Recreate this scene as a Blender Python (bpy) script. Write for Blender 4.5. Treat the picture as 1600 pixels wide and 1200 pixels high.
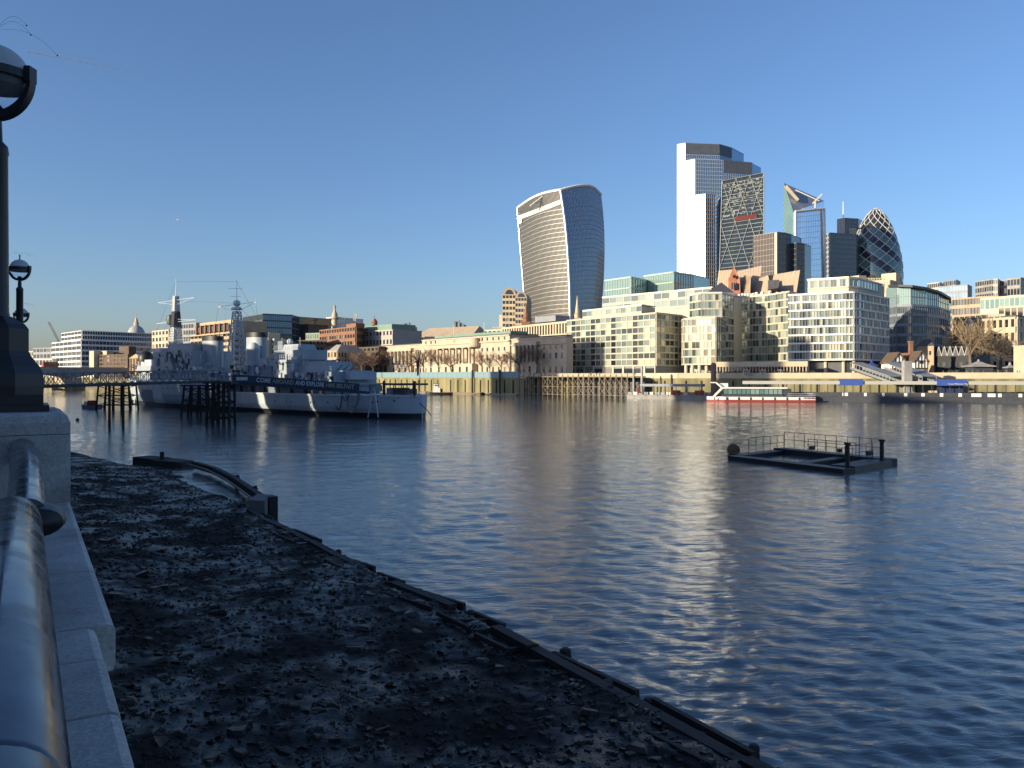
import bpy, math, random
import numpy as np
from mathutils import Vector, Matrix
random.seed(7); rng = np.random.default_rng(7)
for o in list(bpy.data.objects): bpy.data.objects.remove(o)
scene = bpy.context.scene
C = scene.collection
R = math.radians

# ------------------------------------------------------------------ camera, sky, sun, exposure
F, VX, HY, H = 1266.0, 800.0, 588.0, 8.5        # focal length, centre column, horizon row (photo pixels); eye height over the water
cam = bpy.data.cameras.new("camera"); camo = bpy.data.objects.new("camera", cam); C.objects.link(camo)
camo.location = (0, 0, H); camo.rotation_euler = (R(90), 0, 0)
cam.sensor_fit = 'HORIZONTAL'; cam.sensor_width = 36.0; cam.lens = 36.0 * F / 1600.0
cam.shift_y = -(600.0 - HY) / 1600.0
cam.clip_start = 0.05; cam.clip_end = 40000
scene.camera = camo
scene.render.resolution_x = 1024; scene.render.resolution_y = 768

SUN_AZ, SUN_EL = R(-120), R(12.0)                # azimuth from +Y towards +X
world = bpy.data.worlds.new("World"); scene.world = world; world.use_nodes = True
wn = world.node_tree.nodes; wl = world.node_tree.links
bg = wn.get('Background') or wn.new('ShaderNodeBackground')
sky = wn.new('ShaderNodeTexSky'); sky.sky_type = 'NISHITA'; sky.sun_disc = False
sky.sun_elevation = SUN_EL; sky.sun_rotation = SUN_AZ
sky.altitude = 0; sky.air_density = 1.0; sky.dust_density = 1.1; sky.ozone_density = 5.0
tint = wn.new('ShaderNodeMix'); tint.data_type = 'RGBA'; tint.blend_type = 'MULTIPLY'; tint.inputs[0].default_value = 1.0; tint.inputs[7].default_value = (1.16, .97, .94, 1)   # the camera's white balance
wl.new(sky.outputs[0], tint.inputs[6]); wl.new(tint.outputs[2], bg.inputs['Color']); bg.inputs['Strength'].default_value = 0.11
sl = bpy.data.lights.new("sun", 'SUN'); sl.energy = 4.2; sl.angle = R(0.5); sl.color = (1.0, 0.86, 0.63)
slo = bpy.data.objects.new("sun", sl); C.objects.link(slo); slo.location = (-60, -40, 90)
sdir = Vector((math.sin(SUN_AZ) * math.cos(SUN_EL), math.cos(SUN_AZ) * math.cos(SUN_EL), math.sin(SUN_EL)))
slo.rotation_euler = sdir.to_track_quat('Z', 'Y').to_euler()
vs = scene.view_settings
vs.view_transform = 'Standard'; vs.look = 'None'; vs.exposure = 0.92; vs.gamma = 1.0; vs.use_curve_mapping = False

# ------------------------------------------------------------------ helpers
def W(px, py, Y): return Vector(((px - VX) / F * Y, Y, H + (HY - py) / F * Y))
def XY(px, Y): return Vector(((px - VX) / F * Y, Y))
def ZP(py, Y): return H + (HY - py) / F * Y
U = Vector((-0.515, 0.857)); V = Vector((0.857, 0.515))      # along the south bank (upstream), and towards the river
def SR(s, r, z=0.0): p = U * s + V * r; return Vector((p.x, p.y, z))

MATS = {}
def mat(name, col, rough=0.7, var=0.15, scale=1.0, metal=0.0, spec=0.5, bump=0.0, bscale=8.0, col2=None, rand=0.0, stain=0.0, sscale=1.2, wet=None, streak=False):
    if name in MATS: return MATS[name]
    m = bpy.data.materials.new(name); m.use_nodes = True; MATS[name] = m
    n = m.node_tree.nodes; l = m.node_tree.links; b = n['Principled BSDF']
    b.inputs['Roughness'].default_value = rough; b.inputs['Metallic'].default_value = metal
    b.inputs['Specular IOR Level'].default_value = spec
    c = Vector(col[:3]); d = Vector(col2[:3]) if col2 else c * (1 - var)
    if not col2: c = c * (1 + var * .6)
    tc = n.new('ShaderNodeTexCoord'); mp = n.new('ShaderNodeMapping')
    l.new(tc.outputs['Object'], mp.inputs[0])
    if streak: mp.inputs['Scale'].default_value = (1, 1, 0.15)
    nz = n.new('ShaderNodeTexNoise'); nz.inputs['Scale'].default_value = scale; nz.inputs['Detail'].default_value = 6
    nz.inputs['Roughness'].default_value = .65
    l.new(mp.outputs[0], nz.inputs['Vector'])
    rp = n.new('ShaderNodeValToRGB'); rp.color_ramp.elements[0].position = .3; rp.color_ramp.elements[1].position = .7
    rp.color_ramp.elements[0].color = (d.x, d.y, d.z, 1); rp.color_ramp.elements[1].color = (c.x, c.y, c.z, 1)
    l.new(nz.outputs[0], rp.inputs[0]); out = rp.outputs[0]
    if rand:
        oi = n.new('ShaderNodeObjectInfo'); mx = n.new('ShaderNodeMix'); mx.data_type = 'RGBA'; mx.blend_type = 'MULTIPLY'
        mr = n.new('ShaderNodeMapRange'); mr.inputs['To Min'].default_value = 1 - rand; mr.inputs['To Max'].default_value = 1 + rand
        l.new(oi.outputs['Random'], mr.inputs[0]); mx.inputs[0].default_value = 1
        l.new(out, mx.inputs[6]); l.new(mr.outputs[0], mx.inputs[7]); out = mx.outputs[2]
    if stain:
        n3 = n.new('ShaderNodeTexNoise'); n3.inputs['Scale'].default_value = sscale; n3.inputs['Detail'].default_value = 9; n3.inputs['Roughness'].default_value = .7; n3.inputs['Distortion'].default_value = .6
        l.new(tc.outputs['Object'], n3.inputs['Vector']); m3 = n.new('ShaderNodeMapRange'); m3.inputs['From Min'].default_value = .36; m3.inputs['From Max'].default_value = .62; m3.inputs['To Min'].default_value = 1 - stain; m3.inputs['To Max'].default_value = 1.0
        l.new(n3.outputs[0], m3.inputs[0]); x3 = n.new('ShaderNodeMix'); x3.data_type = 'RGBA'; x3.blend_type = 'MULTIPLY'; x3.inputs[0].default_value = 1; l.new(out, x3.inputs[6]); l.new(m3.outputs[0], x3.inputs[7]); out = x3.outputs[2]
    if wet:                                       # patches that are wetter than the rest
        n4 = n.new('ShaderNodeTexNoise'); n4.inputs['Scale'].default_value = wet[2]; n4.inputs['Detail'].default_value = 8; l.new(tc.outputs['Object'], n4.inputs['Vector'])
        m4 = n.new('ShaderNodeMapRange'); m4.inputs['From Min'].default_value = .42; m4.inputs['From Max'].default_value = .6; m4.inputs['To Min'].default_value = wet[0]; m4.inputs['To Max'].default_value = wet[1]; l.new(n4.outputs[0], m4.inputs[0]); l.new(m4.outputs[0], b.inputs['Roughness'])
    l.new(out, b.inputs['Base Color'])
    if bump:
        n2 = n.new('ShaderNodeTexNoise'); n2.inputs['Scale'].default_value = bscale; n2.inputs['Detail'].default_value = 8
        l.new(tc.outputs['Object'], n2.inputs['Vector'])
        bp = n.new('ShaderNodeBump'); bp.inputs['Strength'].default_value = bump; bp.inputs['Distance'].default_value = .05
        l.new(n2.outputs[0], bp.inputs['Height']); l.new(bp.outputs[0], b.inputs['Normal'])
    return m
def glass(name, stops, rough=0.06, metal=0.0, spec=1.0, coat=0.0, wob=0.0):
    """window glass; each pane (object) draws its own tone from the stops"""
    if name in MATS: return MATS[name]
    m = bpy.data.materials.new(name); m.use_nodes = True; MATS[name] = m
    n = m.node_tree.nodes; l = m.node_tree.links; b = n['Principled BSDF']
    oi = n.new('ShaderNodeObjectInfo'); rp = n.new('ShaderNodeValToRGB'); rp.color_ramp.interpolation = 'CONSTANT'
    e = rp.color_ramp.elements
    e[0].position = 0; e[0].color = (*stops[0][1], 1)
    e[1].position = stops[1][0] if len(stops) > 1 else 1; e[1].color = (*stops[-1 if len(stops) == 1 else 1][1], 1)
    for p, c in stops[2:]:
        x = e.new(p); x.color = (*c, 1)
    l.new(oi.outputs['Random'], rp.inputs[0]); l.new(rp.outputs[0], b.inputs['Base Color'])
    b.inputs['Roughness'].default_value = rough; b.inputs['Metallic'].default_value = metal
    b.inputs['Specular IOR Level'].default_value = spec; b.inputs['Coat Weight'].default_value = coat
    if wob:
        tc = n.new('ShaderNodeTexCoord'); nz = n.new('ShaderNodeTexNoise'); nz.inputs['Scale'].default_value = .35; nz.inputs['Detail'].default_value = 3
        l.new(tc.outputs['Object'], nz.inputs['Vector']); bp = n.new('ShaderNodeBump'); bp.inputs['Strength'].default_value = wob; bp.inputs['Distance'].default_value = .3
        l.new(nz.outputs[0], bp.inputs['Height']); l.new(bp.outputs[0], b.inputs['Normal'])
    return m

class MB:
    def __init__(s): s.v = []; s.f = []; s.m = []; s.mi = 0
    def add(s, vs, fs):
        k = len(s.v); s.v += [tuple(p) for p in vs]; s.f += [tuple(i + k for i in f) for f in fs]; s.m += [s.mi] * len(fs)
    def hexa(s, b, t):   # bottom 4, top 4 (ccw from above)
        s.add(list(b) + list(t), [(3, 2, 1, 0), (4, 5, 6, 7), (0, 1, 5, 4), (1, 2, 6, 5), (2, 3, 7, 6), (3, 0, 4, 7)])
    def box(s, c, size, rz=0.0):
        x, y, z = [k / 2 for k in size]; co, si = math.cos(rz), math.sin(rz); c = Vector(c)
        q = [(-x, -y), (x, -y), (x, y), (-x, y)]
        q = [(c.x + a * co - b * si, c.y + a * si + b * co) for a, b in q]
        s.hexa([(a, b, c.z - z) for a, b in q], [(a, b, c.z + z) for a, b in q])
    def slab(s, P0, P1, z0, z1, out, inn=0.0):
        """box standing on the wall line P0->P1 (2D), 'out' proud of it, 'inn' into it"""
        d = (P1 - P0).normalized(); n = Vector((d.y, -d.x))
        q = [P0 + n * out, P1 + n * out, P1 - n * inn, P0 - n * inn]
        s.hexa([(p.x, p.y, z0) for p in q], [(p.x, p.y, z1) for p in q])
    def prism(s, poly, z0, z1):
        n = len(poly)
        zz0 = z0 if hasattr(z0, '__len__') else [z0] * n; zz1 = z1 if hasattr(z1, '__len__') else [z1] * n
        vs = [(p[0], p[1], zz0[i]) for i, p in enumerate(poly)] + [(p[0], p[1], zz1[i]) for i, p in enumerate(poly)]
        fs = [tuple(range(n - 1, -1, -1)), tuple(range(n, 2 * n))] + [(i, (i + 1) % n, (i + 1) % n + n, i + n) for i in range(n)]
        s.add(vs, fs)
    def tube(s, a, b, r, r2=None, n=6, cap=True):
        a = Vector(a); b = Vector(b); r2 = r if r2 is None else r2
        d = (b - a)
        if d.length < 1e-6: return
        d.normalize(); x = d.orthogonal().normalized(); y = d.cross(x)
        vs = []
        for p, q in ((a, r), (b, r2)):
            for i in range(n):
                t = 2 * math.pi * i / n; vs.append(p + (x * math.cos(t) + y * math.sin(t)) * q)
        fs = [(i, (i + 1) % n, (i + 1) % n + n, i + n) for i in range(n)]
        if cap: fs += [tuple(range(n - 1, -1, -1)), tuple(range(n, 2 * n))]
        s.add(vs, fs)
    def path(s, pts, r, n=6):
        for a, b in zip(pts[:-1], pts[1:]): s.tube(a, b, r, n=n)
    def lathe(s, c, prof, n=20, ang0=0.0, sx=1.0, sy=1.0, rz=0.0):
        c = Vector(c); vs = []; fs = []; co, si = math.cos(rz), math.sin(rz)
        for r, z in prof:
            for i in range(n):
                t = ang0 + 2 * math.pi * i / n; a = r * math.cos(t) * sx; b = r * math.sin(t) * sy
                vs.append((c.x + a * co - b * si, c.y + a * si + b * co, c.z + z))
        for k in range(len(prof) - 1):
            for i in range(n):
                j = (i + 1) % n; fs.append((k * n + i, k * n + j, k * n + n + j, k * n + n + i))
        fs.append(tuple(range(n - 1, -1, -1))); fs.append(tuple((len(prof) - 1) * n + i for i in range(n)))
        s.add(vs, fs)
    def ball(s, c, r, n=14, m=9, sz=1.0):
        s.lathe(c, [(max(r * math.sin(math.pi * k / m), .001), -r * sz * math.cos(math.pi * k / m)) for k in range(m + 1)], n)
    def loft(s, rings, close=True, cap=True):
        n = len(rings[0]); vs = [p for r in rings for p in r]; fs = []
        for k in range(len(rings) - 1):
            for i in range(n if close else n - 1):
                j = (i + 1) % n; fs.append((k * n + i, k * n + j, k * n + n + j, k * n + n + i))
        if cap and close: fs += [tuple(range(n - 1, -1, -1)), tuple((len(rings) - 1) * n + i for i in range(n))]
        s.add(vs, fs)
    def build(s, name, m, parent=None, smooth=False, kind=None):
        me = bpy.data.meshes.new(name); me.from_pydata(s.v, [], s.f)
        for x in (m if isinstance(m, (list, tuple)) else [m]): me.materials.append(x)
        if any(s.m): me.polygons.foreach_set('material_index', s.m)
        if smooth:
            me.polygons.foreach_set('use_smooth', [True] * len(s.f))
            try: me.set_sharp_from_angle(angle=R(40))
            except Exception: pass
        me.update()
        o = bpy.data.objects.new(name, me); C.objects.link(o)
        if parent is not None: attach(o, parent)
        if kind: o['kind'] = kind
        return o
ORG = {}
def attach(o, parent):
    """parent geometry written in world coordinates"""
    w = ORG.get(parent.name, Vector((0, 0, 0)))
    o.parent = parent; o.location = Vector(o.location) - w
def thing(name, label, cat, loc=(0, 0, 0), group=None):
    o = bpy.data.objects.new(name, None); C.objects.link(o); o.location = loc; ORG[o.name] = Vector(loc)
    o.empty_display_size = .5; o['label'] = label; o['category'] = cat
    if group: o['group'] = group
    return o
def tag(o, label, cat, group=None):
    o['label'] = label; o['category'] = cat
    if group: o['group'] = group
    return o
def struct(o): o['kind'] = 'structure'; return o
UNIT = {}
def unit(m):
    """unit cube mesh shared by all alike pieces of one material"""
    if m.name not in UNIT:
        b = MB(); b.box((0, 0, 0), (1, 1, 1)); me = bpy.data.meshes.new('pane_' + m.name); me.from_pydata(b.v, [], b.f); me.materials.append(m); UNIT[m.name] = me
    return UNIT[m.name]
def piece(name, m, parent, c, size, rz=0.0):
    o = bpy.data.objects.new(name, unit(m)); C.objects.link(o); w = ORG.get(parent.name, Vector((0, 0, 0)))
    o.parent = parent; o.location = Vector(c) - w; o.scale = size; o.rotation_euler = (0, 0, rz); return o

def facade(root, grid, P0, P1, z0, z1, nb, nf, gm, band=.3, pier=.15, depth=.3, win=True, skip=None, wname='window', bandtop=True, grid2=None, dark=None):
    """one wall: floor bands and piers go into 'grid', each window is a piece of its own"""
    L = (P1 - P0).length; d = (P1 - P0) / L; n = Vector((d.y, -d.x)); rz = math.atan2(d.y, d.x)
    fh = (z1 - z0) / nf; bw = L / nb; g2 = grid2 or grid
    for k in range(nf):
        if band > 0: grid.slab(P0, P1, z0 + k * fh, z0 + (k + band) * fh, depth, .02)
    if bandtop: grid.slab(P0, P1, z1 - .06 * fh, z1 + .1 * fh, depth * 1.15, .02)
    if pier > 0:
        for i in range(nb + 1):
            a = max(0, (i - pier / 2) * bw); b = min(L, (i + pier / 2) * bw)
            g2.slab(P0 + d * a, P0 + d * b, z0 + .01, z1 - .02, depth * .8, .015)
    if win:
        for k in range(nf):
            for i in range(nb):
                if skip and skip(i, k): continue
                c = P0 + d * ((i + .5) * bw) + n * .05
                piece(wname, MATS['dark_glass'] if (dark and i in dark) else gm, root, (c.x, c.y, z0 + (k + (1 + band) / 2) * fh), (bw * (1 - pier) * .985, .1, fh * (1 - band) * .985), rz)
def back(front, D, ang=None):
    """close a footprint: the front line plus its end points moved away from the river"""
    dr = Vector((.62, .785)) if ang is None else Vector((math.sin(ang), math.cos(ang)))
    return list(front) + [front[-1] + dr * D, front[0] + dr * D]
def block(name, label, cat, pts, top, base, nbs, nf, wall, gm, D=20, band=.3, pier=.15, depth=.3, win=True, gridm=None, roof=None, ang=None, group=None, toppt=0, ztop=None, parapet=.6, core=None, dark=None):
    """building from its visible front line; pts = [(column, distance)], top = roof row at point 'toppt'"""
    front = [XY(*p) for p in pts]; z1 = ztop if ztop is not None else ZP(top, pts[toppt][1])
    t = thing(name, label, cat, (front[0].x, front[0].y, base), group)
    poly = back(front, D, ang)
    b = MB(); b.prism(poly, base, z1); b.build('wall', core or wall, t)
    if roof or parapet:
        b = MB(); c = sum(poly, Vector((0, 0))) / len(poly)
        b.prism([c + (p - c) * 1.012 for p in poly], z1 + .01, z1 + parapet); b.build('roof', roof or wall, t)
    g = MB()
    for i in range(len(front) - 1):
        nb = nbs[i] if isinstance(nbs, (list, tuple)) else nbs
        if nb: facade(t, g, front[i], front[i + 1], base, z1, nb, nf, gm, band, pier, depth, win, dark=dark if i == 0 else None)
    if g.v: g.build('facade_grid', gridm or wall, t, kind='stuff')
    return t, front, z1
# ------------------------------------------------------------------ materials
granite = mat('granite', (.56, .54, .51), .75, .35, 60, bump=.15, bscale=120, stain=.45, sscale=1.6)
castiron = mat('cast_iron', (.012, .013, .016), .45, .3, 6)
steel_rail = mat('polished_rail', (.15, .17, .20), .2, .35, 3.0, metal=.75, bump=.03, bscale=2.5, stain=.3, sscale=5, wet=(.14, .28, 7))
mud = mat('wet_mud', (.020, .014, .010), .6, .4, .5, bump=.5, bscale=16, col2=(.007, .0055, .0045), spec=.28, stain=.5, sscale=3, wet=(.3, .9, .55))
rock = mat('wet_stone', (.050, .036, .027), .5, .5, 1.3, bump=.5, bscale=20, rand=.6, spec=.4, col2=(.012, .010, .009), wet=(.3, .85, .55))
timber = mat('old_timber', (.022, .019, .016), .75, .5, 3.0, bump=.6, bscale=10, rand=.3)
timber_pale = mat('weathered_timber', (.22, .18, .13), .8, .35, .6, rand=.35)
navy_grey = mat('ship_paint', (.33, .375, .41), .5, .12, .25, streak=True)
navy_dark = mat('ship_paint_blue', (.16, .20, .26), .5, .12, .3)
ship_white = mat('ship_paint_pale', (.56, .58, .58), .5, .1, .4)
blackpaint = mat('black_paint', (.015, .016, .018), .5, .3, 1)
steel_dark = mat('dark_steel', (.05, .055, .065), .5, .3, 1)
steel_mid = mat('painted_steel', (.22, .25, .28), .5, .2, 1)
white = mat('white_paint', (.66, .65, .62), .5, .06, .5)
cream = mat('cream_stone', (.50, .42, .30), .8, .14, .25)
cream2 = mat('pale_cladding', (.45, .42, .33), .65, .08, .3)
portland = mat('portland_stone', (.47, .40, .30), .85, .2, .22, streak=True)
buff = mat('buff_stone', (.40, .31, .21), .85, .2, .3)
tan_roof = mat('tan_roof', (.40, .31, .22), .75, .15, .4, streak=True)
brick_brown = mat('brown_brick', (.24, .12, .07), .85, .2, .5)
brick_dark = mat('dark_brick', (.12, .085, .06), .85, .25, .5)
brick_red = mat('red_brick', (.36, .15, .09), .85, .2, .5)
slate = mat('slate_roof', (.09, .09, .10), .7, .25, .5)
greenroof = mat('copper_roof', (.16, .26, .20), .6, .2, .3)
concrete = mat('concrete', (.34, .33, .31), .85, .18, .2, stain=.3, sscale=.3)
concrete_dark = mat('dark_concrete', (.16, .16, .16), .85, .2, .2)
greywall = mat('grey_cladding', (.22, .24, .26), .6, .15, .2)
algae = mat('river_wall_stone', (.30, .26, .14), .9, .3, .3, col2=(.10, .10, .045), streak=True)
hoard = mat('blue_hoarding', (.17, .26, .29), .6, .12, .3)
bank_ground = mat('paving', (.25, .24, .22), .9, .2, .3)
red = mat('red_paint', (.26, .04, .028), .45, .1, .5)
blue = mat('blue_paint', (.03, .07, .28), .5, .1, .5)
rust = mat('rusty_buoy', (.16, .10, .05), .8, .5, 2.0, bump=.3, bscale=6)
cloth = mat('clothing', (.10, .10, .12), .9, .3, 3, rand=.8)
bark = mat('bark', (.17, .125, .085), .9, .3, 1)
twig = mat('twigs', (.25, .16, .11), .9, .25, .3)
twig2 = mat('pale_twigs', (.26, .19, .11), .9, .25, .3)
leaf = mat('shrub_leaves', (.05, .07, .03), .8, .4, 1)
alum = mat('pale_aluminium', (.48, .46, .41), .35, .06, .2, metal=.3)
g_dark = glass('dark_glass', [(0, (.015, .02, .025)), (.4, (.03, .035, .04)), (.75, (.05, .055, .06)), (.92, (.22, .20, .16))])
g_flat = glass('apartment_glass', [(0, (.05, .065, .065)), (.18, (.12, .15, .145)), (.36, (.20, .25, .23)), (.58, (.30, .35, .31)), (.76, (.48, .48, .38)), (.90, (.58, .52, .38))], .08, .25, coat=.3)
g_teal = glass('teal_glass', [(0, (.14, .25, .24)), (.4, (.20, .33, .31)), (.7, (.28, .40, .36))], .07, .4)
g_blue = glass('blue_glass', [(0, (.16, .24, .33)), (.5, (.20, .29, .38)), (.8, (.13, .20, .28))], .1, .7, wob=.05)
g_grey = glass('grey_glass', [(0, (.05, .065, .08)), (.5, (.08, .10, .12)), (.8, (.13, .15, .16))], .1, .3)
g_warm = glass('warm_glass', [(0, (.10, .10, .085)), (.4, (.16, .16, .13)), (.7, (.26, .25, .20))], .12, .3)
mirror = glass('sun_bright_glass', [(0, (.66, .71, .76)), (1, (.60, .66, .72))], .58, .8)  # lighter than the other faces: sun reflection put into the colour
mirror_blue = glass('mirror_glass', [(0, (.78, .84, .92)), (1, (.78, .84, .92))], .16, .9, wob=.04)

def vnoise(x, y, seed=0):
    xi = np.floor(x).astype(np.int64); yi = np.floor(y).astype(np.int64); fx = x - xi; fy = y - yi
    def h(a, b):
        k = (a * 374761393 + b * 668265263 + seed * 1442695041) & 0xffffffff
        k = ((k ^ (k >> 13)) * 1274126177) & 0xffffffff
        return ((k ^ (k >> 16)) & 0xffff) / 65535.0
    u = fx * fx * (3 - 2 * fx); v = fy * fy * (3 - 2 * fy)
    return (h(xi, yi) * (1 - u) + h(xi + 1, yi) * u) * (1 - v) + (h(xi, yi + 1) * (1 - u) + h(xi + 1, yi + 1) * u) * v
def fbm(x, y, oct=4, seed=0):
    s = 0; a = .5; t = 0
    for k in range(oct):
        s = s + a * vnoise(x * 2 ** k, y * 2 ** k, seed + k * 17); t += a; a *= .5
    return s / t
def grid_mesh(name, X, Y, Z, m, smooth=True):
    n, k = X.shape; me = bpy.data.meshes.new(name)
    co = np.stack([X, Y, Z], -1).reshape(-1, 3).astype(np.float32)
    i = np.arange(n * k).reshape(n, k)
    q = np.stack([i[:-1, :-1], i[:-1, 1:], i[1:, 1:], i[1:, :-1]], -1).reshape(-1, 4)
    me.vertices.add(len(co)); me.vertices.foreach_set('co', co.ravel())
    me.loops.add(q.size); me.loops.foreach_set('vertex_index', q.ravel().astype(np.int32))
    me.polygons.add(len(q)); me.polygons.foreach_set('loop_start', np.arange(0, q.size, 4, dtype=np.int32))
    me.polygons.foreach_set('loop_total', np.full(len(q), 4, dtype=np.int32))
    me.polygons.foreach_set('use_smooth', np.ones(len(q), dtype=bool))
    me.update(calc_edges=True); me.validate(); me.materials.append(m)
    o = bpy.data.objects.new(name, me); C.objects.link(o); return o

# ------------------------------------------------------------------ river
wm = bpy.data.materials.new('river_water'); wm.use_nodes = True; MATS['river_water'] = wm
n = wm.node_tree.nodes; l = wm.node_tree.links; b = n['Principled BSDF']
b.inputs['Base Color'].default_value = (.10, .12, .125, 1); b.inputs['Roughness'].default_value = .025
b.inputs['IOR'].default_value = 1.5; b.inputs['Specular IOR Level'].default_value = .5
tc = n.new('ShaderNodeTexCoord'); mp = n.new('ShaderNodeMapping'); l.new(tc.outputs['Object'], mp.inputs[0])
mp.inputs['Rotation'].default_value = (0, 0, R(-12)); mp.inputs['Scale'].default_value = (.55, 1.5, 1)
n1 = n.new('ShaderNodeTexNoise'); n1.inputs['Scale'].default_value = 2.2; n1.inputs['Detail'].default_value = 6; n1.inputs['Roughness'].default_value = .55; n1.inputs['Distortion'].default_value = .4
l.new(mp.outputs[0], n1.inputs['Vector'])
bp = n.new('ShaderNodeBump'); bp.inputs['Strength'].default_value = .7; bp.inputs['Distance'].default_value = .06
l.new(n1.outputs[0], bp.inputs['Height']); l.new(bp.outputs[0], b.inputs['Normal'])
rr = 6.0 * 1.0072 ** np.arange(760); th = np.linspace(R(-75), R(75), 640)
RR, TH = np.meshgrid(rr, th, indexing='ij'); X = RR * np.sin(TH); Y = RR * np.cos(TH)
sp = np.maximum(RR * .0072, RR * (th[1] - th[0])); Z = np.zeros_like(X)
wr = np.random.default_rng(3)
gust = .35 + 1.3 * fbm(X / 38 + 9, Y / 22, 3, 5)
for k in range(46):
    lam = .42 * (6.5 / .42) ** (k / 45.0); a = R(-100 + 62 * wr.normal() * .55); am = .0084 * lam ** .22 * wr.uniform(.5, 1.3)
    am *= 1.15 if lam < 1.3 else (.85 if lam < 2.4 else .55); ph = wr.uniform(0, 6.28); wob = 1.8 * fbm(X / (lam * 6) + k, Y / (lam * 6) - k, 2, k)
    att = np.clip((lam / sp - 2.2) / 2.5, 0, 1)
    s_ = np.sin((X * math.cos(a) + Y * math.sin(a)) * 2 * math.pi / lam + ph + wob * 3)
    Z += am * att * gust * (s_ + .25 * np.cos(2 * np.arcsin(np.clip(s_, -1, 1))))
water = struct(grid_mesh('water', X, Y, Z, wm)); del X, Y, Z, RR, TH
bed = MB(); bed.prism([(-3000, -60), (3000, -60), (3000, 3500), (-3000, 3500)], -5.2, -5.0); struct(bed.build('river_bed', mud))
# ------------------------------------------------------------------ north bank ground and river wall
wl_pts = [(-700, 900), (-200, 720), (120, 600), (300, 560), (480, 505), (590, 462), (700, 406), (812, 364), (900, 347), (990, 332), (1060, 318), (1330, 292), (1600, 272), (2200, 232), (3200, 188)]
wline = [XY(*p) for p in wl_pts]
NBZ = 8.9
gpoly = wline + [Vector((3000, 100)), Vector((3000, 3400)), Vector((-3000, 3400)), Vector((-3000, 1000))]
gb = MB(); gb.prism(gpoly, -4, NBZ); ground = struct(gb.build('ground', bank_ground))
rw = thing('river_wall', 'stone river wall of the far bank, green with algae near the waterline', 'wall', (wline[5].x, wline[5].y, 0))
cop = MB(); pil = MB()
for i in range(len(wline) - 1):
    a, c = wline[i], wline[i + 1]; L = (c - a).length; d = (c - a) / L
    m_ = MB(); m_.slab(a, c, -3, NBZ - 1.2, .35, .3); m_.build('wall_face', algae, rw)
    cop.slab(a, c, NBZ - 1.2, NBZ + .9, .5, .3)
    if 5 <= i <= 12:
        for k in range(int(L / 6)):
            p = a + d * (k + .5) * 6; piece('fender', timber, rw, (*(p + Vector((d.y, -d.x)) * .5), 3.4), (.45, .5, 6.8), math.atan2(d.y, d.x))
cop.build('coping', cream, rw)
# muddy strips at the foot of the far wall
for nm, i0, i1, wd in (('foreshore_strip', 5, 7, 9), ('foreshore_strip', 2, 4, 14)):
    q = wline[i0:i1 + 1]; d = (q[-1] - q[0]).normalized(); nn = Vector((d.y, -d.x))
    m_ = MB(); poly = [q[0] + nn * wd * .6] + [q[0].lerp(q[-1], k / 6) + nn * wd * (.8 + .3 * math.sin(k * 2.1)) for k in range(1, 6)] + [q[-1] + nn * wd * .3]
    up = [p for p in reversed(q)]
    m_.prism(poly + up, -.6, [.05] * len(poly) + [.9] * len(up)); struct(m_.build(nm, buff))

# ------------------------------------------------------------------ foreshore under the south wall
ss = np.concatenate([np.arange(2, 36, .11), np.arange(36, 70, .22), np.arange(70, 135, .5)])
rs = np.concatenate([np.arange(.1, 15.2, .1), np.arange(15.2, 19, .5)])
S_, R_ = np.meshgrid(ss, rs, indexing='ij')
def redge(s): return np.interp(s, [0, 12, 24, 28, 47, 62, 78, 84, 112, 130], [12.4, 12.5, 12.5, 11.9, 11.2, 12.0, 13.0, 10.4, 4.6, 1.0])
def fz(s, r):
    e = redge(s); t = np.clip(r / e, 0, 1)
    z = 1.35 - .55 * np.clip(t * 1.7, 0, 1) - .10 * t
    z = z - .20 * np.exp(-((r - 3.9 - .09 * (s - 20) - 1.1 * np.sin(s / 5)) / 1.7) ** 2) * np.clip((46 - s) / 8, 0, 1) - .13 * np.exp(-((s - 27 + .6 * r) / 3.0) ** 2)
    far = np.clip((s - 45) / 40, 0, 1); z = z * (1 - .45 * far)
    tail = np.clip((s - 52) / 20, 0, 1)
    z = z - np.clip(r - e + 3.5 * tail, 0, 9) * (.95 - .72 * tail)
    z += .26 * (fbm(s / 3.2, r / 3.2, 3, 1) - .5) + .14 * (fbm(s / .6, r / .6, 3, 8) - .5) + .07 * (fbm(s / .2, r / .2, 2, 12) - .5)
    return np.maximum(z, -2.2)
Zf = fz(S_, R_)
Xf = U.x * S_ + V.x * R_; Yf = U.y * S_ + V.y * R_
fore = struct(grid_mesh('foreshore', Xf[:, ::-1], Yf[:, ::-1], Zf[:, ::-1], mud))
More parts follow.
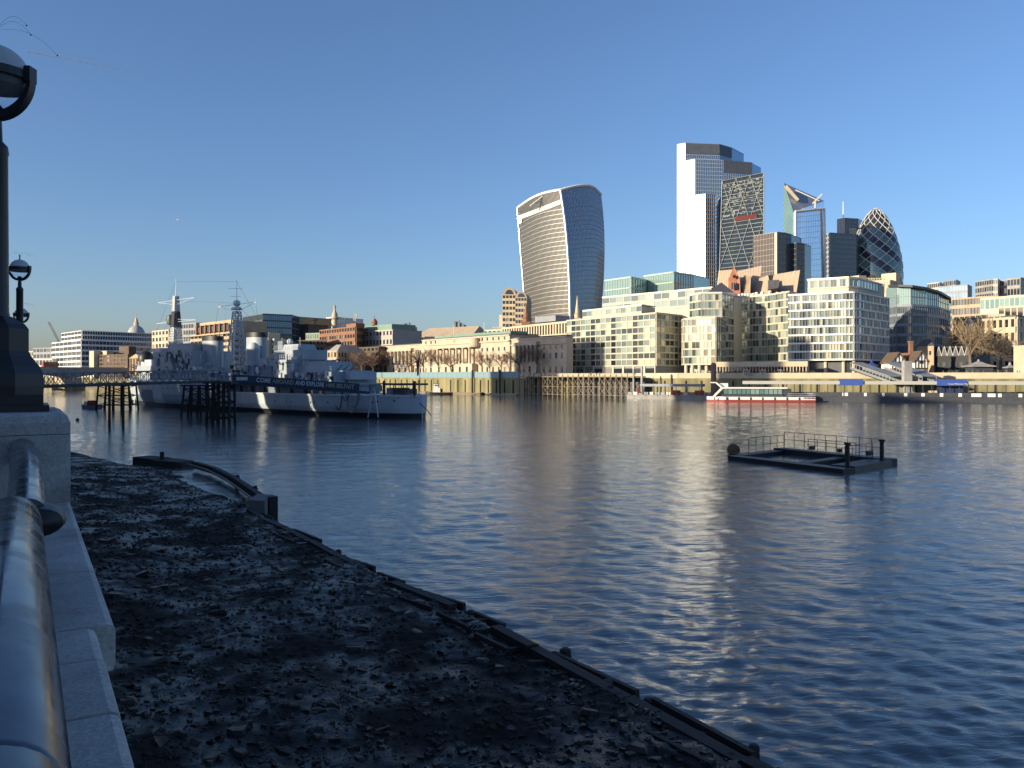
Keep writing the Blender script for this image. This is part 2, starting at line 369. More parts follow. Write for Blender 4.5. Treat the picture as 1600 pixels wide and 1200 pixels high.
# loose rubble: small pieces in one mesh, the larger stones each their own
def stone_geo(r):
    k = r.integers(5, 8); a = np.sort(r.uniform(0, 6.28, k)); ra = r.uniform(.65, 1.1, k)
    lo = [(math.cos(t) * q, math.sin(t) * q * .75, -.25) for t, q in zip(a, ra)]; sh = r.uniform(.6, .9)
    hi = [(x * sh + r.uniform(-.1, .1), y * sh + r.uniform(-.1, .1), r.uniform(.12, .34)) for x, y, _ in lo]
    return lo + hi, [tuple(range(k - 1, -1, -1)), tuple(range(k, 2 * k))] + [(i, (i + 1) % k, (i + 1) % k + k, i + k) for i in range(k)]
sg = [stone_geo(rng) for _ in range(14)]
rub = MB(); N = 36000
s_r = 4 + 76 * rng.random(N) ** 1.9; r_r = rng.random(N) * (redge(s_r) + .3) + .15; z_r = fz(s_r, r_r)
for i in range(N):
    vs_, fs_ = sg[i % 14]; k = .02 + .15 * rng.random() ** 4.5; a = rng.random() * 6.28; c, s = math.cos(a) * k, math.sin(a) * k
    p = SR(s_r[i], r_r[i], z_r[i] + k * .1); tx = rng.normal() * .18; ty = rng.normal() * .18
    rub.add([(p.x + x * c - y * s, p.y + x * s + y * c, p.z + z * k + (x * tx + y * ty) * k) for x, y, z in vs_], fs_)
ro = rub.build('rubble', rock, fore, kind='stuff')
sm = []
for vs_, fs_ in sg:
    me = bpy.data.meshes.new('stone'); me.from_pydata(vs_, [], fs_); me.materials.append(rock); sm.append(me)
for i in range(290):
    s = 9 + 34 * rng.random() ** 1.5; r = .6 + rng.random() * (float(redge(s)) - 1.0)
    o = bpy.data.objects.new('stone', sm[i % 14]); C.objects.link(o); k = .16 + .32 * rng.random() ** 2
    o.location = SR(s, r, float(fz(np.array([s]), np.array([r]))[0]) + .02); o.scale = (k, k, k * rng.uniform(.35, .8)); o.rotation_euler = (rng.normal() * .12, rng.normal() * .12, rng.random() * 6.28)
    o.parent = fore

# timber revetment along the water's edge
tr = thing('timber_revetment', 'dark rotting timber revetment along the edge of the foreshore', 'revetment', SR(20, 13.2, .4))
def beam(root, a, c, w, h, m=timber, name='beam'):
    """bar a->c of width w and height h"""
    a = Vector(a); c = Vector(c); d = c - a; L = d.length
    o = bpy.data.objects.new(name, unit(m)); C.objects.link(o); o.parent = root
    o.location = (a + c) / 2 - ORG[root.name]; o.scale = (L, w, h)
    o.rotation_euler = (0, -math.atan2(d.z, math.hypot(d.x, d.y)), math.atan2(d.y, d.x)); return o
s = 8.0
while s < 47:
    ln = rng.uniform(2.2, 4.2); e0 = float(redge(s)); e1 = float(redge(s + ln))
    if rng.random() < .93: beam(tr, SR(s, e0 - .05, .62 + rng.uniform(-.05, .05)), SR(s + ln, e1 - .05 + rng.uniform(-.08, .08), .62 + rng.uniform(-.08, .06)), .34, .34)
    if rng.random() < .85: beam(tr, SR(s + .3, e0 + .55, .36 + rng.uniform(-.1, .1)), SR(s + ln - .2, e1 + .5 + rng.uniform(-.1, .1), .34 + rng.uniform(-.1, .1)), .14, .55, name='plank')
    if rng.random() < .6: beam(tr, SR(s + .2, e0 - .75, .72), SR(s + ln * .8, e1 - .8 + rng.uniform(-.15, .1), .72 + rng.uniform(-.04, .05)), .12, .14, name='rail')
    s += ln + .05
for k in range(34):
    s = 8.5 + k * 1.16 + rng.uniform(-.3, .3); e = float(redge(s)); side = (.78, .28, -.62)[k % 3] + rng.uniform(-.1, .1); hgt = rng.uniform(.3, .7)
    m_ = MB(); p = SR(s, e + side, 0); rad = rng.uniform(.11, .19) * (1.5 if k % 5 == 0 else 1)
    m_.lathe((p.x, p.y, 0), [(rad * 1.05, -1), (rad, hgt * .6), (rad * .97, hgt), (rad * .6, hgt + .05)], 8); m_.build('post', timber, tr)
for k in range(26):
    s = 9 + k * 1.4 + rng.uniform(-.4, .4); e = float(redge(s))
    beam(tr, SR(s, e - .7, .66), SR(s + rng.uniform(-.3, .3), e + .5, .52), .13, .13, name='cross_tie')
# block of masonry, the low groyne and the sunken barge beyond it
gr = thing('groyne', 'low dark timber groyne curving from a stone block into the river', 'groyne', SR(50, 12, .3))
pts = [(420, 788), (392, 768), (365, 750), (335, 735), (304, 726)]
gp = [W(x, y, (H - .55) * F / (y - HY)) for x, y in pts]
for a, c in zip(gp[:-1], gp[1:]):
    beam(gr, a, c, .4, .55); beam(gr, a + Vector((-.5, -.45, .12)), c + Vector((-.5, -.45, .12)), .1, .12, timber_pale, 'rail')
for p in (gp[1], gp[2], gp[0]):
    m_ = MB(); m_.lathe((p.x + .3, p.y, 0), [(.2, -1), (.18, .8), (.12, .95)], 7); m_.build('post', timber, gr)
sb = thing('stone_block', 'squared dark masonry block at the bend of the foreshore edge', 'block', (-14, 47, .2))
q0 = W(386, 806, (H - .1) * F / (812 - HY)); q1 = W(414, 816, (H - .1) * F / (814 - HY)); q2 = W(429, 800, (H - .1) * F / (802 - HY)); q3 = q0 + (q2 - q1)
def block_mesh(ps, z0, z1, sh=.94):
    c = sum((Vector(p[:2]) for p in ps), Vector((0, 0))) / 4; m_ = MB()
    m_.hexa([(p[0], p[1], z0) for p in ps], [(*(c + (Vector(p[:2]) - c) * sh), z1) for p in ps]); return m_
block_mesh([q0, q1, q2, q3], -1, 1.25).build('masonry', concrete_dark, sb)
mid = (q1 + q2) / 2; m_ = MB(); m_.box((mid.x + .2, mid.y - .1, .4), (.5, .5, 1.9), .5); m_.build('corner_post', timber, sb)
bh = thing('barge_hulk', 'low black hulk lying at the waterline off the foreshore tip', 'hulk', (-33, 78, 0))
a = W(215, 722, 79); c = W(293, 730, 75.5); d = (c - a).xy.normalized(); nn = Vector((d.y, -d.x))
m_ = MB(); ring = []
for t, w_, h_ in ((0, .4, .5), (.08, 1.0, .75), (.45, 1.1, .7), (.5, 1.1, .6), (.96, 1.0, .58), (1, .7, .5)):
    p = Vector(a.xy).lerp(Vector(c.xy), t); ring.append([(*(p + nn * w_), -.5), (*(p - nn * w_), -.5), (*(p - nn * w_ * .95), h_), (*(p + nn * w_ * .95), h_)])
m_.loft(ring); m_.build('hull', timber, bh)
m_ = MB(); p = Vector(a.xy).lerp(Vector(c.xy), .5); m_.box((p.x, p.y, .95), (.35, .5, .7), .3); m_.build('bitt', timber, bh)

# ------------------------------------------------------------------ embankment wall, coping, pier, rail, lamps
ZC = H - .95                                       # top of the coping
ew = thing('embankment_wall', 'grey granite embankment wall with overhanging coping stones in the foreground', 'wall', SR(6, -.2, ZC - 1))
m_ = MB(); m_.prism([SR(-4, -.6).xy, SR(-4, .12).xy, SR(140, .12).xy, SR(140, -.6).xy], -.5, ZC - .19); m_.build('wall_body', granite, ew)
def cstone(s0, s1, r1, n=0):
    r0 = -.55; g = .006; bv = .03; z0, z1 = ZC - .18, ZC + rng.uniform(-.002, .002)
    m_ = MB(); ring = []
    for s in (s0 + g, s1 - g):
        ring.append([SR(s, r0, z0), SR(s, r1 - .01, z0), SR(s, r1, z0 + .02), SR(s, r1, z1 - bv), SR(s, r1 - bv * .3, z1 - bv * .3), SR(s, r1 - bv, z1), SR(s, r0, z1)])
    m_.loft([ring[1], ring[0]]); m_.build('coping_stone', granite, ew)
for s0, s1, r1 in ((.2, 1.2, .235), (1.2, 2.55, .235), (2.55, 3.05, .235), (3.05, 3.45, .232), (3.45, 4.45, .298), (4.45, 5.7, .298), (5.7, 7.0, .298)): cstone(s0, s1, r1)
for k in range(40): cstone(8.6 + k * 1.6, 8.6 + (k + 1) * 1.6, .298)
m_ = MB(); m_.prism([SR(-6, -8).xy, SR(-6, -.57).xy, SR(150, -.57).xy, SR(150, -8).xy], ZC - 1.0, ZC - .72); struct(m_.build('pavement', bank_ground))
lp = thing('lamp_pedestal', 'square granite pedestal with rounded top edge under the nearest lamp', 'pedestal', SR(7.8, -.2, ZC))
def ped(s0, s1, r0, r1, z0, z1, root, bv=.07):
    m_ = MB(); rings = []
    for z, i in ((z0, 0), (z1 - bv, 0), (z1 - bv * .3, bv * .3), (z1, bv)):
        rings.append([SR(s0 + i, r0 + i, z), SR(s0 + i, r1 - i, z), SR(s1 - i, r1 - i, z), SR(s1 - i, r0 + i, z)][::-1])
    m_.loft(rings); return m_.build('stone_course', granite, root)
ZT = H - .28
ped(7.0, 8.6, -.65, .296, ZC - .15, ZT - .16, lp, .004); ped(7.0, 7.82, -.65, .296, ZT - .155, ZT, lp); ped(7.825, 8.6, -.65, .296, ZT - .155, ZT, lp)
# handrail
hr = thing('handrail', 'thick polished tubular metal handrail beside the camera', 'handrail', SR(3, 0, H - .9))
def rtube(pts, rad, nm, m=steel_rail, n=28):
    m_ = MB(); rings = []
    for i, p in enumerate(pts):
        d = (pts[min(i + 1, len(pts) - 1)] - pts[max(i - 1, 0)]).normalized(); x = d.cross(Vector((0, 0, 1))).normalized(); y = x.cross(d)
        rad_i = rad[i] if hasattr(rad, '__len__') else rad
        rings.append([p + (x * math.cos(t) + y * math.sin(t)) * rad_i for t in [2 * math.pi * k / n for k in range(n)]])
    m_.loft(rings); return m_.build(nm, m, hr, smooth=True)
zr = H - .63
rtube([SR(-.6, -.05, zr), SR(1.35, -.05, zr)], .112, 'tube')
rtube([SR(1.352, -.05, zr), SR(1.36, -.05, zr), SR(1.37, -.05, zr), SR(4.1, -.05, zr), SR(4.14, -.05, zr), SR(4.16, -.05, zr)], [.108, .1125, .114, .114, .108, .09], 'tube')
rtube([SR(4.12, .005, zr + .015), SR(5.2, .005, zr + .05), SR(6.6, -.01, zr + .085), SR(7.06, -.02, zr + .09)], .083, 'tube')
m_ = MB(); rings = []
for s, q in ((4.02, .03), (4.06, .1), (4.14, .115), (4.24, .11), (4.28, .05)):
    c = SR(s, .045, zr - .005); rings.append([c + Vector((V.x * math.cos(t) * q, V.y * math.cos(t) * q, math.sin(t) * q * .62)) for t in [2 * math.pi * k / 18 for k in range(18)]][::-1])
m_.loft(rings); m_.build('bracket', castiron, hr, smooth=True)
for s in (-.2, 4.15):
    m_ = MB(); p = SR(s, -.02, 0); m_.lathe((p.x, p.y, 0), [(.09, ZC), (.06, ZC + .04), (.04, ZC + .08), (.04, zr - .05)], 12); m_.build('stanchion', castiron, hr, smooth=True)
frost = bpy.data.materials.new('frosted_globe'); frost.use_nodes = True; b_ = frost.node_tree.nodes['Principled BSDF']
b_.inputs['Base Color'].default_value = (.62, .64, .66, 1); b_.inputs['Roughness'].default_value = .3; b_.inputs['Transmission Weight'].default_value = .25; b_.inputs['Alpha'].default_value = 1
clear = bpy.data.materials.new('clear_globe'); clear.use_nodes = True; b_ = clear.node_tree.nodes['Principled BSDF']
b_.inputs['Base Color'].default_value = (.9, .92, .94, 1); b_.inputs['Roughness'].default_value = .06; b_.inputs['Transmission Weight'].default_value = .92; b_.inputs['IOR'].default_value = 1.02; b_.inputs['Specular IOR Level'].default_value = .8
def lamp(s, r, zb, label, zg, wires=True, fine=True):
    p = SR(s, r); x, y = p.x, p.y; t = thing('street_lamp', label, 'street lamp', (x, y, zb), 'globe lamps along the embankment')
    m_ = MB()
    for w_, z0, z1 in ((.74, 0, .05), (.66, .051, .13)): m_.box((x, y, zb + (z0 + z1) / 2), (w_, w_, z1 - z0), math.atan2(U.y, U.x))
    prof = [(.36, .12), (.365, .2), (.36, .30), (.33, .36), (.27, .44), (.25, .48), (.25, .66), (.22, .70), (.12, .76)]
    m_.lathe((x, y, zb), prof, 8, math.atan2(U.y, U.x) + math.pi / 8); m_.build('base', castiron, t)
    m_ = MB(); zt = zg - .52
    m_.lathe((x, y, 0), [(.11, zb + .72), (.095, zb + .8), (.088, zt - .12), (.096, zt - .10), (.086, zt - .04), (.05, zt), (.045, zg - .36)], 14); m_.build('post', castiron, t, smooth=True)
    Rg = .25; m_ = MB(); nn = 28
    m_.lathe((x, y, zg), [(Rg * math.cos(a), Rg * math.sin(a)) for a in np.linspace(.10, 1.56, 10)], nn); m_.build('globe_top', frost, t, smooth=True)
    m_ = MB(); m_.lathe((x, y, zg), [(Rg * math.cos(a), Rg * math.sin(a)) for a in np.linspace(-1.5, -.08, 10)], nn); m_.build('globe_bottom', clear, t, smooth=True)
    m_ = MB(); m_.lathe((x, y, zg), [(Rg * .9, -.09), (Rg * .93, -.05), (Rg * .6, -.01)], nn); m_.build('reflector', steel_dark, t, smooth=True)
    m_ = MB(); m_.lathe((x, y, zg), [(Rg * 1.005, -.03), (Rg * 1.06, -.03), (Rg * 1.06, .035), (Rg * 1.005, .035)], nn); m_.build('band', castiron, t)
    dv = Vector((1, 0, 0)); m_ = MB(); rings = []
    for k in range(25):
        a = math.pi * (1 + k / 24); q = Rg * 1.16; th_ = .014 + .026 * math.sin((k / 24) * math.pi)
        c = Vector((x, y, zg)) + dv * math.cos(a) * q + Vector((0, 0, math.sin(a) * q * 1.08)); o_ = (dv * math.cos(a) + Vector((0, 0, math.sin(a)))).normalized()
        w_ = Vector((0, .04, 0)); rings.append([c + o_ * th_ + w_, c - o_ * th_ * .6 + w_, c - o_ * th_ * .6 - w_, c + o_ * th_ - w_])
    m_.loft(rings); m_.build('yoke', castiron, t)
    for sg_ in (-1, 1): piece('yoke_lug', castiron, t, (x + sg_ * Rg * 1.12, y, zg + .01), (.05, .1, .12))
    m_ = MB(); m_.lathe((x, y, zg), [(.05, -.30), (.07, -.27), (.03, -.22)], 10); m_.build('lamp_socket', castiron, t); m_ = MB(); m_.lathe((x, y, zg), [(.02, .25), (.012, .33), (.03, .35), (.005, .38)], 8); m_.build('finial', castiron, t)
    if wires:
        for k in range(6 if fine else 4):
            a = k * 2.4 + .2; ln = .26 + .09 * (k % 4); m_ = MB(); q = []
            for i in range(9):
                f = i / 8; q.append(Vector((x + math.cos(a) * ln * f, y + math.sin(a) * ln * f, zg + .37 + .11 * math.sin(f * 2.5) - .08 * f * f)))
            m_.path(q, .0010 if fine else .003, 4); m_.ball(q[-1], .007, 6, 4); m_.build('bird_wire', steel_dark, t)
    return t
lamp(7.75, -.205, ZT + .002, 'large globe lamp on a black cast iron post at the left edge', H + 2.42)
ped(26.3, 27.9, -.65, .296, ZC - .15, ZT, thing('lamp_pedestal', 'granite pedestal under the second globe lamp, mostly hidden', 'pedestal', SR(27, -.2, ZC)))
lamp(26.7, -.13, ZC + .002, 'second globe lamp seen behind the nearest lamp post', H + 3.04)
lamp(37.5, -.13, ZC + .002, 'third and smallest globe lamp, behind the second one', H + 2.45, fine=False)
# ------------------------------------------------------------------ the warship
S0 = XY(660, 163); B0 = XY(203, 262); SL = (B0 - S0).length; SD = (B0 - S0) / SL; SQ = Vector((SD.y * -1, SD.x))
if SQ.dot(S0) > 0: SQ = -SQ                                   # lateral axis, towards the camera
def T(x, lat, z): p = S0 + SD * x + SQ * lat; return Vector((p.x, p.y, z))
def sx(px, lat=0.0):
    k = (px - VX) / F; return (k * (S0.y + lat * SQ.y) - S0.x - lat * SQ.x) / (SD.x - k * SD.y)
def sz(px, py, lat=0.0): p = S0 + SD * sx(px, lat) + SQ * lat; return ZP(py, p.y)
RZ = math.atan2(SD.y, SD.x)
ship = thing('warship', 'grey camouflaged museum warship with two lattice masts moored in the river', 'ship', (*(S0 + SD * SL / 2), 0))
def hb(x, z):
    t = x / SL
    q_ = min(max(x, 0) / 34.0, 1); w = .15 + 9.05 * (1 - (1 - q_) ** 2.4) ** .62
    if t > .62: w = 9.2 * max(1 - ((t - .62) / .38) ** 1.9, .0) + .12
    fl = 1 + (.02 * z if t < .7 else .05 * (z - 3) * (t - .7) / .3 * 2)
    return max(w * fl * (.90 + .10 * min(max(z, 0) / 2, 1)), .1)
QD, FD = 4.65, 6.7                                             # quarterdeck and forecastle deck heights
def hull_rings(x0, x1, z0, z1, n, inset=0.0, rise=0.0, nz=6):
    rings = []
    for k in range(n + 1):
        x = x0 + (x1 - x0) * k / n; r = []; zz = z1 + rise * max(0, (x / SL - .6) / .4) ** 2
        for j in range(nz + 1):
            z = z0 + (zz - z0) * j / nz; r.append(T(x + (.5 * (z - 2) * max(0, x / SL - .85) if x1 > SL * .9 else 0), hb(x, z) - inset, z))
        for j in range(nz, -1, -1):
            z = z0 + (zz - z0) * j / nz; r.append(T(x + (.5 * (z - 2) * max(0, x / SL - .85) if x1 > SL * .9 else 0), -hb(x, z) + inset, z))
        rings.append(r)
    return rings
hullm = bpy.data.materials.new('camouflaged_hull'); hullm.use_nodes = True; n = hullm.node_tree.nodes; l = hullm.node_tree.links; b = n['Principled BSDF']
at = n.new('ShaderNodeVertexColor'); at.layer_name = 'camo'; nz = n.new('ShaderNodeTexNoise'); nz.inputs['Scale'].default_value = .35; nz.inputs['Detail'].default_value = 7
tc = n.new('ShaderNodeTexCoord'); mp = n.new('ShaderNodeMapping'); mp.inputs['Scale'].default_value = (1, 1, .2); l.new(tc.outputs['Object'], mp.inputs[0]); l.new(mp.outputs[0], nz.inputs['Vector'])
mr = n.new('ShaderNodeMapRange'); mr.inputs['From Min'].default_value = .3; mr.inputs['From Max'].default_value = .7; mr.inputs['To Min'].default_value = .82; mr.inputs['To Max'].default_value = 1.06; l.new(nz.outputs[0], mr.inputs[0])
mx = n.new('ShaderNodeMix'); mx.data_type = 'RGBA'; mx.blend_type = 'MULTIPLY'; mx.inputs[0].default_value = 1; l.new(at.outputs[0], mx.inputs[6]); l.new(mr.outputs[0], mx.inputs[7]); l.new(mx.outputs[2], b.inputs['Base Color'])
b.inputs['Roughness'].default_value = .5
def camo(o, fn):
    me = o.data; ca = me.color_attributes.new('camo', 'FLOAT_COLOR', 'CORNER'); cols = []
    org = Vector(o.location) if o.parent is None else Vector((0, 0, 0))
    for p in me.polygons:
        c = p.center; q = Vector((c.x, c.y)) - S0; cc = fn(q.dot(SD), q.dot(SQ), c.z)
        for _ in p.loop_indices: cols += [*cc, 1]
    ca.data.foreach_set('color', cols)
LG, MG, DG = (.44, .49, .53), (.29, .34, .39), (.12, .165, .23)
def hullcam(x, la, z):
    if z < 1.05: return (.012, .013, .015)
    t = x / SL
    if .74 < t < .93 and z < 4.4 and z < 1.2 + (.93 - t) * 26: return DG
    if .40 < t < .47 and z > 1 + (t - .40) * 60: return (.45, .49, .52)
    if .30 < t < .40 and z < 4.5 - (t - .30) * 30: return (.42, .47, .51)
    if .50 < t < .68 and z < 3.6: return MG
    return LG
m_ = MB(); m_.loft(hull_rings(0, SL, -1.5, QD, 90, nz=12)); ho = m_.build('hull', hullm, ship, smooth=True); camo(ho, hullcam)
xa, xb = sx(505, 8), sx(362, 8)                                # the open waist deck lies between
m_ = MB(); m_.loft(hull_rings(xb, SL, QD + .01, FD, 60, 0.0, 1.6)); ho2 = m_.build('forecastle', hullm, ship, smooth=True); camo(ho2, hullcam)
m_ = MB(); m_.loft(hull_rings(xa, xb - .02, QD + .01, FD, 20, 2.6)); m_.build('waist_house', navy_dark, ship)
m_ = MB(); m_.loft(hull_rings(xa - 3, xb, FD + .01, FD + .25, 20, .1)); m_.build('upper_deck', navy_grey, ship)
m_ = MB(); m_.loft(hull_rings(.5, xb + 2, QD - .28, QD + .08, 50, -.12)); m_.build('rubbing_strake', ship_white, ship)
for k in range(9):
    x = xa + (xb - xa) * (k + .5) / 9; p = T(x, hb(x, QD) - .5, 0); m_ = MB(); m_.tube((p.x, p.y, QD), (p.x, p.y, FD), .07); m_.build('stanchion', steel_mid, ship)
for k in range(7):
    x = xa + (xb - xa) * (k + .3) / 7; p = T(x, hb(x, QD) - 2.45, QD + 1.0); piece('doorway', blackpaint, ship, p, (1.1, .3, 1.7), RZ)
for px, py in ((587, 629), (599, 629), (611, 629), (624, 629), (640, 628), (491, 628), (485, 628), (512, 628), (455, 627), (447, 627), (430, 626), (232, 606), (239, 606), (256, 606), (262, 606), (270, 606), (279, 606)):
    la = 7.0 if px > 560 else 9.0; x = sx(px, la); z = sz(px, py, la); la = hb(x, z); x = sx(px, la); la = hb(x, z); p = T(x, la + .02, z); q = T(x, la - .2, z); m_ = MB(); m_.tube(q, p, .24, n=10); m_.build('porthole', blackpaint, ship)
def sbox(name, px0, px1, py0, py1, lat, m, width=None, hang=0.0, taper=1.0, parent=None, lat2=None):
    """box of the superstructure: near face spans the given columns and rows at lateral offset lat"""
    xA, xB = sorted((sx(px0, lat), sx(px1, lat))); pm_ = (px0 + px1) / 2; z1, z0 = sz(pm_, py0, lat), sz(pm_, py1, lat); lo = -lat if lat2 is None else lat2
    m_ = MB(); c = (xA + xB) / 2; f = taper
    m_.hexa([T(xA, lat, z0), T(xA, lo, z0), T(xB, lo, z0), T(xB, lat, z0)], [T(c + (xA - c) * f, lat * f, z1), T(c + (xA - c) * f, lo * f, z1), T(c + (xB - c) * f, lo * f, z1), T(c + (xB - c) * f, lat * f, z1)])
    return m_.build(name, m, parent or ship)
def turret(px0, px1, py0, py1, lat, guns, base_py):
    sbox('barbette', px0 + 6, px1 - 4, py1, base_py, lat * .8, navy_grey)
    t = sbox('turret', px0, px1, py0, py1, lat, navy_grey, taper=.9)
    for (ax, ay, bx, by), la in zip(guns, (lat * .6, 0, -lat * .6)):
        a = T(sx(ax, la), la, sz(ax, ay, la)); c = T(sx(bx, la), la, sz(bx, by, la)); g = MB(); g.tube(a, a.lerp(c, .25), .34, .30, 10); g.tube(a.lerp(c, .25), c, .22, .13, 10); g.build('gun_barrel', steel_mid, t)
sbox('aft_deckhouse', 456, 524, 581, 600, 5.5, navy_grey); sbox('aft_deckhouse', 500, 524, 588, 601, 4.6, navy_dark)
turret(463, 511, 565, 581, 3.6, ((484, 569, 511, 566), (494, 569, 521, 563), (506, 569, 533, 560)), 585)
turret(519, 548, 579, 593, 3.4, ((522, 583, 535, 570), (534, 583, 546, 568), (545, 582, 558, 566)), 612)
sbox('aft_superstructure', 421, 459, 562, 590, 5.0, navy_grey); sbox('sunlit_end', 455, 464, 558, 582, 4.0, ship_white)  # pale box by the turret: sunlight on its end put into the colour
for px in (434, 441, 450): p = T(sx(px, 5.05), 5.0, sz(px, 573, 5)); m_ = MB(); m_.tube(p, T(sx(px, 5.05), 5.08, p.z), .22, n=9); m_.build('porthole', blackpaint, ship)
sbox('director_platform', 428, 470, 547, 562, 3.6, navy_grey); sbox('aft_director', 440, 466, 538, 548, 2.6, navy_grey, taper=.85); sbox('aft_director', 434, 442, 533, 548, 1.6, navy_dark)
p = T(sx(453), 0, sz(453, 534)); m_ = MB(); m_.ball((p.x, p.y, p.z), .75, 12, 8); m_.build('radar_dish', ship_white, ship, smooth=True)
for px in (441, 469): a = T(sx(px, 2), 2, sz(px, 555, 2)); m_ = MB(); m_.tube(a, a + Vector((0, 0, 4.2)), .1); m_.build('aerial', steel_mid, ship)
def funnel(px0, px1, py0, py1):
    c = (px0 + px1) / 2; x = sx(c); z0, z1 = sz(c, py1), sz(c, py0); hw = (sx(px0) - sx(px1)) / 2 * .92; p = T(x, 0, 0); m_ = MB()
    m_.lathe((p.x, p.y, 0), [(1, z0), (1, z1 - 1.2)], 24, 0, abs(hw) * 1.05, 2.3, RZ); fo_ = m_.build('funnel', navy_grey, ship, smooth=True)
    m_ = MB(); m_.lathe((p.x, p.y, 0), [(1.04, z1 - 1.2), (1.04, z1), (.8, z1 + .05)], 24, 0, abs(hw) * 1.05, 2.3, RZ); m_.build('funnel_cap', blackpaint, fo_, smooth=True)
funnel(321, 344, 526, 590); funnel(390, 413, 520, 590)
p = T(sx(396, 3), 3, sz(396, 546, 3)); m_ = MB(); m_.ball(p, 1.6, 18, 10, 1.12); m_.build('director_dome', ship_white, ship, smooth=True)
m_ = MB(); m_.lathe((p.x, p.y, 0), [(1.7, p.z - 4.5), (1.5, p.z - 1.5), (1.65, p.z - .3), (1.65, p.z + .2)], 16); m_.build('dome_pedestal', navy_grey, ship, smooth=True)
sbox('midship_house', 384, 424, 572, 590, 5.4, navy_dark); sbox('midship_house', 404, 424, 560, 573, 4, navy_grey); sbox('midship_house', 300, 386, 582, 600, 5.2, navy_grey); sbox('midship_house', 302, 322, 568, 584, 3.4, navy_grey)
for i, (px, py) in enumerate(((308, 576), (350, 577), (334, 580), (316, 579))):   # boats and lockers on the boat deck
    x = sx(px, 5.6); z = sz(px, py, 5.6); m_ = MB(); rg = []
    for k, w_ in enumerate((.15, .8, 1.0, .9, .2)): rg.append([T(x - 3 + k * 1.5, 5.6 - w_, z + .5), T(x - 3 + k * 1.5, 5.6 - w_ * .5, z - .5), T(x - 3 + k * 1.5, 5.6 + w_ * .5, z - .5), T(x - 3 + k * 1.5, 5.6 + w_, z + .5)])
    m_.loft(rg); m_.build('ship_boat', (ship_white, navy_grey)[i % 2], ship)
# forward superstructure
sbox('bridge', 240, 301, 549, 592, 6.0, navy_grey); sbox('bridge_side_stripe', 0, 0, 0, 0, 0, navy_dark) if False else None
m_ = MB(); la = 6.03; q = [T(sx(a_, la), la, sz(a_, b_, la)) for a_, b_ in ((282, 579), (273, 579), (261, 549.5), (268, 549.5))]; m_.add(q, [(0, 1, 2, 3), (3, 2, 1, 0)]); m_.build('camouflage_stripe', navy_dark, ship)
sbox('upper_bridge', 262, 301, 537, 550, 4.5, navy_grey); sbox('upper_bridge', 284, 303, 541, 552, 3.6, navy_dark); sbox('bridge_wing', 236, 252, 544, 550, 5.2, ship_white); sbox('gun_mount', 226, 242, 562, 582, 3, ship_white)
p = T(sx(228, 1), 1, sz(228, 557, 1)); m_ = MB(); m_.lathe(p, [(2.2, -1.5), (2.3, -.2), (1.9, .9), (1.0, 1.5), (.1, 1.7)], 16); m_.build('forward_director', blackpaint, ship, smooth=True)
m_ = MB(); m_.lathe((p.x, p.y, 0), [(1.5, FD), (1.4, p.z - 1.5)], 14); m_.build('director_tower', ship_white, ship, smooth=True)
turret(212, 238, 571, 581, 3.4, ((226, 576, 211, 568), (222, 576, 206, 570), (218, 577, 204, 573)), 600)
for px, py, w_, h_ in ((247, 566, 1.3, 2.2), (292, 572, 1.0, 1.6), (286, 566, 1.4, .9), (276, 562, .5, 2.5)): piece('deck_fitting', (steel_dark, navy_dark)[px % 2], ship, T(sx(px, 6.1), 6.1, sz(px, py, 6.1)), (w_, .5, h_), RZ)
def mast(pxc, wb, wt, py_b, py_t, dark_to, yards, top_py, ball, root=ship):
    zb, zt = sz(pxc, py_b), sz(pxc, py_t); xc = sx(pxc); m1, m2 = MB(), MB(); zd = sz(pxc, dark_to); N = 9
    def leg(i, f): w_ = wb + (wt - wb) * f; a = [(1, 1), (1, -1), (-1, -1), (-1, 1)][i]; return T(xc + a[0] * w_, a[1] * w_, zb + (zt - zb) * f)
    for k in range(N):
        f0, f1 = k / N, (k + 1) / N; mm = m1 if zb + (zt - zb) * f0 < zd else m2
        for i in range(4):
            j = (i + 1) % 4; mm.tube(leg(i, f0), leg(i, f1), .18, n=5); mm.tube(leg(i, f1), leg(j, f1), .11, n=4); mm.tube(leg(i, f0), leg(j, f1), .09, n=4); mm.tube(leg(j, f0), leg(i, f1), .09, n=4)
    ml_ = m1.build('mast_lattice', ship_white, root) if m1.v else None; m2_ = m2.build('mast_lattice', steel_dark if dark_to > py_t else ship_white, root)
    for py, a, c, dip in yards:
        zy = sz(pxc, py); m_ = MB(); L_ = T(sx(a), 0, zy + .4); R_ = T(sx(c), 0, zy + .4); mid_ = T(xc, 0, zy - dip)
        m_.tube(L_, R_, .06, n=5); m_.tube(L_, mid_, .05, n=4); m_.tube(R_, mid_, .05, n=4)
        for e in (L_, R_): m_.tube(e + Vector((0, 0, -.6)), e + Vector((0, 0, 1.0)), .06, n=5)
        for f in (.2, .8): e = L_.lerp(R_, f); m_.tube(e, e + Vector((0, 0, -6)), .012, n=3)
        m_.build('yardarm', ship_white, ml_ or m2_)
    m_ = MB(); a = T(xc, 0, zt - .5); m_.tube(a, T(xc, 0, sz(pxc, top_py)), .13, .05); m_.build('topmast', ship_white, ml_ or m2_)
    if ball: p_ = T(xc, 0, sz(pxc, ball)); m_ = MB(); m_.ball(p_, 1.0, 12, 8, .9); m_.lathe((p_.x, p_.y, p_.z), [(1.5, -1.7), (1.5, -1.5), (1.1, -1.0)], 12); m_.build('radar_housing', ship_white, root)
mast(370, 2.0, .75, 578, 487, 490, ((478, 341, 400, 1.6),), 437, 474)
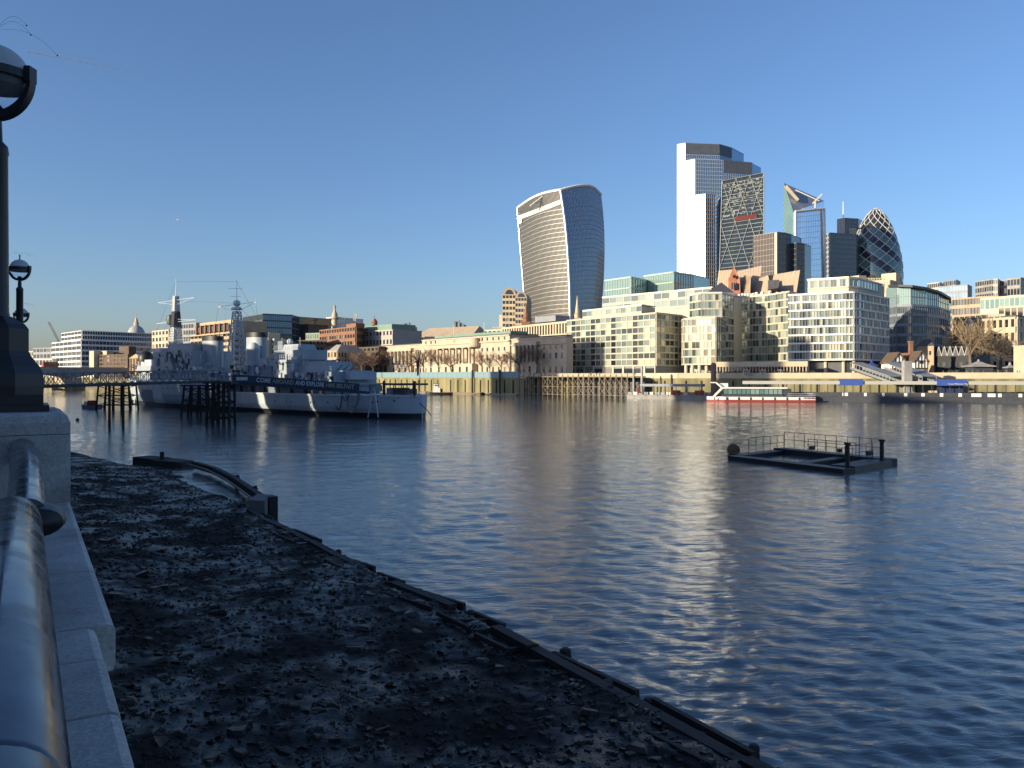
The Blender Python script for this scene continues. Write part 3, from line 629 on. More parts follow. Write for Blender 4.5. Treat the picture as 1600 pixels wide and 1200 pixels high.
for py, a, c in ((451, 357, 378), (463, 360, 376)):
    m_ = MB(); m_.tube(T(sx(a), 0, sz(a, py)), T(sx(c), 0, sz(c, py)), .05, n=4); m_.build('crosstree', steel_mid, ship)
mast(275, 1.5, 1.0, 548, 512, 400, (), 500, None); mast(275, 1.1, .75, 512, 487, 600, ((505, 245, 306, -1.2),), 480, None)
mast(275, .75, .55, 487, 463, 400, ((471, 247, 303, 1.0),), 436, None)
p = T(sx(267, .5), .5, sz(267, 500, .5)); m_ = MB(); m_.lathe(p, [(.2, -1.6), (1.1, -1.2), (1.3, 0), (1.1, 1.2), (.2, 1.6)], 12); m_.build('lantern', steel_dark, ship, smooth=True)
# stern fittings
sbox('stern_canopy', 598, 631, 599, 602, 3.2, blackpaint)
for px in (599, 615, 630):
    for la in (3.1, -3.1): a = T(sx(px, la), la, QD); m_ = MB(); m_.tube(a, a + Vector((0, 0, 2.2)), .1); m_.build('canopy_post', blackpaint, ship)
sbox('stern_locker', 604, 612, 606, 616, 2.4, steel_mid); sbox('stern_locker', 616, 628, 608, 616, 2.0, steel_dark)
for px, la in ((600, 3.6), (648, 2)): a = T(sx(px, la), la, QD); m_ = MB(); m_.tube(a, a + Vector((0, 0, 2.9)), .28, n=8); m_.build('bollard_post', blackpaint, ship)
a = T(sx(656), 0, QD); m_ = MB(); m_.tube(a, T(sx(656), 0, sz(656, 550)), .09, .05); m_.build('ensign_staff', ship_white, ship)
for sgn in (-1, 1): m_ = MB(); m_.tube(T(sx(656), 0, QD + 3.2), T(sx(656) + 2.4, sgn * 1.6, QD), .06); m_.build('staff_stay', steel_mid, ship)
m_ = MB(); z = sz(656, 557); rg = []
for k in range(7): f = k / 6; rg.append([T(sx(656) + .05 + f * .8, .12 * math.sin(f * 7) + .1, z - f * 1.0), T(sx(656) + .05 + f * .55, .12 * math.sin(f * 7 + 1) + .1, z - 3.4 - f * .6), T(sx(656) + .05 + f * .55, .12 * math.sin(f * 7 + 1) + .07, z - 3.4 - f * .6), T(sx(656) + .05 + f * .8, .12 * math.sin(f * 7) + .07, z - f * 1.0)])
m_.loft(rg); m_.build('ensign', mat('navy_flag', (.04, .045, .12), .9, .3, 1.5, col2=(.35, .05, .05)), ship)
gl = MB()
for k in range(22):
    x = 1 + k * 3.2
    if x > xa: break
    a = T(x, hb(x, QD) - .25, QD); gl.tube(a, a + Vector((0, 0, 1.05)), .03, n=4)
for zz in (.55, 1.05): gl.path([T(1 + k * 2, hb(1 + k * 2, QD) - .25, QD + zz) for k in range(int(xa / 2))], .018, 4)
gl.build('guard_rail', steel_mid, ship, kind='stuff')
fg = MB()
for k in range(30):
    x = xb + (SL - xb - 2) * k / 29; a = T(x, hb(x, FD) - .3, FD + 1.6 * max(0, (x / SL - .6) / .4) ** 2); fg.tube(a, a + Vector((0, 0, 1.05)), .03, n=4)
fg.build('guard_rail', steel_mid, ship, kind='stuff')
la = 7.2
m_ = MB()
for a_, c_ in (((583, 606), (575, 652)), ((585, 606), (591, 652))): m_.tube(T(sx(a_[0], la), la, sz(*a_, la)), T(sx(c_[0], la), la, sz(*c_, la)), .13)
m_.build('boarding_ladder', ship_white, ship); sbox('ladder_head', 580, 588, 602, 612, 7.0, steel_mid, lat2=5.5)
for i, (a_, c_, sag) in enumerate(((524, 535, 28), (541, 560, 32), (536, 546, 14), (546, 563, 22))):
    la = 8.4; m_ = MB(); q = [T(sx(a_ + (c_ - a_) * k / 12, la), la + .15, sz(a_, 612 + sag * (1 - (2 * k / 12 - 1) ** 2) ** .5, la)) for k in range(13)]; m_.path(q, .10 if i % 2 == 0 else .2, 6); m_.build('hose', (blackpaint, steel_mid)[i % 2], ship)
m_ = MB(); a = T(sx(213, 2.4), 2.6, sz(213, 602, 2.4)); q = [a.lerp(T(sx(214, 2.4), 3.2, 0.1), k / 10) for k in range(11)]; m_.path(q, .2, 5); m_.build('anchor_chain', ship_white, ship)
m_ = MB(); a = T(-.3, 1, 3.2); m_.path([a, a + Vector((1.6, -.4, -1.5)), a + Vector((2.4, -.6, -2.6))], .09, 5); m_.build('mooring_line', blackpaint, ship)
def text(body, m, parent, origin, xdir, size, ext=.02, name='lettering', up=Vector((0, 0, 1)), sxx=1.0, bold=0.0):
    cu = bpy.data.curves.new(name, 'FONT'); cu.body = body; cu.size = size; cu.extrude = ext; cu.offset = bold; cu.resolution_u = 3
    to = bpy.data.objects.new(name, cu); C.objects.link(to); bpy.context.view_layer.update()
    me = bpy.data.meshes.new_from_object(to.evaluated_get(bpy.context.evaluated_depsgraph_get())); bpy.data.objects.remove(to); bpy.data.curves.remove(cu)
    x = xdir.normalized(); zz = x.cross(up).normalized(); y = zz.cross(x)
    M = Matrix(((x.x * sxx, y.x, zz.x, origin.x), (x.y * sxx, y.y, zz.y, origin.y), (x.z * sxx, y.z, zz.z, origin.z), (0, 0, 0, 1))); me.transform(M)
    me.materials.clear(); me.materials.append(m); o = bpy.data.objects.new(name, me); C.objects.link(o)
    if parent is not None: attach(o, parent)
    return o
xq = sx(604, 6.6); z = sz(604, 623, 6.6); laq = hb(xq, z); x2 = sx(622, 6.2); a = T(xq, laq + .06, z); c = T(x2, hb(x2, z) + .06, z); to = text('BELFAST', red, ship, a, c - a, .8, .02, sxx=.75)

# fittings, ventilators, ladders, awning rails and rigging
for i in range(150):
    px = rng.uniform(244, 300) if i < 45 else (rng.uniform(300, 424) if i < 95 else rng.uniform(424, 520))
    lo_, hi_ = ((551, 590) if px < 300 else ((572, 592) if px < 424 else (566 if px < 459 else 582, 597))); la = (6.05 if px < 300 else 5.45 if px < 424 else 5.1 if px < 456 else 5.55) + .05
    py = rng.uniform(lo_, hi_); big = rng.random()
    piece('fitting', (navy_dark, steel_dark, ship_white, navy_grey, steel_mid)[i % 5], ship, T(sx(px, la), la, sz(px, py, la)), (rng.uniform(.2, 1.3), rng.uniform(.25, .8), rng.uniform(.3, 1.6)), RZ)
for i in range(46):
    px = 246 + i * 5.2; la = rng.uniform(2.5, 5.0); x = sx(px, la); zb = FD + (rng.uniform(2.0, 6.5) if 300 < px < 420 else 7.0 if px <= 300 else 5.5); m_ = MB(); m_.tube(T(x, la, zb - 1.5), T(x, la, zb + rng.uniform(.4, 1.8)), rng.uniform(.05, .22), n=6); m_.build('ventilator', (navy_grey, steel_mid, ship_white)[i % 3], ship)
for (a0, a1, py, la) in ((241, 300, 548.5, 6.0), (262, 300, 536.5, 4.5), (422, 458, 561.5, 5.0), (428, 469, 546.5, 3.6), (300, 386, 581.5, 5.2), (384, 424, 571.5, 5.4), (457, 523, 580.5, 5.4)):
    m_ = MB(); n_ = 12; pp = [T(sx(a0 + (a1 - a0) * k / n_, la), la, sz((a0 + a1) / 2, py, la)) for k in range(n_ + 1)]
    for p_ in pp: m_.tube(p_, p_ + Vector((0, 0, 1.0)), .035, n=4)
    for h_ in (.5, 1.0): m_.path([p_ + Vector((0, 0, h_)) for p_ in pp], .025, 4)
    m_.build('deck_rail', ship_white, ship, kind='stuff')
for (a_, b_) in (((370, 474), (275, 470)), ((370, 440), (430, 548)), ((370, 476), (455, 560)), ((275, 440), (222, 575)), ((275, 470), (240, 560)), ((275, 505), (330, 560)), ((370, 500), (335, 575)), ((400, 478), (412, 560)), ((341, 478), (330, 565)), ((275, 440), (370, 440))):
    m_ = MB(); m_.tube(T(sx(a_[0]), 0, sz(*a_)), T(sx(b_[0]), 0, sz(*b_)), .03, n=3); m_.build('rigging', steel_dark, ship)
for k in range(5):
    for px0 in (250, 268, 432): la = 6.08 if px0 < 300 else 5.08; p_ = T(sx(px0 + k * 5, la), la, sz(px0, 556 if px0 < 300 else 567, la)); piece('scuttle', blackpaint, ship, p_, (.35, .12, .35), RZ)
# ------------------------------------------------------------------ jetty to the ship: truss bridge, gangway with banner, timber dolphins
def truss(root, a, c, h, w, n, m, m2):
    a = Vector(a); c = Vector(c); d = (c - a); dd = Vector((d.x, d.y)).normalized(); nn = Vector((dd.y, -dd.x, 0)); L_ = d.length
    for sgn in (1, -1):
        o_ = nn * (w / 2 * sgn); m_ = MB(); m_.tube(a + o_ + Vector((0, 0, h)), c + o_ + Vector((0, 0, h)), .1, n=5); m_.build('top_chord', m, root)
        m_ = MB(); m_.tube(a + o_, c + o_, .16, n=5); m_.build('bottom_chord', m2, root)
        for k in range(n):
            p, q = a + d * (k / n) + o_, a + d * ((k + 1) / n) + o_; m_ = MB(); m_.tube(p, q + Vector((0, 0, h)), .06, n=4); m_.tube(q, p + Vector((0, 0, h)), .06, n=4); m_.build('brace', m, root)
            m_ = MB(); m_.tube(p, p + Vector((0, 0, h)), .07, n=4); m_.build('truss_post', m, root)
    m_ = MB(); e = nn * (w / 2 + .1); m_.hexa([a - e + Vector((0, 0, -.35)), c - e + Vector((0, 0, -.35)), c + e + Vector((0, 0, -.35)), a + e + Vector((0, 0, -.35))], [a - e, c - e, c + e, a + e]); m_.build('deck', m2, root)
jb = thing('footbridge', 'grey steel truss footbridge leading out to the warship', 'footbridge', W(40, 600, 132))
JA, JC = W(5, 604.5, 124), W(338, 595, 150)
truss(jb, JA, JC, 2.0, 2.4, 26, steel_mid, steel_dark)
gw = thing('gangway', 'sloping gangway with a long navy banner, down to the ship stern', 'gangway', W(345, 595, 150))
GA, GC = W(340, 595.5, 149.5), W(578, 613, 154)
truss(gw, GA, GC, 1.1, 1.8, 16, steel_mid, steel_dark)
d = (GC - GA); dd = d.normalized(); dn = Vector((dd.y, -dd.x, 0)).normalized()
b0, b1 = .10, .93; a = GA + d * b0 + dn * 1.12; c = GA + d * b1 + dn * 1.12; m_ = MB()
zz = Vector((0, 0, 1)); m_.hexa([a + zz * .05, c + zz * .05, c + zz * .05 - dn * .06, a + zz * .05 - dn * .06], [a + zz * 1.5, c + zz * 1.5, c + zz * 1.5 - dn * .06, a + zz * 1.5 - dn * .06]); bo = m_.build('banner', mat('banner_navy', (.03, .05, .10), .7, .1, 1), gw)
tw = mat('banner_white', (.58, .58, .60), .7, .05, 1); tg = mat('banner_gold', (.36, .33, .26), .7, .05, 1)
Lb = (c - a).length; up = Vector((0, 0, 1))
for body, f0, f1, m in (('COME', .185, .295, tw), ('ABOARD', .31, .475, tg), ('AND EXPLORE', .49, .715, tw), ('HMS BELFAST', .73, .955, tg)):
    to = text(body, m, bo, a + (c - a) * f0 + dn * .02 + zz * .42, c - a, 1.12, .012, 'banner_lettering', bold=.02)
    me = to.data; ext = max((v.co - (a + (c - a) * f0)).dot(dd) for v in me.vertices); k = (f1 - f0) * Lb / ext; o0 = a + (c - a) * f0
    for v in me.vertices: v.co += dd * ((v.co - o0).dot(dd) * (k - 1))
piece('banner_logo', tw, gw, a + (c - a) * .075 + dn * .03 + zz * .8, (2.0, .05, .6), math.atan2(dd.y, dd.x))
def dolphin(label, px0, px1, pyb, Y, ztop, rows=4, deep=3.0, batter=.0, cat='dolphin'):
    a = XY(px0, Y); c = XY(px1, Y); t = thing('pile_cluster', label, cat, (a.x, a.y, 0), 'timber pile clusters under the footbridge')
    n_ = max(3, rows)
    for j, dy in enumerate((0, deep)):
        for k in range(n_):
            f = k / (n_ - 1); p = a.lerp(c, f) + Vector((0, dy)); lean = batter * (f - .5) * 2
            m_ = MB(); m_.tube((p.x + lean, p.y, -2), (p.x, p.y, ztop - .02 * k), .27, .24, 8); m_.build('pile', timber, t)
        for z in (1.2, ztop * .55, ztop - .5):
            p, q = a + Vector((-.3, dy - .33)), c + Vector((.3, dy - .33)); m_ = MB(); m_.tube((p.x, p.y, z), (q.x, q.y, z), .17, n=4); m_.build('waling', timber, t)
        for z0, z1 in ((1.2, ztop * .55), (ztop * .55, ztop - .5)):
            p, q = a + Vector((0, dy - .4)), c + Vector((0, dy - .4)); m_ = MB(); m_.tube((p.x, p.y, z0), (q.x, q.y, z1), .12, n=4); m_.tube((q.x, q.y, z0), (p.x, p.y, z1), .12, n=4); m_.build('cross_brace', timber, t)
    m_ = MB(); m_.box(((a.x + c.x) / 2, a.y + deep / 2, ztop + .15), ((c - a).length + 1.2, deep + 1.0, .3)); m_.build('cap', timber, t); return t
dolphin('timber pile cluster nearest the red dinghy, left of the ship bow', 154, 201, 640, 205 * 1.0, 6.6, 5, 4, .8)
dolphin('battered timber pile cluster in front of the ship bridge', 288, 324, 650, 170, 6.4, 4, 3.5, .9)
dolphin('tall dense timber pile cluster where the banner gangway starts', 324, 357, 665, 141, 7.2, 5, 3.0, .15)
for px, lb in ((171, 'thin lone pile standing in the water, left of the pair'), (192.5, 'thin lone pile standing in the water, right of the pair')):
    p = XY(px, 136); m_ = MB(); m_.tube((p.x, p.y, -3), (p.x, p.y, 7.0), .24, .22, 8); m_.tube((p.x, p.y, 6.9), (p.x, p.y, 7.05), .27, .27, 8); tag(m_.build('mooring_pile', timber, None), lb, 'pile', 'lone piles')
# small craft and buoys
def boat(name, label, px, py, Lb_, w_, h_, m, ang, cabin=None):
    Y_ = H * F / (py - HY); p = XY(px, Y_); t = thing(name, label, 'boat', (p.x, p.y, 0)); co, si = math.cos(ang), math.sin(ang)
    def q(x, y, z): return Vector((p.x + x * co - y * si, p.y + x * si + y * co, z))
    m_ = MB(); rg = []
    for f, wf, zf in ((-.5, .75, 1.0), (-.35, .95, .92), (0, 1, .9), (.3, .8, 1.05), (.45, .4, 1.25), (.5, .05, 1.35)):
        rg.append([q(f * Lb_, -w_ / 2 * wf * .8, -.4), q(f * Lb_, w_ / 2 * wf * .8, -.4), q(f * Lb_, w_ / 2 * wf, h_ * zf), q(f * Lb_, -w_ / 2 * wf, h_ * zf)][::-1])
    m_.loft(rg); m_.build('hull', m, t); m_ = MB()
    for f in (-.45, -.2, .1, .35):
        m_.tube(q(f * Lb_, -w_ / 2, h_ * .75), q(f * Lb_, -w_ / 2, h_ * .2), .14, n=6)
    m_.build('fender', blackpaint, t)
    return t, q
t, q = boat('tug_boat', 'small white and black tug with a wheelhouse beyond the ship stern', 686, 617, 12.5, 4, 1.2, blackpaint, R(178))
for (x, z0, z1, l_, w_, m) in ((1.0, 1.2, 3.3, 3.4, 2.6, white), (1.4, 3.32, 5.0, 2.2, 2.0, white), (-.9, 1.2, 2.8, 1.4, 1.4, red)):
    m_ = MB(); m_.hexa([q(x - l_ / 2, -w_ / 2, z0), q(x + l_ / 2, -w_ / 2, z0), q(x + l_ / 2, w_ / 2, z0), q(x - l_ / 2, w_ / 2, z0)], [q(x - l_ / 2, -w_ / 2, z1), q(x + l_ / 2 * .8, -w_ / 2, z1), q(x + l_ / 2 * .8, w_ / 2, z1), q(x - l_ / 2, w_ / 2, z1)]); m_.build('wheelhouse' if m is white else 'funnel', m, t)
for x in (.4, 1.0, 1.6):
    for sgn in (-1, 1): p_ = q(x, sgn * 1.0, 4.3); piece('window', g_dark, t, p_, (.4, .12, .6), R(178))
m_ = MB(); m_.tube(q(.6, 0, 5), q(.6, 0, 7), .06); m_.build('mast', steel_mid, t); m_ = MB(); m_.hexa([q(-.1, -1.2, 5.02), q(2.6, -1.2, 5.02), q(2.6, 1.2, 5.02), q(-.1, 1.2, 5.02)], [q(-.1, -1.2, 5.2), q(2.5, -1.2, 5.2), q(2.5, 1.2, 5.2), q(-.1, 1.2, 5.2)]); m_.build('roof', red, t)
t, q = boat('dinghy', 'red and grey dinghy tied up by the left pile cluster', 142, 638, 7.5, 2.4, .8, steel_mid, R(150))
m_ = MB(); m_.hexa([q(-2, -.8, .7), q(.6, -.8, .7), q(.6, .8, .7), q(-2, .8, .7)], [q(-1.8, -.7, 2.1), q(.3, -.7, 2.1), q(.3, .7, 2.1), q(-1.8, .7, 2.1)]); m_.build('cuddy', red, t)
m_ = MB(); m_.hexa([q(1.2, -.6, .7), q(2.3, -.6, .7), q(2.3, .6, .7), q(1.2, .6, .7)], [q(1.3, -.5, 1.8), q(2.2, -.5, 1.8), q(2.2, .5, 1.8), q(1.3, .5, 1.8)]); m_.build('console', white, t)
def buoy(label, px, py, r, m, sz_=1.0):
    Y_ = H * F / (py - HY); p = XY(px, Y_); t = thing('buoy', label, 'buoy', (p.x, p.y, 0)); m_ = MB(); m_.lathe((p.x, p.y, 0), [(r * .8, -r * .4), (r, 0), (r, r * .8 * sz_), (r * .75, r * 1.15 * sz_), (r * .2, r * 1.25 * sz_)], 14); m_.build('float', m, t, smooth=True)
    m_ = MB(); m_.tube((p.x, p.y, r * 1.2 * sz_), (p.x, p.y, r * 1.7 * sz_), r * .14); m_.build('ring_post', steel_dark, t); return t
buoy('small black buoy on the open water at the far left', 121, 657, .32, blackpaint); buoy('low black and white mooring buoy right of the tug', 754, 617, 1.1, blackpaint, .8)
# floating work raft
wr_ = thing('work_raft', 'black steel work raft with railings and two bollard posts on the river', 'raft', (26, 76, 0))
def gp_(px, py, z=.45): Y_ = (H - z) * F / (py - HY); return W(px, py, Y_)
FL, FR, RT = gp_(1146, 711), gp_(1326, 732), gp_(1394, 721); BL = FL + (RT - FR)
def pont(a, c, w_, z1, nm='float'):
    dd_ = (Vector(c.xy) - Vector(a.xy)).normalized(); n_ = Vector((dd_.y, -dd_.x)) * w_ / 2; m_ = MB(); A, Cc = a.xy, c.xy
    m_.hexa([(*(A + n_), -.5), (*(Cc + n_), -.5), (*(Cc - n_), -.5), (*(A - n_), -.5)], [(*(A + n_), z1), (*(Cc + n_), z1), (*(Cc - n_), z1), (*(A - n_), z1)]); m_.build(nm, blackpaint, wr_)
e1 = (FR - FL).normalized(); e2 = (BL - FL).normalized()
pont(FL, FR, 1.5, .42); pont(BL - e1 * .5 + e2 * .8, RT + e2 * .8 - e1 * .4, 1.6, .6); pont(FL.lerp(BL, .13), BL - e2 * .1, 1.5, .42); pont(FR.lerp(RT, .12) - e1 * 1.2, RT - e2 * .1 - e1 * 1.2, 2.2, .52, 'deck'); pont(FL.lerp(FR, .6) + e2 * .9, BL.lerp(RT, .6) - e2 * .2, 1.2, .40)
def rail_run(a, c, n_, z0, h_):
    for k in range(n_ + 1):
        p_ = a.lerp(c, k / n_); m_ = MB(); m_.tube((p_.x, p_.y, z0), (p_.x, p_.y, z0 + h_), .035, n=5); m_.build('railing_post', blackpaint, wr_)
    for f in (.5, 1.0): m_ = MB(); m_.tube((a.x, a.y, z0 + h_ * f), (c.x, c.y, z0 + h_ * f), .028, n=5); m_.build('railing_bar', blackpaint, wr_)
rail_run(BL + e2 * 1.2, RT + e2 * 1.2 - e1 * 1.5, 9, .7, 1.65); rail_run(FL.lerp(BL, .35) - e1 * .2, BL + e2 * 1.1, 5, .42, 1.6); rail_run(FR.lerp(RT, .35) - e1 * 2.1, RT - e1 * 2.1, 4, .6, 1.45); rail_run(BL + e1 * 4 - e2 * .0, RT - e1 * 4, 5, .7, 1.2)
for p_, h_ in ((FR.lerp(RT, .12) - e1 * .7, 2.6), (RT - e1 * .8 - e2 * .6, 2.5)):
    m_ = MB(); m_.lathe((p_.x, p_.y, 0), [(.2, .2), (.19, h_ - .2), (.3, h_ - .18), (.3, h_), (.1, h_ + .02)], 10); m_.build('bollard_post', blackpaint, wr_)
for f, w_ in ((.3, .5), (.55, .35), (.8, .6)): p_ = BL.lerp(RT, f) + e2 * .6; piece('deck_fitting', steel_dark, wr_, (p_.x, p_.y, .95), (w_, .4, .4), .4)
p_ = gp_(1146, 708, .1); m_ = MB(); m_.tube((p_.x - .1, p_.y - .55, .45), (p_.x + .1, p_.y + .55, .45), .66, n=18); m_.tube((p_.x - .12, p_.y - .62, .45), (p_.x - .1, p_.y - .55, .45), .5, .64, n=18)
tag(m_.build('drum_buoy', rust, None, smooth=True), 'rusty brown drum buoy at the left end of the work raft', 'buoy')
# ------------------------------------------------------------------ buildings of the far bank
def online(px, A, Bp):
    k = (px - VX) / F; d = Bp - A; t = (k * A.y - A.x) / (d.x - k * d.y); return A + d * t
G0 = NBZ
# --- long classical stone building with columns
CA, CB = XY(590, 493), XY(885, 360); cd = (CB - CA).normalized(); cn = Vector((cd.y, -cd.x)); crz = math.atan2(cd.y, cd.x)
ch = thing('classical_building', 'long pale classical stone building with columned porticoes on the far quay', 'building', (CA.x, CA.y, G0))
def cseg(px0, px1, out, z0, z1, m, nm, parent=ch, inn=18):
    P, Q = online(px0, CA, CB), online(px1, CA, CB); m_ = MB(); m_.slab(P, Q, z0, z1, out, inn); return m_.build(nm, m, parent)
ZW, ZA = 26.4, 28.6
cseg(590, 662, 0, G0, ZW, portland, 'wing'); cseg(799, 885, .002, G0, ZW, portland, 'wing', inn=4); cseg(662.1, 798.9, 1.0, G0, ZA, portland, 'centre_block')
for a_, c_, o_, zt in ((590, 662, .0, ZW), (799, 885, .0, ZW), (662.1, 798.9, 1.0, ZA)):
    cseg(a_, c_, o_ + .7, zt - 3.3, zt - 2.7, portland, 'cornice', inn=0); cseg(a_, c_, o_ + .45, zt - .5, zt + .1, portland, 'parapet', inn=18.2 if a_ != 799 else 4.2); cseg(a_, c_, o_ + .3, G0 + 5.6, G0 + 6.1, portland, 'string_course', inn=0); cseg(a_, c_, o_ + .25, G0, G0 + .8, portland, 'plinth', inn=0)
    cseg(a_, c_, o_ - .5, zt + .12, zt + .7, slate, 'roof', inn=17 if a_ != 799 else 3.6)
m_ = MB(); P, Q = online(672, CA, CB), online(790, CA, CB); m_.slab(P - cn * 3, Q - cn * 3, ZA + .7, ZA + 2.2, 0, 11); m_.build('roof', greenroof, ch)
def cwin(px, zc, w_, h_, out=0.0, nm='window'):
    p_ = online(px, CA, CB) + cn * (out + .04); o_ = piece(nm, g_dark, ch, (p_.x, p_.y, zc), (w_, .12, h_), crz)
    q_ = online(px, CA, CB) + cn * (out + .14); piece('sill', portland, ch, (q_.x, q_.y, zc - h_ / 2 - .15), (w_ * 1.3, .3, .25), crz)
def colonnade(px0, px1, nc, out, z0, z1, wn_=True):
    P, Q = online(px0, CA, CB) + cn * out, online(px1, CA, CB) + cn * out
    for k in range(nc):
        p_ = P.lerp(Q, (k + .5) / nc); m_ = MB(); m_.lathe((p_.x, p_.y, 0), [(.95, z0), (.95, z0 + .3), (.78, z0 + .45), (.75, z0 + 4), (.64, z1 - .8), (.85, z1 - .5), (.95, z1 - .3), (.95, z1)], 12); m_.build('column', portland, ch, smooth=True)
        if wn_:
            w = P.lerp(Q, min((k + 1.0) / nc, .98)) - cn * (out - .06)
            if k < nc - 1: piece('window', g_dark, ch, (w.x, w.y, z0 + 2.2), (1.2, .12, 2.6), crz); piece('window', g_dark, ch, (w.x, w.y, z0 + 6.2), (1.2, .12, 2.0), crz)
    cseg(px0 - 1, px1 + 1, out + 1.1, z1 + .01, z1 + 1.5, portland, 'entablature', inn=out + 1.1); cseg(px0 - 1, px1 + 1, out + 1.0, G0, z0 - .01, portland, 'podium', inn=out + 1.0)
colonnade(611, 646, 6, 1.2, G0 + 6.1, ZW - 3.4); colonnade(688, 748, 6, 3.6, G0 + 6.1, ZA - 5.4); colonnade(806, 843, 6, 1.2, G0 + 6.1, ZW - 3.4)
p_ = online(748, CA, CB) + cn * 2.4; m_ = MB(); m_.lathe((p_.x, p_.y, 0), [(2.6, ZA - 5.3), (2.9, ZA - 4.6), (2.9, ZA - 3.2), (2.6, ZA - 3.1), (2.6, ZA - .8)], 16); m_.build('rounded_end', portland, ch)
m_ = MB(); p_ = online(712, CA, CB) + cn * 1.06; q_ = p_ + cn * .25; m_.tube((p_.x, p_.y, ZA - 1.3), (q_.x, q_.y, ZA - 1.3), 1.1, n=18); m_.build('clock', buff, ch)
for px in (595, 603, 650, 657, 850, 860, 869, 878): cwin(px, G0 + 9.0, 1.25, 2.6); cwin(px, G0 + 13.0, 1.2, 1.8); cwin(px, G0 + 2.9, 1.25, 2.6)
for px in (620, 629, 638, 815, 824, 833): cwin(px, G0 + 2.9, 1.3, 2.8, 2.2)
for px in (668, 676, 683, 756, 764, 773, 782, 791): cwin(px, G0 + 9.0, 1.25, 2.6, 1.0); cwin(px, G0 + 13.0, 1.2, 1.8, 1.0); cwin(px, G0 + 2.9, 1.25, 2.6, 1.0); cwin(px, ZA - 1.5, 1.1, 1.5, 1.0)
for px in (697, 708, 719, 730, 741): cwin(px, G0 + 3.0, 1.5, 3.0, 4.6)
sd = (XY(890, 371) - CB)                                   # short return wall at the right end
m_ = MB()
for px in (690, 737, 765): 
    p_ = online(px, CA, CB) - cn * 8; m2_ = MB(); m2_.tube((p_.x, p_.y, ZA + 1), (p_.x, p_.y, ZA + 8), .13); m2_.build('flagpole', white, ch)
hd = thing('hoarding', 'pale blue hoarding on top of the river wall by the classical building', 'hoarding', (*wline[6], G0))
for i in (5, 6):
    a, c = wline[i], wline[i + 1]; L_ = (c - a).length; nn_ = int(L_ / 4); dd_ = (c - a) / L_
    for k in range(nn_):
        p_ = a + dd_ * (k + .5) * L_ / nn_; piece('panel', hoard, hd, (p_.x, p_.y, G0 + .9 - .55), (L_ / nn_ - .08, 1.5, 2.9), math.atan2(dd_.y, dd_.x))
for px, Y_ in ((644, 436), (738, 388), (781, 372)):
    p_ = XY(px, Y_); m_ = MB(); m_.lathe((p_.x, p_.y, 0), [(.45, -2), (.45, 11), (.3, 11.6)], 9); tag(m_.build('mooring_dolphin', blackpaint, None), {644: 'black mooring pile by the river wall, just right of the ship stern', 738: 'thick black mooring pile in front of the blue hoarding', 781: 'black mooring pile at the right end of the hoarding'}[px], 'pile')

# --- riverside apartments in three blocks
SC = 1.1
def Q3(l): return [(a, c * SC) for a, c in l]
t, fr, zA = block('apartment_building', 'cream gridded apartment block beside the timber jetty, flat stepped roof', 'building', Q3([(886, 351), (1025, 308), (1066, 322)]), 490, ZP(572, 308 * SC), (17, 6), 8, cream2, g_flat, 22, .22, .11, .35, toppt=1, dark=(1, 5, 9, 13), ang=.2)  # dark panes in four columns stand for the shade of recessed balconies
b = MB(); b.prism(back([f - (f - fr[1]) * .02 for f in fr], 21), G0 - .1, ZP(572, 308 * SC) - .02); b.build('ground_floor', greywall, t)
L_ = (fr[1] - fr[0]).length; d_ = (fr[1] - fr[0]) / L_; rz_ = math.atan2(d_.y, d_.x); n_ = Vector((d_.y, -d_.x))
for k in range(9):
    p_ = fr[0] + d_ * L_ * (k + .5) / 9 + n_ * .15; zc = (G0 + ZP(572, 308 * SC)) / 2; piece('shop_window', g_dark, t, (p_.x, p_.y, zc - .1), (L_ / 9 * .8, .2, 2.4), rz_)
    for e in (-.5, .5): pp = p_ + d_ * L_ / 9 * e * .92; piece('shop_pier', cream2, t, (pp.x, pp.y, zc), (.5, .6, ZP(572, 308 * SC) - G0), rz_)
def upper(parent, pts, top, base, nbs, nf, gm=g_flat, D=16, wall=cream2, band=.3, pier=.08, roofm=white):
    front = [XY(*p) for p in Q3(pts)]; z1, z0 = ZP(top, pts[-1][1] * SC), ZP(base, pts[-1][1] * SC); m_ = MB(); poly = back(front, D); m_.prism(poly, G0 + .3, z1); m_.build('penthouse', wall, parent); g_ = MB()
    for i in range(len(front) - 1):
        if nbs[i]: facade(parent, g_, front[i], front[i + 1], z0, z1, nbs[i], nf, gm, band, pier, .3)
    g_.build('facade_grid', wall, parent, kind='stuff'); m_ = MB(); cc = sum(poly, Vector((0, 0))) / len(poly); m_.prism([cc + (p - cc) * 1.015 for p in poly], z1 + .32, z1 + .75); m_.build('roof', roofm, parent); return z1
upper(t, [(911, 352), (1003, 322), (1010, 326)], 479, 491, (12, 0), 1, D=8)
upper(t, [(942, 372), (1112, 330), (1120, 336)], 453, 480, (14, 0), 2, D=10)
t2, fr2, zB = block('apartment_building', 'rounded pale apartment block on columns left of the dark concave wing', 'building', Q3([(1066, 303), (1070, 299), (1118, 291), (1127, 294), (1133, 304)]), 497, ZP(570, 292 * SC), (2, 8, 3, 3), 6, cream2, g_flat, 14, .18, .07, .35, toppt=2, ang=.24)
upper(t2, [(1078, 310), (1096, 303), (1128, 302), (1146, 312)], 463, 570, (4, 6, 4), 9, D=14, band=.2, wall=cream2)
for px in (1072, 1082, 1093, 1104, 1116): p_ = XY(px, 295 * SC); m_ = MB(); m_.tube((p_.x, p_.y, G0), (p_.x, p_.y, ZP(570, 292 * SC)), .7, n=12); m_.build('column', cream2, t2)
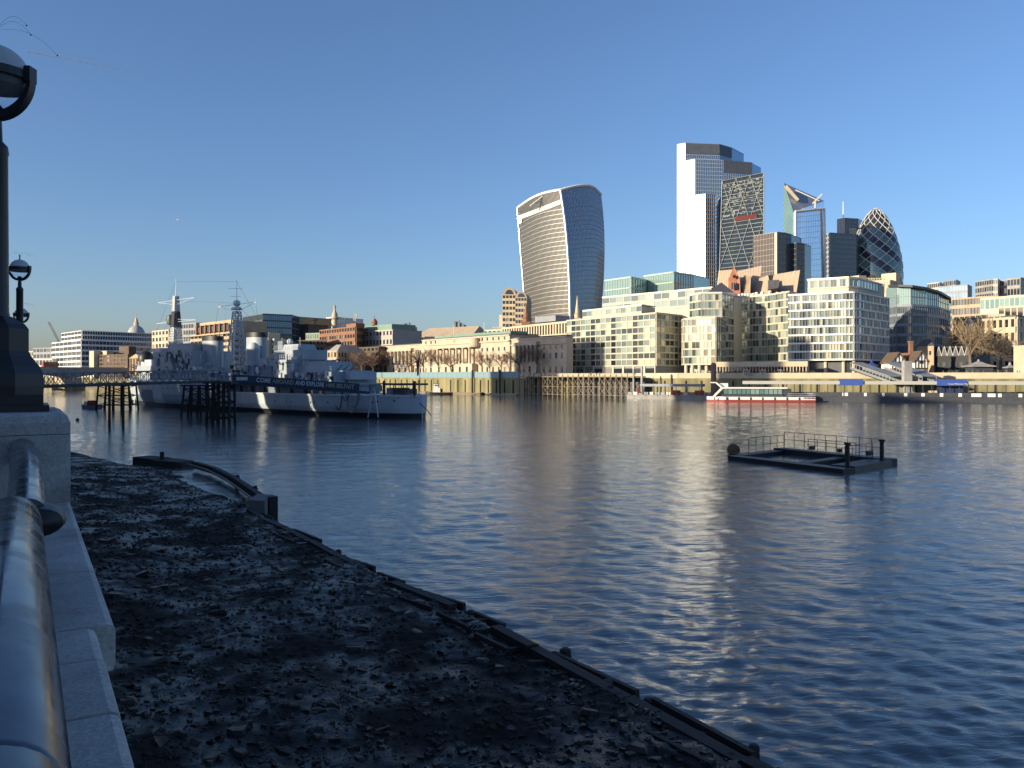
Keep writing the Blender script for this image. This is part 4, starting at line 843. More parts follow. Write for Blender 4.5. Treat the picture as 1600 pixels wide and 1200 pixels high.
m_ = MB(); q_ = [XY(*p) for p in Q3([(1106, 312), (1147, 314), (1150, 330), (1110, 330)])]; ap = XY(1127, 322 * SC); zr_ = ZP(457, 314 * SC); m_.add([(p.x, p.y, zr_) for p in q_] + [(ap.x, ap.y, ZP(441, 322 * SC))], [(0, 1, 4), (1, 2, 4), (2, 3, 4), (3, 0, 4), (3, 2, 1, 0)]); m_.build('pyramid_roof', slate, t2)
m_ = MB(); m_.prism(q_, ZP(467, 314 * SC), zr_ - .02); m_.build('roof_drum', greywall, t2)
t3, fr3, zC = block('apartment_building', 'concave dark glazed apartment wing between two pale blocks', 'building', Q3([(1132, 311), (1150, 318), (1172, 319), (1200, 313), (1233, 301)]), 464, ZP(566, 316 * SC), (4, 5, 6, 8), 9, cream2, g_flat, 16, .2, .05, .3, toppt=2)
t4, fr4, zD = block('apartment_building', 'curved-corner cream apartment block with white balcony bands, right of the trio', 'building', Q3([(1232, 290), (1322, 280), (1333, 279.6), (1341, 281), (1347, 284), (1388, 303)]), 462, ZP(563, 280 * SC), (20, 2, 2, 1, 11), 8, cream2, g_flat, 20, .2, .05, .55, gridm=white, ang=.43)
upper(t4, [(1262, 296), (1326, 288), (1340, 290), (1372, 306)], 444, 457, (14, 2, 7), 1, D=10, band=.15, roofm=alum)
m_ = MB()
for k in range(11):
    for j in range(8):
        if (k * 7 + j * 5) % 3 == 0: continue
        L_ = (fr4[5] - fr4[4]).length; d_ = (fr4[5] - fr4[4]) / L_; fh = (zD - ZP(563, 280 * SC)) / 8; a_ = fr4[4] + d_ * L_ * (k + .12 + .25 * ((k + j) % 2)) / 11; m_.slab(a_, a_ + d_ * L_ / 11 * .5, ZP(563, 280 * SC) + fh * (j + .2), ZP(563, 280 * SC) + fh * (j + 1), .5, 0)
m_.build('stone_panels', cream, t4, kind='stuff')
m_ = MB(); m_.prism(back([f - (f - fr4[2]) * .06 + Vector((.5, 2.5)) for f in fr4], 14), G0 - .05, ZP(563, 280 * SC) - .02); m_.build('ground_floor', steel_dark, t4)
for px in (1237, 1262, 1290, 1318, 1334): p_ = XY(px, (291 - (px - 1232) * .11) * SC + .8); m_ = MB(); m_.tube((p_.x, p_.y, G0), (p_.x, p_.y, ZP(563, 280 * SC)), .65, n=12); m_.build('column', cream, t4)
for k in range(7):
    p_ = XY(1268 + k * 9, 290 * SC); piece('shop_window', g_teal, t4, (p_.x, p_.y - .1, G0 + 2), (1.9, .15, 2.6), -.1)
# --- riverside terrace with pergola, sign and slotted wall
tc_ = thing('riverside_terrace', 'cream riverside terrace with slotted parapet below the apartments', 'terrace', (*XY(1160, 310), G0))
TA, TB = XY(1062, 319), XY(1282, 298); td = (TB - TA).normalized(); tn = Vector((td.y, -td.x)); TL = (TB - TA).length; trz = math.atan2(td.y, td.x)
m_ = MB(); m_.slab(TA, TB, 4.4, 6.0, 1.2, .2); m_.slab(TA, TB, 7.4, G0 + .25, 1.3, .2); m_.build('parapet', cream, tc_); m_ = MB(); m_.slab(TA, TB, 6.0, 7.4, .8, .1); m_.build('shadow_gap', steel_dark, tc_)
for k in range(46): p_ = TA + td * TL * (k + .5) / 46 + tn * .95; piece('baluster', cream, tc_, (p_.x, p_.y, 6.7), (.55, .5, 1.38), trz)
PA, PB = XY(1118, 316), XY(1262, 303); m_ = MB(); m_.slab(PA, PB, ZP(573, 310), ZP(565, 310), .3, 5); m_.build('pergola_roof', cream, tc_)
for k in range(30): p_ = PA.lerp(PB, (k + .5) / 30); piece('pergola_post', cream, tc_, (p_.x, p_.y, (G0 + ZP(573, 310)) / 2), (.3, .3, ZP(573, 310) - G0), trz)
text('COPPA', white, tc_, Vector((*(online(1183, PA, PB) + tn * .36), ZP(571, 308))), Vector((*td, 0)), 1.5, .03, 'sign_lettering', sxx=1.35)
hg = MB()
for k in range(900):
    p_ = TA + td * TL * (.2 + .78 * rng.random()) + tn * rng.uniform(-.6, .3); z = G0 + .3 + rng.random() ** 1.3 * 1.2; a = rng.random() * 6.28; r_ = rng.uniform(.15, .35); v_ = Vector((math.cos(a), math.sin(a), rng.normal() * .5)) * r_; w_ = Vector((-math.sin(a), math.cos(a), rng.normal() * .7)) * r_; c_ = Vector((p_.x, p_.y, z)); hg.add([c_ - v_, c_ + w_, c_ + v_, c_ - w_], [(0, 1, 2, 3)])
hg.build('planting', leaf, tc_, kind='stuff')
for px, lb in ((1192, 'clear garden dining dome on the terrace, middle one'), (1218, 'garden dining dome with a red interior on the terrace, nearest the columns'), (1166, 'clear garden dining dome on the terrace, left one')):
    p_ = XY(px, 305); t = thing('dining_dome', lb, 'dome', (p_.x, p_.y, G0), 'dining domes on the terrace'); m_ = MB()
    for k in range(6):
        a = math.pi * k / 6; q = [Vector((p_.x + math.cos(a) * 1.5 * math.cos(f), p_.y + math.sin(a) * 1.5 * math.cos(f), G0 + .3 + 1.9 * math.sin(f))) for f in np.linspace(0, math.pi, 11)]; m_.path(q, .05, 4)
    m_.build('frame', white, t); m_ = MB(); m_.lathe((p_.x, p_.y, G0 + .3), [(.9, 0), (.9, .8), (.3, .85)], 10); m_.build('table', red if px == 1218 else buff, t)
# --- timber jetty
tj = thing('timber_jetty', 'long pale timber jetty with cross-braced trestles at the far quay', 'jetty', (*XY(900, 345), 0))
JA_, JB_ = XY(812, 357), XY(990, 318); jd = (JB_ - JA_).normalized(); jn = Vector((jd.y, -jd.x)); JL = (JB_ - JA_).length; ZJ = G0 - .4
m_ = MB(); m_.slab(JA_, JB_, ZJ - .4, ZJ, .6, 9); m_.build('deck', timber_pale, tj); m_ = MB(); m_.slab(JA_, JB_, -2, ZJ - .5, -8.0, 9); m_.build('backing_wall', steel_dark, tj)
NJ = 22
for j, off in enumerate((.3, -5.0)):
    for k in range(NJ + 1):
        p_ = JA_ + jd * JL * k / NJ + jn * off; m_ = MB(); m_.tube((p_.x, p_.y, -2), (p_.x, p_.y, ZJ + (.8 if j == 0 else -.4)), .23, n=7); m_.build('pile', timber_pale if (j == 0) else timber, tj)
        if k < NJ and j == 0:
            q_ = JA_ + jd * JL * (k + 1) / NJ + jn * off
            for z in (.9, ZJ * .5): m_ = MB(); m_.tube((p_.x, p_.y, z), (q_.x, q_.y, z), .14, n=4); m_.build('waling', timber_pale, tj)
            if k % 6 != 3:
                for z0, z1 in ((.9, ZJ * .5), (ZJ * .5, ZJ - .4)): m_ = MB(); m_.tube((p_.x, p_.y, z0), (q_.x, q_.y, z1), .12, n=4); m_.tube((q_.x, q_.y, z0), (p_.x, p_.y, z1), .12, n=4); m_.build('cross_brace', timber_pale, tj)
m_ = MB()
for z in (.55, 1.1): a, c = JA_ + jn * .4, JB_ + jn * .4; m_.tube((a.x, a.y, ZJ + z), (c.x, c.y, ZJ + z), .06, n=4)
m_.build('handrail', timber_pale, tj)
# --- small pier pontoon with canopy, main pier, tour boat
def strip(root, P, Q, z0, z1, w_, m, nm): m_ = MB(); m_.slab(P, Q, z0, z1, 0, w_); return m_.build(nm, m, root)
sp_ = thing('small_pier', 'short floating pier with a flat grey canopy left of the tour boat', 'pier', (*XY(1050, 300), 0))
A_, B_ = XY(980, 309), XY(1112, 294); strip(sp_, A_, B_, -.6, 1.5, 9, concrete, 'pontoon'); d_ = (B_ - A_).normalized(); n_ = Vector((d_.y, -d_.x)); strip(sp_, XY(1000, 305), XY(1096, 295), ZP(604, 300), ZP(600, 300), 6, steel_mid, 'canopy')
for k in range(6):
    p_ = XY(1003 + k * 18, 304 - k * 1.9); m_ = MB(); m_.tube((p_.x, p_.y + .4, 1.5), (p_.x, p_.y + .4, ZP(603, 300)), .13); m_.build('canopy_post', steel_mid, sp_)
for k in range(15):
    f = (k + .5) / 15; p_ = A_.lerp(B_, f); piece('guard_panel', (concrete, alum, steel_mid)[k % 3], sp_, (p_.x, p_.y - .05, 2.1), (1.5, .08, 1.0), math.atan2(d_.y, d_.x))
piece('lifebuoy_box', red, sp_, (*XY(998, 306), 3.2), (1.2, .8, 1.6)); 
for px in (1056, 1093): p_ = XY(px, 300 - (px - 1050) * .1); piece('red_barrier', red, sp_, (p_.x, p_.y, 2.5), (3.4, .3, 1.7), -.3)
for px, Y_, zt, rad, lb in ((1003, 312, 12.5, .5, 'slim grey mooring pile at the left end of the small pier'), (1115, 297, 13.5, 1.0, 'stout brown mooring pile left of the tour boat'), (990, 316, 11.5, .35, 'thin pale mooring pile at the end of the timber jetty')):
    p_ = XY(px, Y_); m_ = MB(); m_.lathe((p_.x, p_.y, 0), [(rad, -2), (rad, zt - .6), (rad * .8, zt - .2), (rad * .3, zt)], 12); tag(m_.build('mooring_pile', concrete if rad < .9 else mat('pile_brown', (.2, .14, .1), .8, .2, .5), None, smooth=True), lb, 'pile')
mp_ = thing('main_pier', 'long dark floating pier with a continuous flat canopy at the right', 'pier', (*XY(1400, 270), 0))
A_, B_ = XY(1160, 281), XY(1720, 247); d_ = (B_ - A_).normalized(); n_ = Vector((d_.y, -d_.x)); ML = (B_ - A_).length; mrz = math.atan2(d_.y, d_.x)
strip(mp_, A_, B_, -.6, 1.7, 12, steel_dark, 'pontoon'); m_ = MB(); m_.slab(A_, B_, 1.71, 3.2, .15, -.05); m_.build('guard_wall', steel_dark, mp_)
ZR = ZP(601, 262); strip(mp_, A_ - n_ * .5, B_ - n_ * .5, ZR, ZR + 1.1, 7.5, alum, 'canopy')
for k in range(40):
    p_ = A_ + d_ * ML * (k + .5) / 40 - n_ * 1.2; m_ = MB(); m_.tube((p_.x, p_.y, 1.7), (p_.x, p_.y, ZR), .12); m_.build('canopy_post', steel_dark, mp_)
for k, (px, w_) in enumerate(((1415, 1.0), (1442, 1.0), (1471, 1.0), (1500, 1.0), (1523, 2.0), (1531, .8), (1549, 2.2), (1562, 1.0), (1594, 1.0), (1380, .8), (1352, .8), (1321, 1.5), (1318, .8))):
    p_ = online(px, A_, B_) + n_ * .22; piece('notice_board', white, mp_, (p_.x, p_.y, 2.5), (w_, .06, 1.1), mrz)
for px0, px1 in ((1464, 1511), (1312, 1349)):
    P, Q = online(px0, A_, B_), online(px1, A_, B_); m_ = MB(); m_.slab(P, Q, ZR - .35, ZR + 1.75, .1, 6); m_.build('blue_fascia', blue, mp_)
P = online(1481, A_, B_); text('Tower Millennium Pier', white, mp_, Vector((*(P + n_ * .13), ZR + .05)), Vector((*d_, 0)), .62, .01, 'sign_lettering')
P, Q = online(1467, A_, B_), online(1508, A_, B_); m_ = MB(); m_.slab(P - n_ * 3, Q - n_ * 3, 1.75, ZR - .4, 0, 3); m_.build('kiosk', mat('kiosk_navy', (.02, .03, .08), .4, .2, 1), mp_)
P, Q = online(1454, A_, B_), online(1466, A_, B_); m_ = MB(); m_.slab(P - n_ * 2, Q - n_ * 2, 1.75, ZR - 2, 0, 3); m_.build('ticket_booth', cream, mp_)
def cover(label, p0, p1, w_):
    t = thing('covered_gangway', label, 'gangway', (p1.x, p1.y, 2)); d3 = p1 - p0; dd_ = Vector((d3.x, d3.y)).normalized(); n3 = Vector((dd_.y, -dd_.x, 0)) * w_ / 2; u3 = Vector((0, 0, 2.5))
    for nm, o_, th_, m in (('roof', u3, .25, greywall), ('deck', Vector((0, 0, 0)), .3, steel_dark)):
        m_ = MB(); m_.hexa([p0 - n3 + o_, p1 - n3 + o_, p1 + n3 + o_, p0 + n3 + o_], [p0 - n3 + o_ + Vector((0, 0, th_)), p1 - n3 + o_ + Vector((0, 0, th_)), p1 + n3 + o_ + Vector((0, 0, th_)), p0 + n3 + o_ + Vector((0, 0, th_))]); m_.build(nm, m, t)
    for k in range(13):
        for s_ in (-1, 1): p_ = p0.lerp(p1, k / 12) + n3 * s_ * .95; m_ = MB(); m_.tube(p_, p_ + u3, .1, n=4); m_.build('frame_post', alum, t)
    for s_ in (-1, 1): m_ = MB(); e = n3 * s_ * .9; m_.add([p0 + e, p1 + e, p1 + e + u3 * .45, p0 + e + u3 * .45], [(0, 1, 2, 3)]); m_.build('side_panel', greywall, t)
cover('grey covered gangway sloping to the pier, left one of two', W(1338, 578, 292), W(1400, 600, 270), 5.0); cover('grey covered gangway sloping to the pier, right one beside the pavilion', W(1392, 578, 290), W(1452, 600, 266), 5.0)
p_ = XY(1417, 268); m_ = MB(); m_.box((p_.x, p_.y, 6), (2.6, 2, 15)); tag(m_.build('mooring_guide', concrete, None), 'square concrete mooring guide between the covered gangways', 'pile')
tb = thing('tour_boat', 'white and red glass-sided tour boat moored at the pier', 'boat', (*XY(1186, 270), 0)); A_, B_ = XY(1106, 272), XY(1272, 266); bd = (B_ - A_).normalized(); bn = Vector((bd.y, -bd.x)); BL_ = (B_ - A_).length; brz = math.atan2(bd.y, bd.x)
def bp_(f, la, z): p_ = A_ + bd * BL_ * f + bn * la; return Vector((p_.x, p_.y, z))
def bhull(z0, z1, m, nm, k0=0.0):
    rg = []
    for f, w_ in ((-.01, .25), (.04, 1.6), (.15, 2.9), (.5, 3.2), (.9, 3.1), (1.0, 2.6)): rg.append([bp_(f, -w_, z0), bp_(f, w_, z0), bp_(f, w_ + .1, z1), bp_(f, -w_ - .1, z1)])
    m_ = MB(); m_.loft(rg); m_.build(nm, m, tb)
bhull(-.4, .75, red, 'hull_bottom'); bhull(.76, 1.75, white, 'hull_side')
m_ = MB(); m_.slab(A_ + bd * BL_ * .14, A_ + bd * BL_ * .70, 1.76, 2.5, 2.9, 2.9); m_.build('cabin_base', steel_dark, tb); m_ = MB(); m_.slab(A_ + bd * BL_ * .145, A_ + bd * BL_ * .695, 2.5, 4.4, 2.6, 2.6); m_.build('cabin', g_dark, tb)
for k in range(13): p_ = A_ + bd * BL_ * (.145 + .55 * (k + .5) / 13) + bn * 2.64; piece('window', g_teal, tb, (p_.x, p_.y, 3.45), (BL_ * .55 / 13 * .86, .1, 1.6), brz)
m_ = MB(); m_.slab(A_ + bd * BL_ * .13, A_ + bd * BL_ * .74, 4.42, 4.9, 3.0, 3.0); m_.build('cabin_roof', white, tb); m_ = MB(); m_.slab(A_ + bd * BL_ * .70, A_ + bd * BL_ * .78, 1.78, 4.4, 2.4, 2.4); m_.build('aft_cabin', steel_dark, tb)
m_ = MB(); m_.slab(A_ + bd * BL_ * .12, A_ + bd * BL_ * .19, 4.92, 6.2, 1.6, 1.6); m_.build('wheelhouse', white, tb)
for la in (-2.6, 2.6):
    m_ = MB(); m_.path([bp_(.06, la, 1.8), bp_(.14, la, 4.6), bp_(.08, la, 6.4), bp_(.03, la, 6.4)], .22, 5); m_.build('bow_frame', white, tb)
for k in range(8): p_ = bp_(.06 + .9 * k / 8, 3.3, 1.2); m_ = MB(); m_.tube(p_ + Vector((0, 0, .45)), p_ - Vector((0, 0, .5)), .2, n=7); m_.build('fender', blackpaint, tb)
for la in (3.0, -3.0):
    for z in (2.3, 2.8): m_ = MB(); m_.tube(bp_(.74, la, z), bp_(1, la * .9, z), .05, n=4); m_.build('stern_rail', white, tb)
for f, m in ((.90, red), (.97, red), (.935, blue)): p_ = bp_(f, 3.0, 1.45); piece('stern_marking', m, tb, p_, (.9, .5, .35), brz)
# ------------------------------------------------------------------ City skyline
def strips_on(fn, nu, vs_, out, th, m, parent, name, axis='v', n_t=None, kind='stuff'):
    """raised lines on a curved wall: fn(u, v) -> (point, normal)"""
    m_ = MB()
    for v in vs_:
        for i in range(nu):
            u0, u1 = i / nu, (i + 1) / nu
            (a, na), (c, nc) = (fn(u0, v), fn(u1, v)) if axis == 'v' else (fn(v, u0), fn(v, u1))
            if axis == 'v': e = Vector((0, 0, th / 2)); e2 = e
            else: e = na.cross(Vector((0, 0, 1))).normalized() * th / 2; e2 = nc.cross(Vector((0, 0, 1))).normalized() * th / 2
            m_.add([a - e + na * out, c - e2 + nc * out, c + e2 + nc * out, a + e + na * out, a - e - na * .1, c - e2 - nc * .1, c + e2 - nc * .1, a + e - na * .1], [(0, 1, 2, 3), (0, 4, 5, 1), (3, 2, 6, 7), (1, 5, 6, 2), (4, 0, 3, 7)])
    return m_.build(name, m, parent, kind=kind)
# --- flaring tower with arched roof
ft = thing('flared_tower', 'top-heavy flared office tower with an arched white roof and fins', 'tower', (*XY(870, 720), G0))
def lerpk(t, ks): 
    for (t0, v0), (t1, v1) in zip(ks[:-1], ks[1:]):
        if t <= t1: f = (t - t0) / (t1 - t0); return v0 + (v1 - v0) * f
    return ks[-1][1]
def sm_(ks): 
    ts = np.array([k[0] for k in ks]); vs2 = np.array([k[1] for k in ks]); co = np.polyfit(ts, vs2, 3); return lambda t: float(np.polyval(co, t))
kL = sm_([(0, 829), (.25, 824.5), (.5, 819), (.75, 814), (1, 809)]); kC = sm_([(0, 892), (.3, 891), (.6, 888.5), (.8, 884), (1, 876)]); kR = sm_([(0, 930), (.3, 938), (.6, 943.5), (.8, 944), (1, 939)])
ZTF = 166.0
def corner(t): return XY(kL(t), 735), XY(kC(t), 702), XY(kR(t), 733)
def f_front(u, v):
    L_, Cc, R_ = corner(v); bul = 2.0 * math.sin(math.pi * u); d_ = (Cc - L_).normalized(); n_ = Vector((d_.y, -d_.x)); p_ = L_.lerp(Cc, u) + n_ * bul * .6; z = G0 + v * (ZTF - 14 + 8.5 * u + 3.0 * math.sin(math.pi * u)); return Vector((p_.x, p_.y, z)), Vector((n_.x, n_.y, 0))
def f_side(u, v):
    L_, Cc, R_ = corner(v); d_ = (R_ - Cc).normalized(); n_ = Vector((d_.y, -d_.x)); p_ = Cc.lerp(R_, u) + n_ * 3.0 * math.sin(math.pi * u); z = G0 + v * (ZTF - 5.5 + 7 * math.sin(math.pi * u * .62) - 9 * max(0, u - .72) ** 1.2 * 2); return Vector((p_.x, p_.y, z)), Vector((n_.x, n_.y, 0))
for fn, m, nm in ((f_front, glass('silver_glass', [(0, (.13, .14, .14)), (1, (.13, .14, .14))], .12, .5), 'river_front'), (f_side, g_blue, 'side_front')):
    m_ = MB(); NU, NV = 12, 40
    m_.add([fn(i / NU, j / NV)[0] for j in range(NV + 1) for i in range(NU + 1)], [(j * (NU + 1) + i, j * (NU + 1) + i + 1, (j + 1) * (NU + 1) + i + 1, (j + 1) * (NU + 1) + i) for j in range(NV) for i in range(NU)]); m_.build(nm, m, ft, smooth=True)
bandvs = [k / 37 * .90 for k in range(38)]
strips_on(f_front, 10, bandvs, .5, .42, mat('band_grey', (.20, .20, .19), .4, .1, .1, metal=.3), ft, 'floor_bands'); strips_on(f_front, 1, [.935, .945], 1.2, 2.2, alum, ft, 'roof_band')
def f_front_t(u, v): return f_front(u, v)
strips_on(f_front, 30, [k / 40 for k in range(41)], .45, .16, mat('band_grey', (.36, .35, .31)), ft, 'mullions', 'u'); strips_on(f_side, 40, [k / 30 for k in range(31)], .14, .5, alum, ft, 'fins', 'u'); strips_on(f_side, 10, bandvs, .2, .35, greywall, ft, 'floor_bands')
pol = mat('polished_edge', (.75, .74, .70), .22, .03, .1, metal=.9)
for u_ in (0.0, 1.0): m_ = MB(); m_.path([f_front(u_, k / 40)[0] + Vector((-.2, -.5, 0)) for k in range(41)], 1.0, 12); m_.build('corner_frame', pol, ft, smooth=True)
m_ = MB(); NU = 12; rows = []                                # arched roof shell
tf = [f_front(i / NU, 1)[0] for i in range(NU + 1)]; R_ = corner(1)[2]; sv = f_side(1, 1)[0] - f_side(0, 1)[0]
for j in range(11):
    w_ = j / 10; s0 = f_side(w_, 1)[0] - f_side(0, 1)[0]; rows.append([p_ + Vector((s0.x, s0.y, s0.z + 1.2 * math.sin(math.pi * w_))) for p_ in tf])
m_.add([p_ for r in rows for p_ in r], [(j * (NU + 1) + i, j * (NU + 1) + i + 1, (j + 1) * (NU + 1) + i + 1, (j + 1) * (NU + 1) + i) for j in range(10) for i in range(NU)]); m_.build('arched_roof', alum, ft, smooth=True)
m_ = MB()
for r in (rows[0], [rr_[-1] for rr_ in rows]): m_.path([p_ + Vector((0, 0, .6)) for p_ in r], 1.3, 6)
m_.build('roof_edge', white, ft)
m_ = MB(); 
for a_, c_ in (((828, 322), (858, 299)), ((864, 304), (882, 293)), ((830, 320), (846, 314))): m_.tube(W(*a_, 712), W(*c_, 716), .6, n=5)
m_.build('cleaning_crane', white, ft)
m_ = MB(); L0, C0, R0 = corner(0); bk = L0 + (R0 - C0); L1, C1, R1 = corner(.93); bk1 = L1 + (R1 - C1); m_.hexa([(*p_, G0) for p_ in (L0, C0, R0, bk)], [(*p_, ZTF - 12) for p_ in (L1 * .999 + Vector((1, 2)), C1 + Vector((0, 4)), R1 + Vector((-2, 2)), bk1)]); m_.build('core', g_grey, ft)
hv = ((Vector((0, 0, H)) - W(814, 339, 728)).normalized() + sdir).normalized(); xx_ = hv.cross(Vector((0, 0, 1))).normalized(); yy_ = xx_.cross(hv)     # added mirror panes, angled to flash the sun at the camera
for k in range(2): c_ = f_front(.03 + .03 * k, .905)[0] + hv * 2.6 + Vector((0, 0, 3 - 2 * k)); m_ = MB(); m_.add([c_ - xx_ * .9 - yy_ * 1.5, c_ + xx_ * .9 - yy_ * 1.5, c_ + xx_ * .9 + yy_ * 1.5, c_ - xx_ * .9 + yy_ * 1.5], [(0, 1, 2, 3)]); m_.build('added_glint_pane', glass('glint_mirror', [(0, (.8, .8, .8)), (1, (.8, .8, .8))], .12, 1.0), ft)
# --- generic glazed tower with joined floor lines
def tower(name, label, pts, top, floors, nbs, gm, lines, D=30, base=G0, cat='tower', fin=.25, band=.25, depth=.4, toppt=0, mats=None, ang=None, parapet=.6):
    front = [XY(*p) for p in pts]; z1 = ZP(top, pts[toppt][1]); t = thing(name, label, cat, (front[0].x, front[0].y, base)); m_ = MB(); poly = back(front, D, ang); m_.prism(poly, base, z1); m_.build('core', gm, t)
    for i in range(len(front) - 1):
        m = (mats[i] if mats else None) or gm
        if m is not gm: m_ = MB(); m_.slab(front[i], front[i + 1], base, z1, .12, 0); m_.build('glazing', m, t)
        if nbs[i]:
            g_ = MB(); facade(t, g_, front[i], front[i + 1], base, z1, nbs[i], floors, gm, band, fin, depth, False); g_.build('facade_grid', lines[i] if isinstance(lines, (list, tuple)) else lines, t, kind='stuff')
    cc = sum(poly, Vector((0, 0))) / len(poly); m_ = MB(); m_.prism([cc + (p - cc) * 1.004 for p in poly], z1 + .02, z1 + parapet); m_.build('roof', greywall, t); return t, front, z1
bl = mat('tower_line', (.36, .42, .48), .4, .06, .2, metal=.3); wl_ = mat('tower_white_line', (.36, .40, .45), .45, .04, .2); dl = mat('tower_dark_line', (.07, .085, .10), .5, .1, .2)
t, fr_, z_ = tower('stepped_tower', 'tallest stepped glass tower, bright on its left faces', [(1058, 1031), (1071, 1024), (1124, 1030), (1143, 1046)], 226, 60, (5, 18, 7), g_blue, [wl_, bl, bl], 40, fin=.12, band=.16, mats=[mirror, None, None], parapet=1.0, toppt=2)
for (pts, top, nbs, m0, fl) in (([(1072, 1020), (1086, 1013), (1130, 1018), (1175, 1030)], 249, (5, 16, 16), mirror, 55), ([(1087, 1009), (1102.5, 1002), (1118, 1006)], 303, (6, 5), mirror, 44)):
    f_ = [XY(*p) for p in pts]; z1 = ZP(top, pts[1][1]); m_ = MB(); m_.prism(back(f_, 30), G0, z1); m_.build('setback_core', g_blue, t)
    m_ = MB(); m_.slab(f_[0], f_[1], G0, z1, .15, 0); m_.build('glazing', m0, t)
    for i in range(len(f_) - 1): g_ = MB(); facade(t, g_, f_[i], f_[i + 1], G0, z1, nbs[i], fl, g_blue, .16, .12, .4, False); g_.build('facade_grid', wl_ if i == 0 else (bl if len(pts) == 4 else mat('lattice_brown', (.30, .25, .19), .6, .3, .1)), t, kind='stuff')
for i in (1, 2): m_ = MB(); m_.slab(fr_[i], fr_[i + 1], z_ - 13, z_ + .3, .55, 0); m_.build('plant_screen', mat('plant_screen', (.085, .10, .125), .5, .2, .2), t)
f_ = [XY(*p) for p in ((1130, 1018), (1175, 1030))]; z1 = ZP(249, 1014); m_ = MB(); m_.slab(f_[0], f_[1], z1 - 15, z1 + .3, .55, 0); m_.build('plant_screen', mat('plant_screen', (.13, .14, .16)), t)
# --- wedge tower with diagonal bracing
wt = thing('wedge_tower', 'dark wedge-shaped tower with pale diagonal bracing and red band', 'tower', (*XY(1160, 925), G0))
def f_w(u, v):
    Yb = 905 + 40 * v - 8 * u; pl = 1119 + 9 * v; pr = 1193.5 - .3 * v; px = pl + (pr - pl) * u; z = G0 + v * (ZP(283 - 10 * u, 945) - G0); p_ = XY(px, Yb); return Vector((p_.x, p_.y, z)), Vector((-.15, -.96, .2))
m_ = MB(); q = [f_w(0, 0)[0], f_w(1, 0)[0], f_w(1, 1)[0], f_w(0, 1)[0]]; bk = Vector((22, 30, 0)); m_.hexa([q[0], q[1], Vector((q[1].x + 10, 985, q[1].z)), Vector((q[0].x * 985 / q[0].y + 3, 985, q[0].z))], [q[3], q[2], Vector((q[2].x + 5, 960, q[2].z)), Vector((q[3].x * 960 / q[3].y + 1, 960, q[3].z))]); m_.build('core', g_grey, wt)
strips_on(f_w, 1, [k / 48 for k in range(49)], .6, .7, mat('pale_green_line', (.26, .32, .30), .4, .5, .05), wt, 'floor_bands'); strips_on(f_w, 4, [k / 34 for k in range(35)], .3, .25, dl, wt, 'mullions', 'u')
m_ = MB(); vz = [1.0] + [.885 - .115 * k for k in range(8)]; fo = Vector((0, -1, 0))
for j in range(8):
    top_u = (1 / 6, .5, 5 / 6) if j % 2 else (0, 1 / 3, 2 / 3, 1)
    for u0 in top_u:
        for du in (-1 / 6, 1 / 6):
            if -.01 < u0 + du < 1.01: m_.tube(f_w(u0, vz[j])[0] + fo, f_w(u0 + du, vz[j + 1])[0] + fo, .36, n=5)
for v in vz[::2] + [vz[1]]: m_.tube(f_w(0, v)[0] + fo, f_w(1, v)[0] + fo, .34, n=5)
for u in (0, 1): m_.tube(f_w(u, 0)[0] + Vector((0, -1, 0)), f_w(u, 1)[0] + Vector((0, -1, 0)), .5, n=5)
m_.build('megaframe', mat('brace_grey', (.26, .28, .27), .4, .1, .1), wt)
m_ = MB(); a_, c_ = f_w(.34, .775)[0], f_w(.84, .775)[0]; e = Vector((0, -1.2, 0)); m_.hexa([a_ + e, c_ + e, c_, a_], [a_ + e + Vector((0, 0, 5)), c_ + e + Vector((0, 0, 5)), c_ + Vector((0, 0, 5)), a_ + Vector((0, 0, 5))]); m_.build('red_band', mat('dull_red', (.16, .035, .035), .6, .4, .1), wt)
cl = MB()
for k in range(140): p_ = f_w(rng.uniform(.05, .95), rng.uniform(.80, .98))[0] + Vector((0, -.9, 0)); cl.box(p_, (rng.uniform(1, 4), .8, rng.uniform(.5, 1.6)))
cl.build('plant_equipment', mat('plant_metal', (.34, .36, .34), .5, .4, .08), wt, kind='stuff')
# --- angular tower with folded top
at_ = thing('angular_tower', 'angular blue glass tower with a slanting folded top and white edges', 'tower', (*XY(1255, 820), G0))
A3, E3, M3 = W(1225, 286, 835), W(1288, 314, 838), W(1239.5, 331, 812); gb = G0
A0 = Vector((*XY(1219.5, 835), gb)); M0 = Vector((*XY(1243, 812), gb)); E0 = Vector((*XY(1291, 838), gb)); K0 = Vector((*XY(1265, 880), gb)); K3 = Vector((K0.x, K0.y, A3.z - 8)); F3 = W(1287, 326, 836); M4 = W(1242, 331, 812)
m_ = MB(); m_.add([A0, M0, M3, A3], [(0, 1, 2, 3)]); m_.build('left_face', g_teal, at_); m_ = MB(); m_.add([M0, E0, E3, M3], [(0, 1, 2, 3)]); m_.build('right_face', mirror_blue, at_)
m_ = MB(); m_.add([A3, M3, E3, K3], [(0, 1, 2), (0, 2, 3)]); m_.build('folded_top', glass('folded_glass', [(0, (.34, .37, .41)), (1, (.34, .37, .41))], .2, .6), at_); m_ = MB(); m_.add([A0, A3, K3, K0, E0, E3], [(0, 1, 2, 3), (3, 2, 5, 4)]); m_.build('rear', g_grey, at_)
def f_s(u, v): a_ = M0.lerp(E0, u); c_ = M4.lerp(F3, u); return a_.lerp(c_, v), Vector((-.35, -.93, 0)).normalized()
strips_on(f_s, 1, [k / 30 for k in range(31)], .12, .16, bl, at_, 'floor_lines'); strips_on(f_s, 6, [k / 16 for k in range(17)], .12, .14, bl, at_, 'mullions', 'u')
def f_l(u, v): return A0.lerp(M0, u).lerp(A3.lerp(M3, u), v), Vector((-.8, -.6, 0))
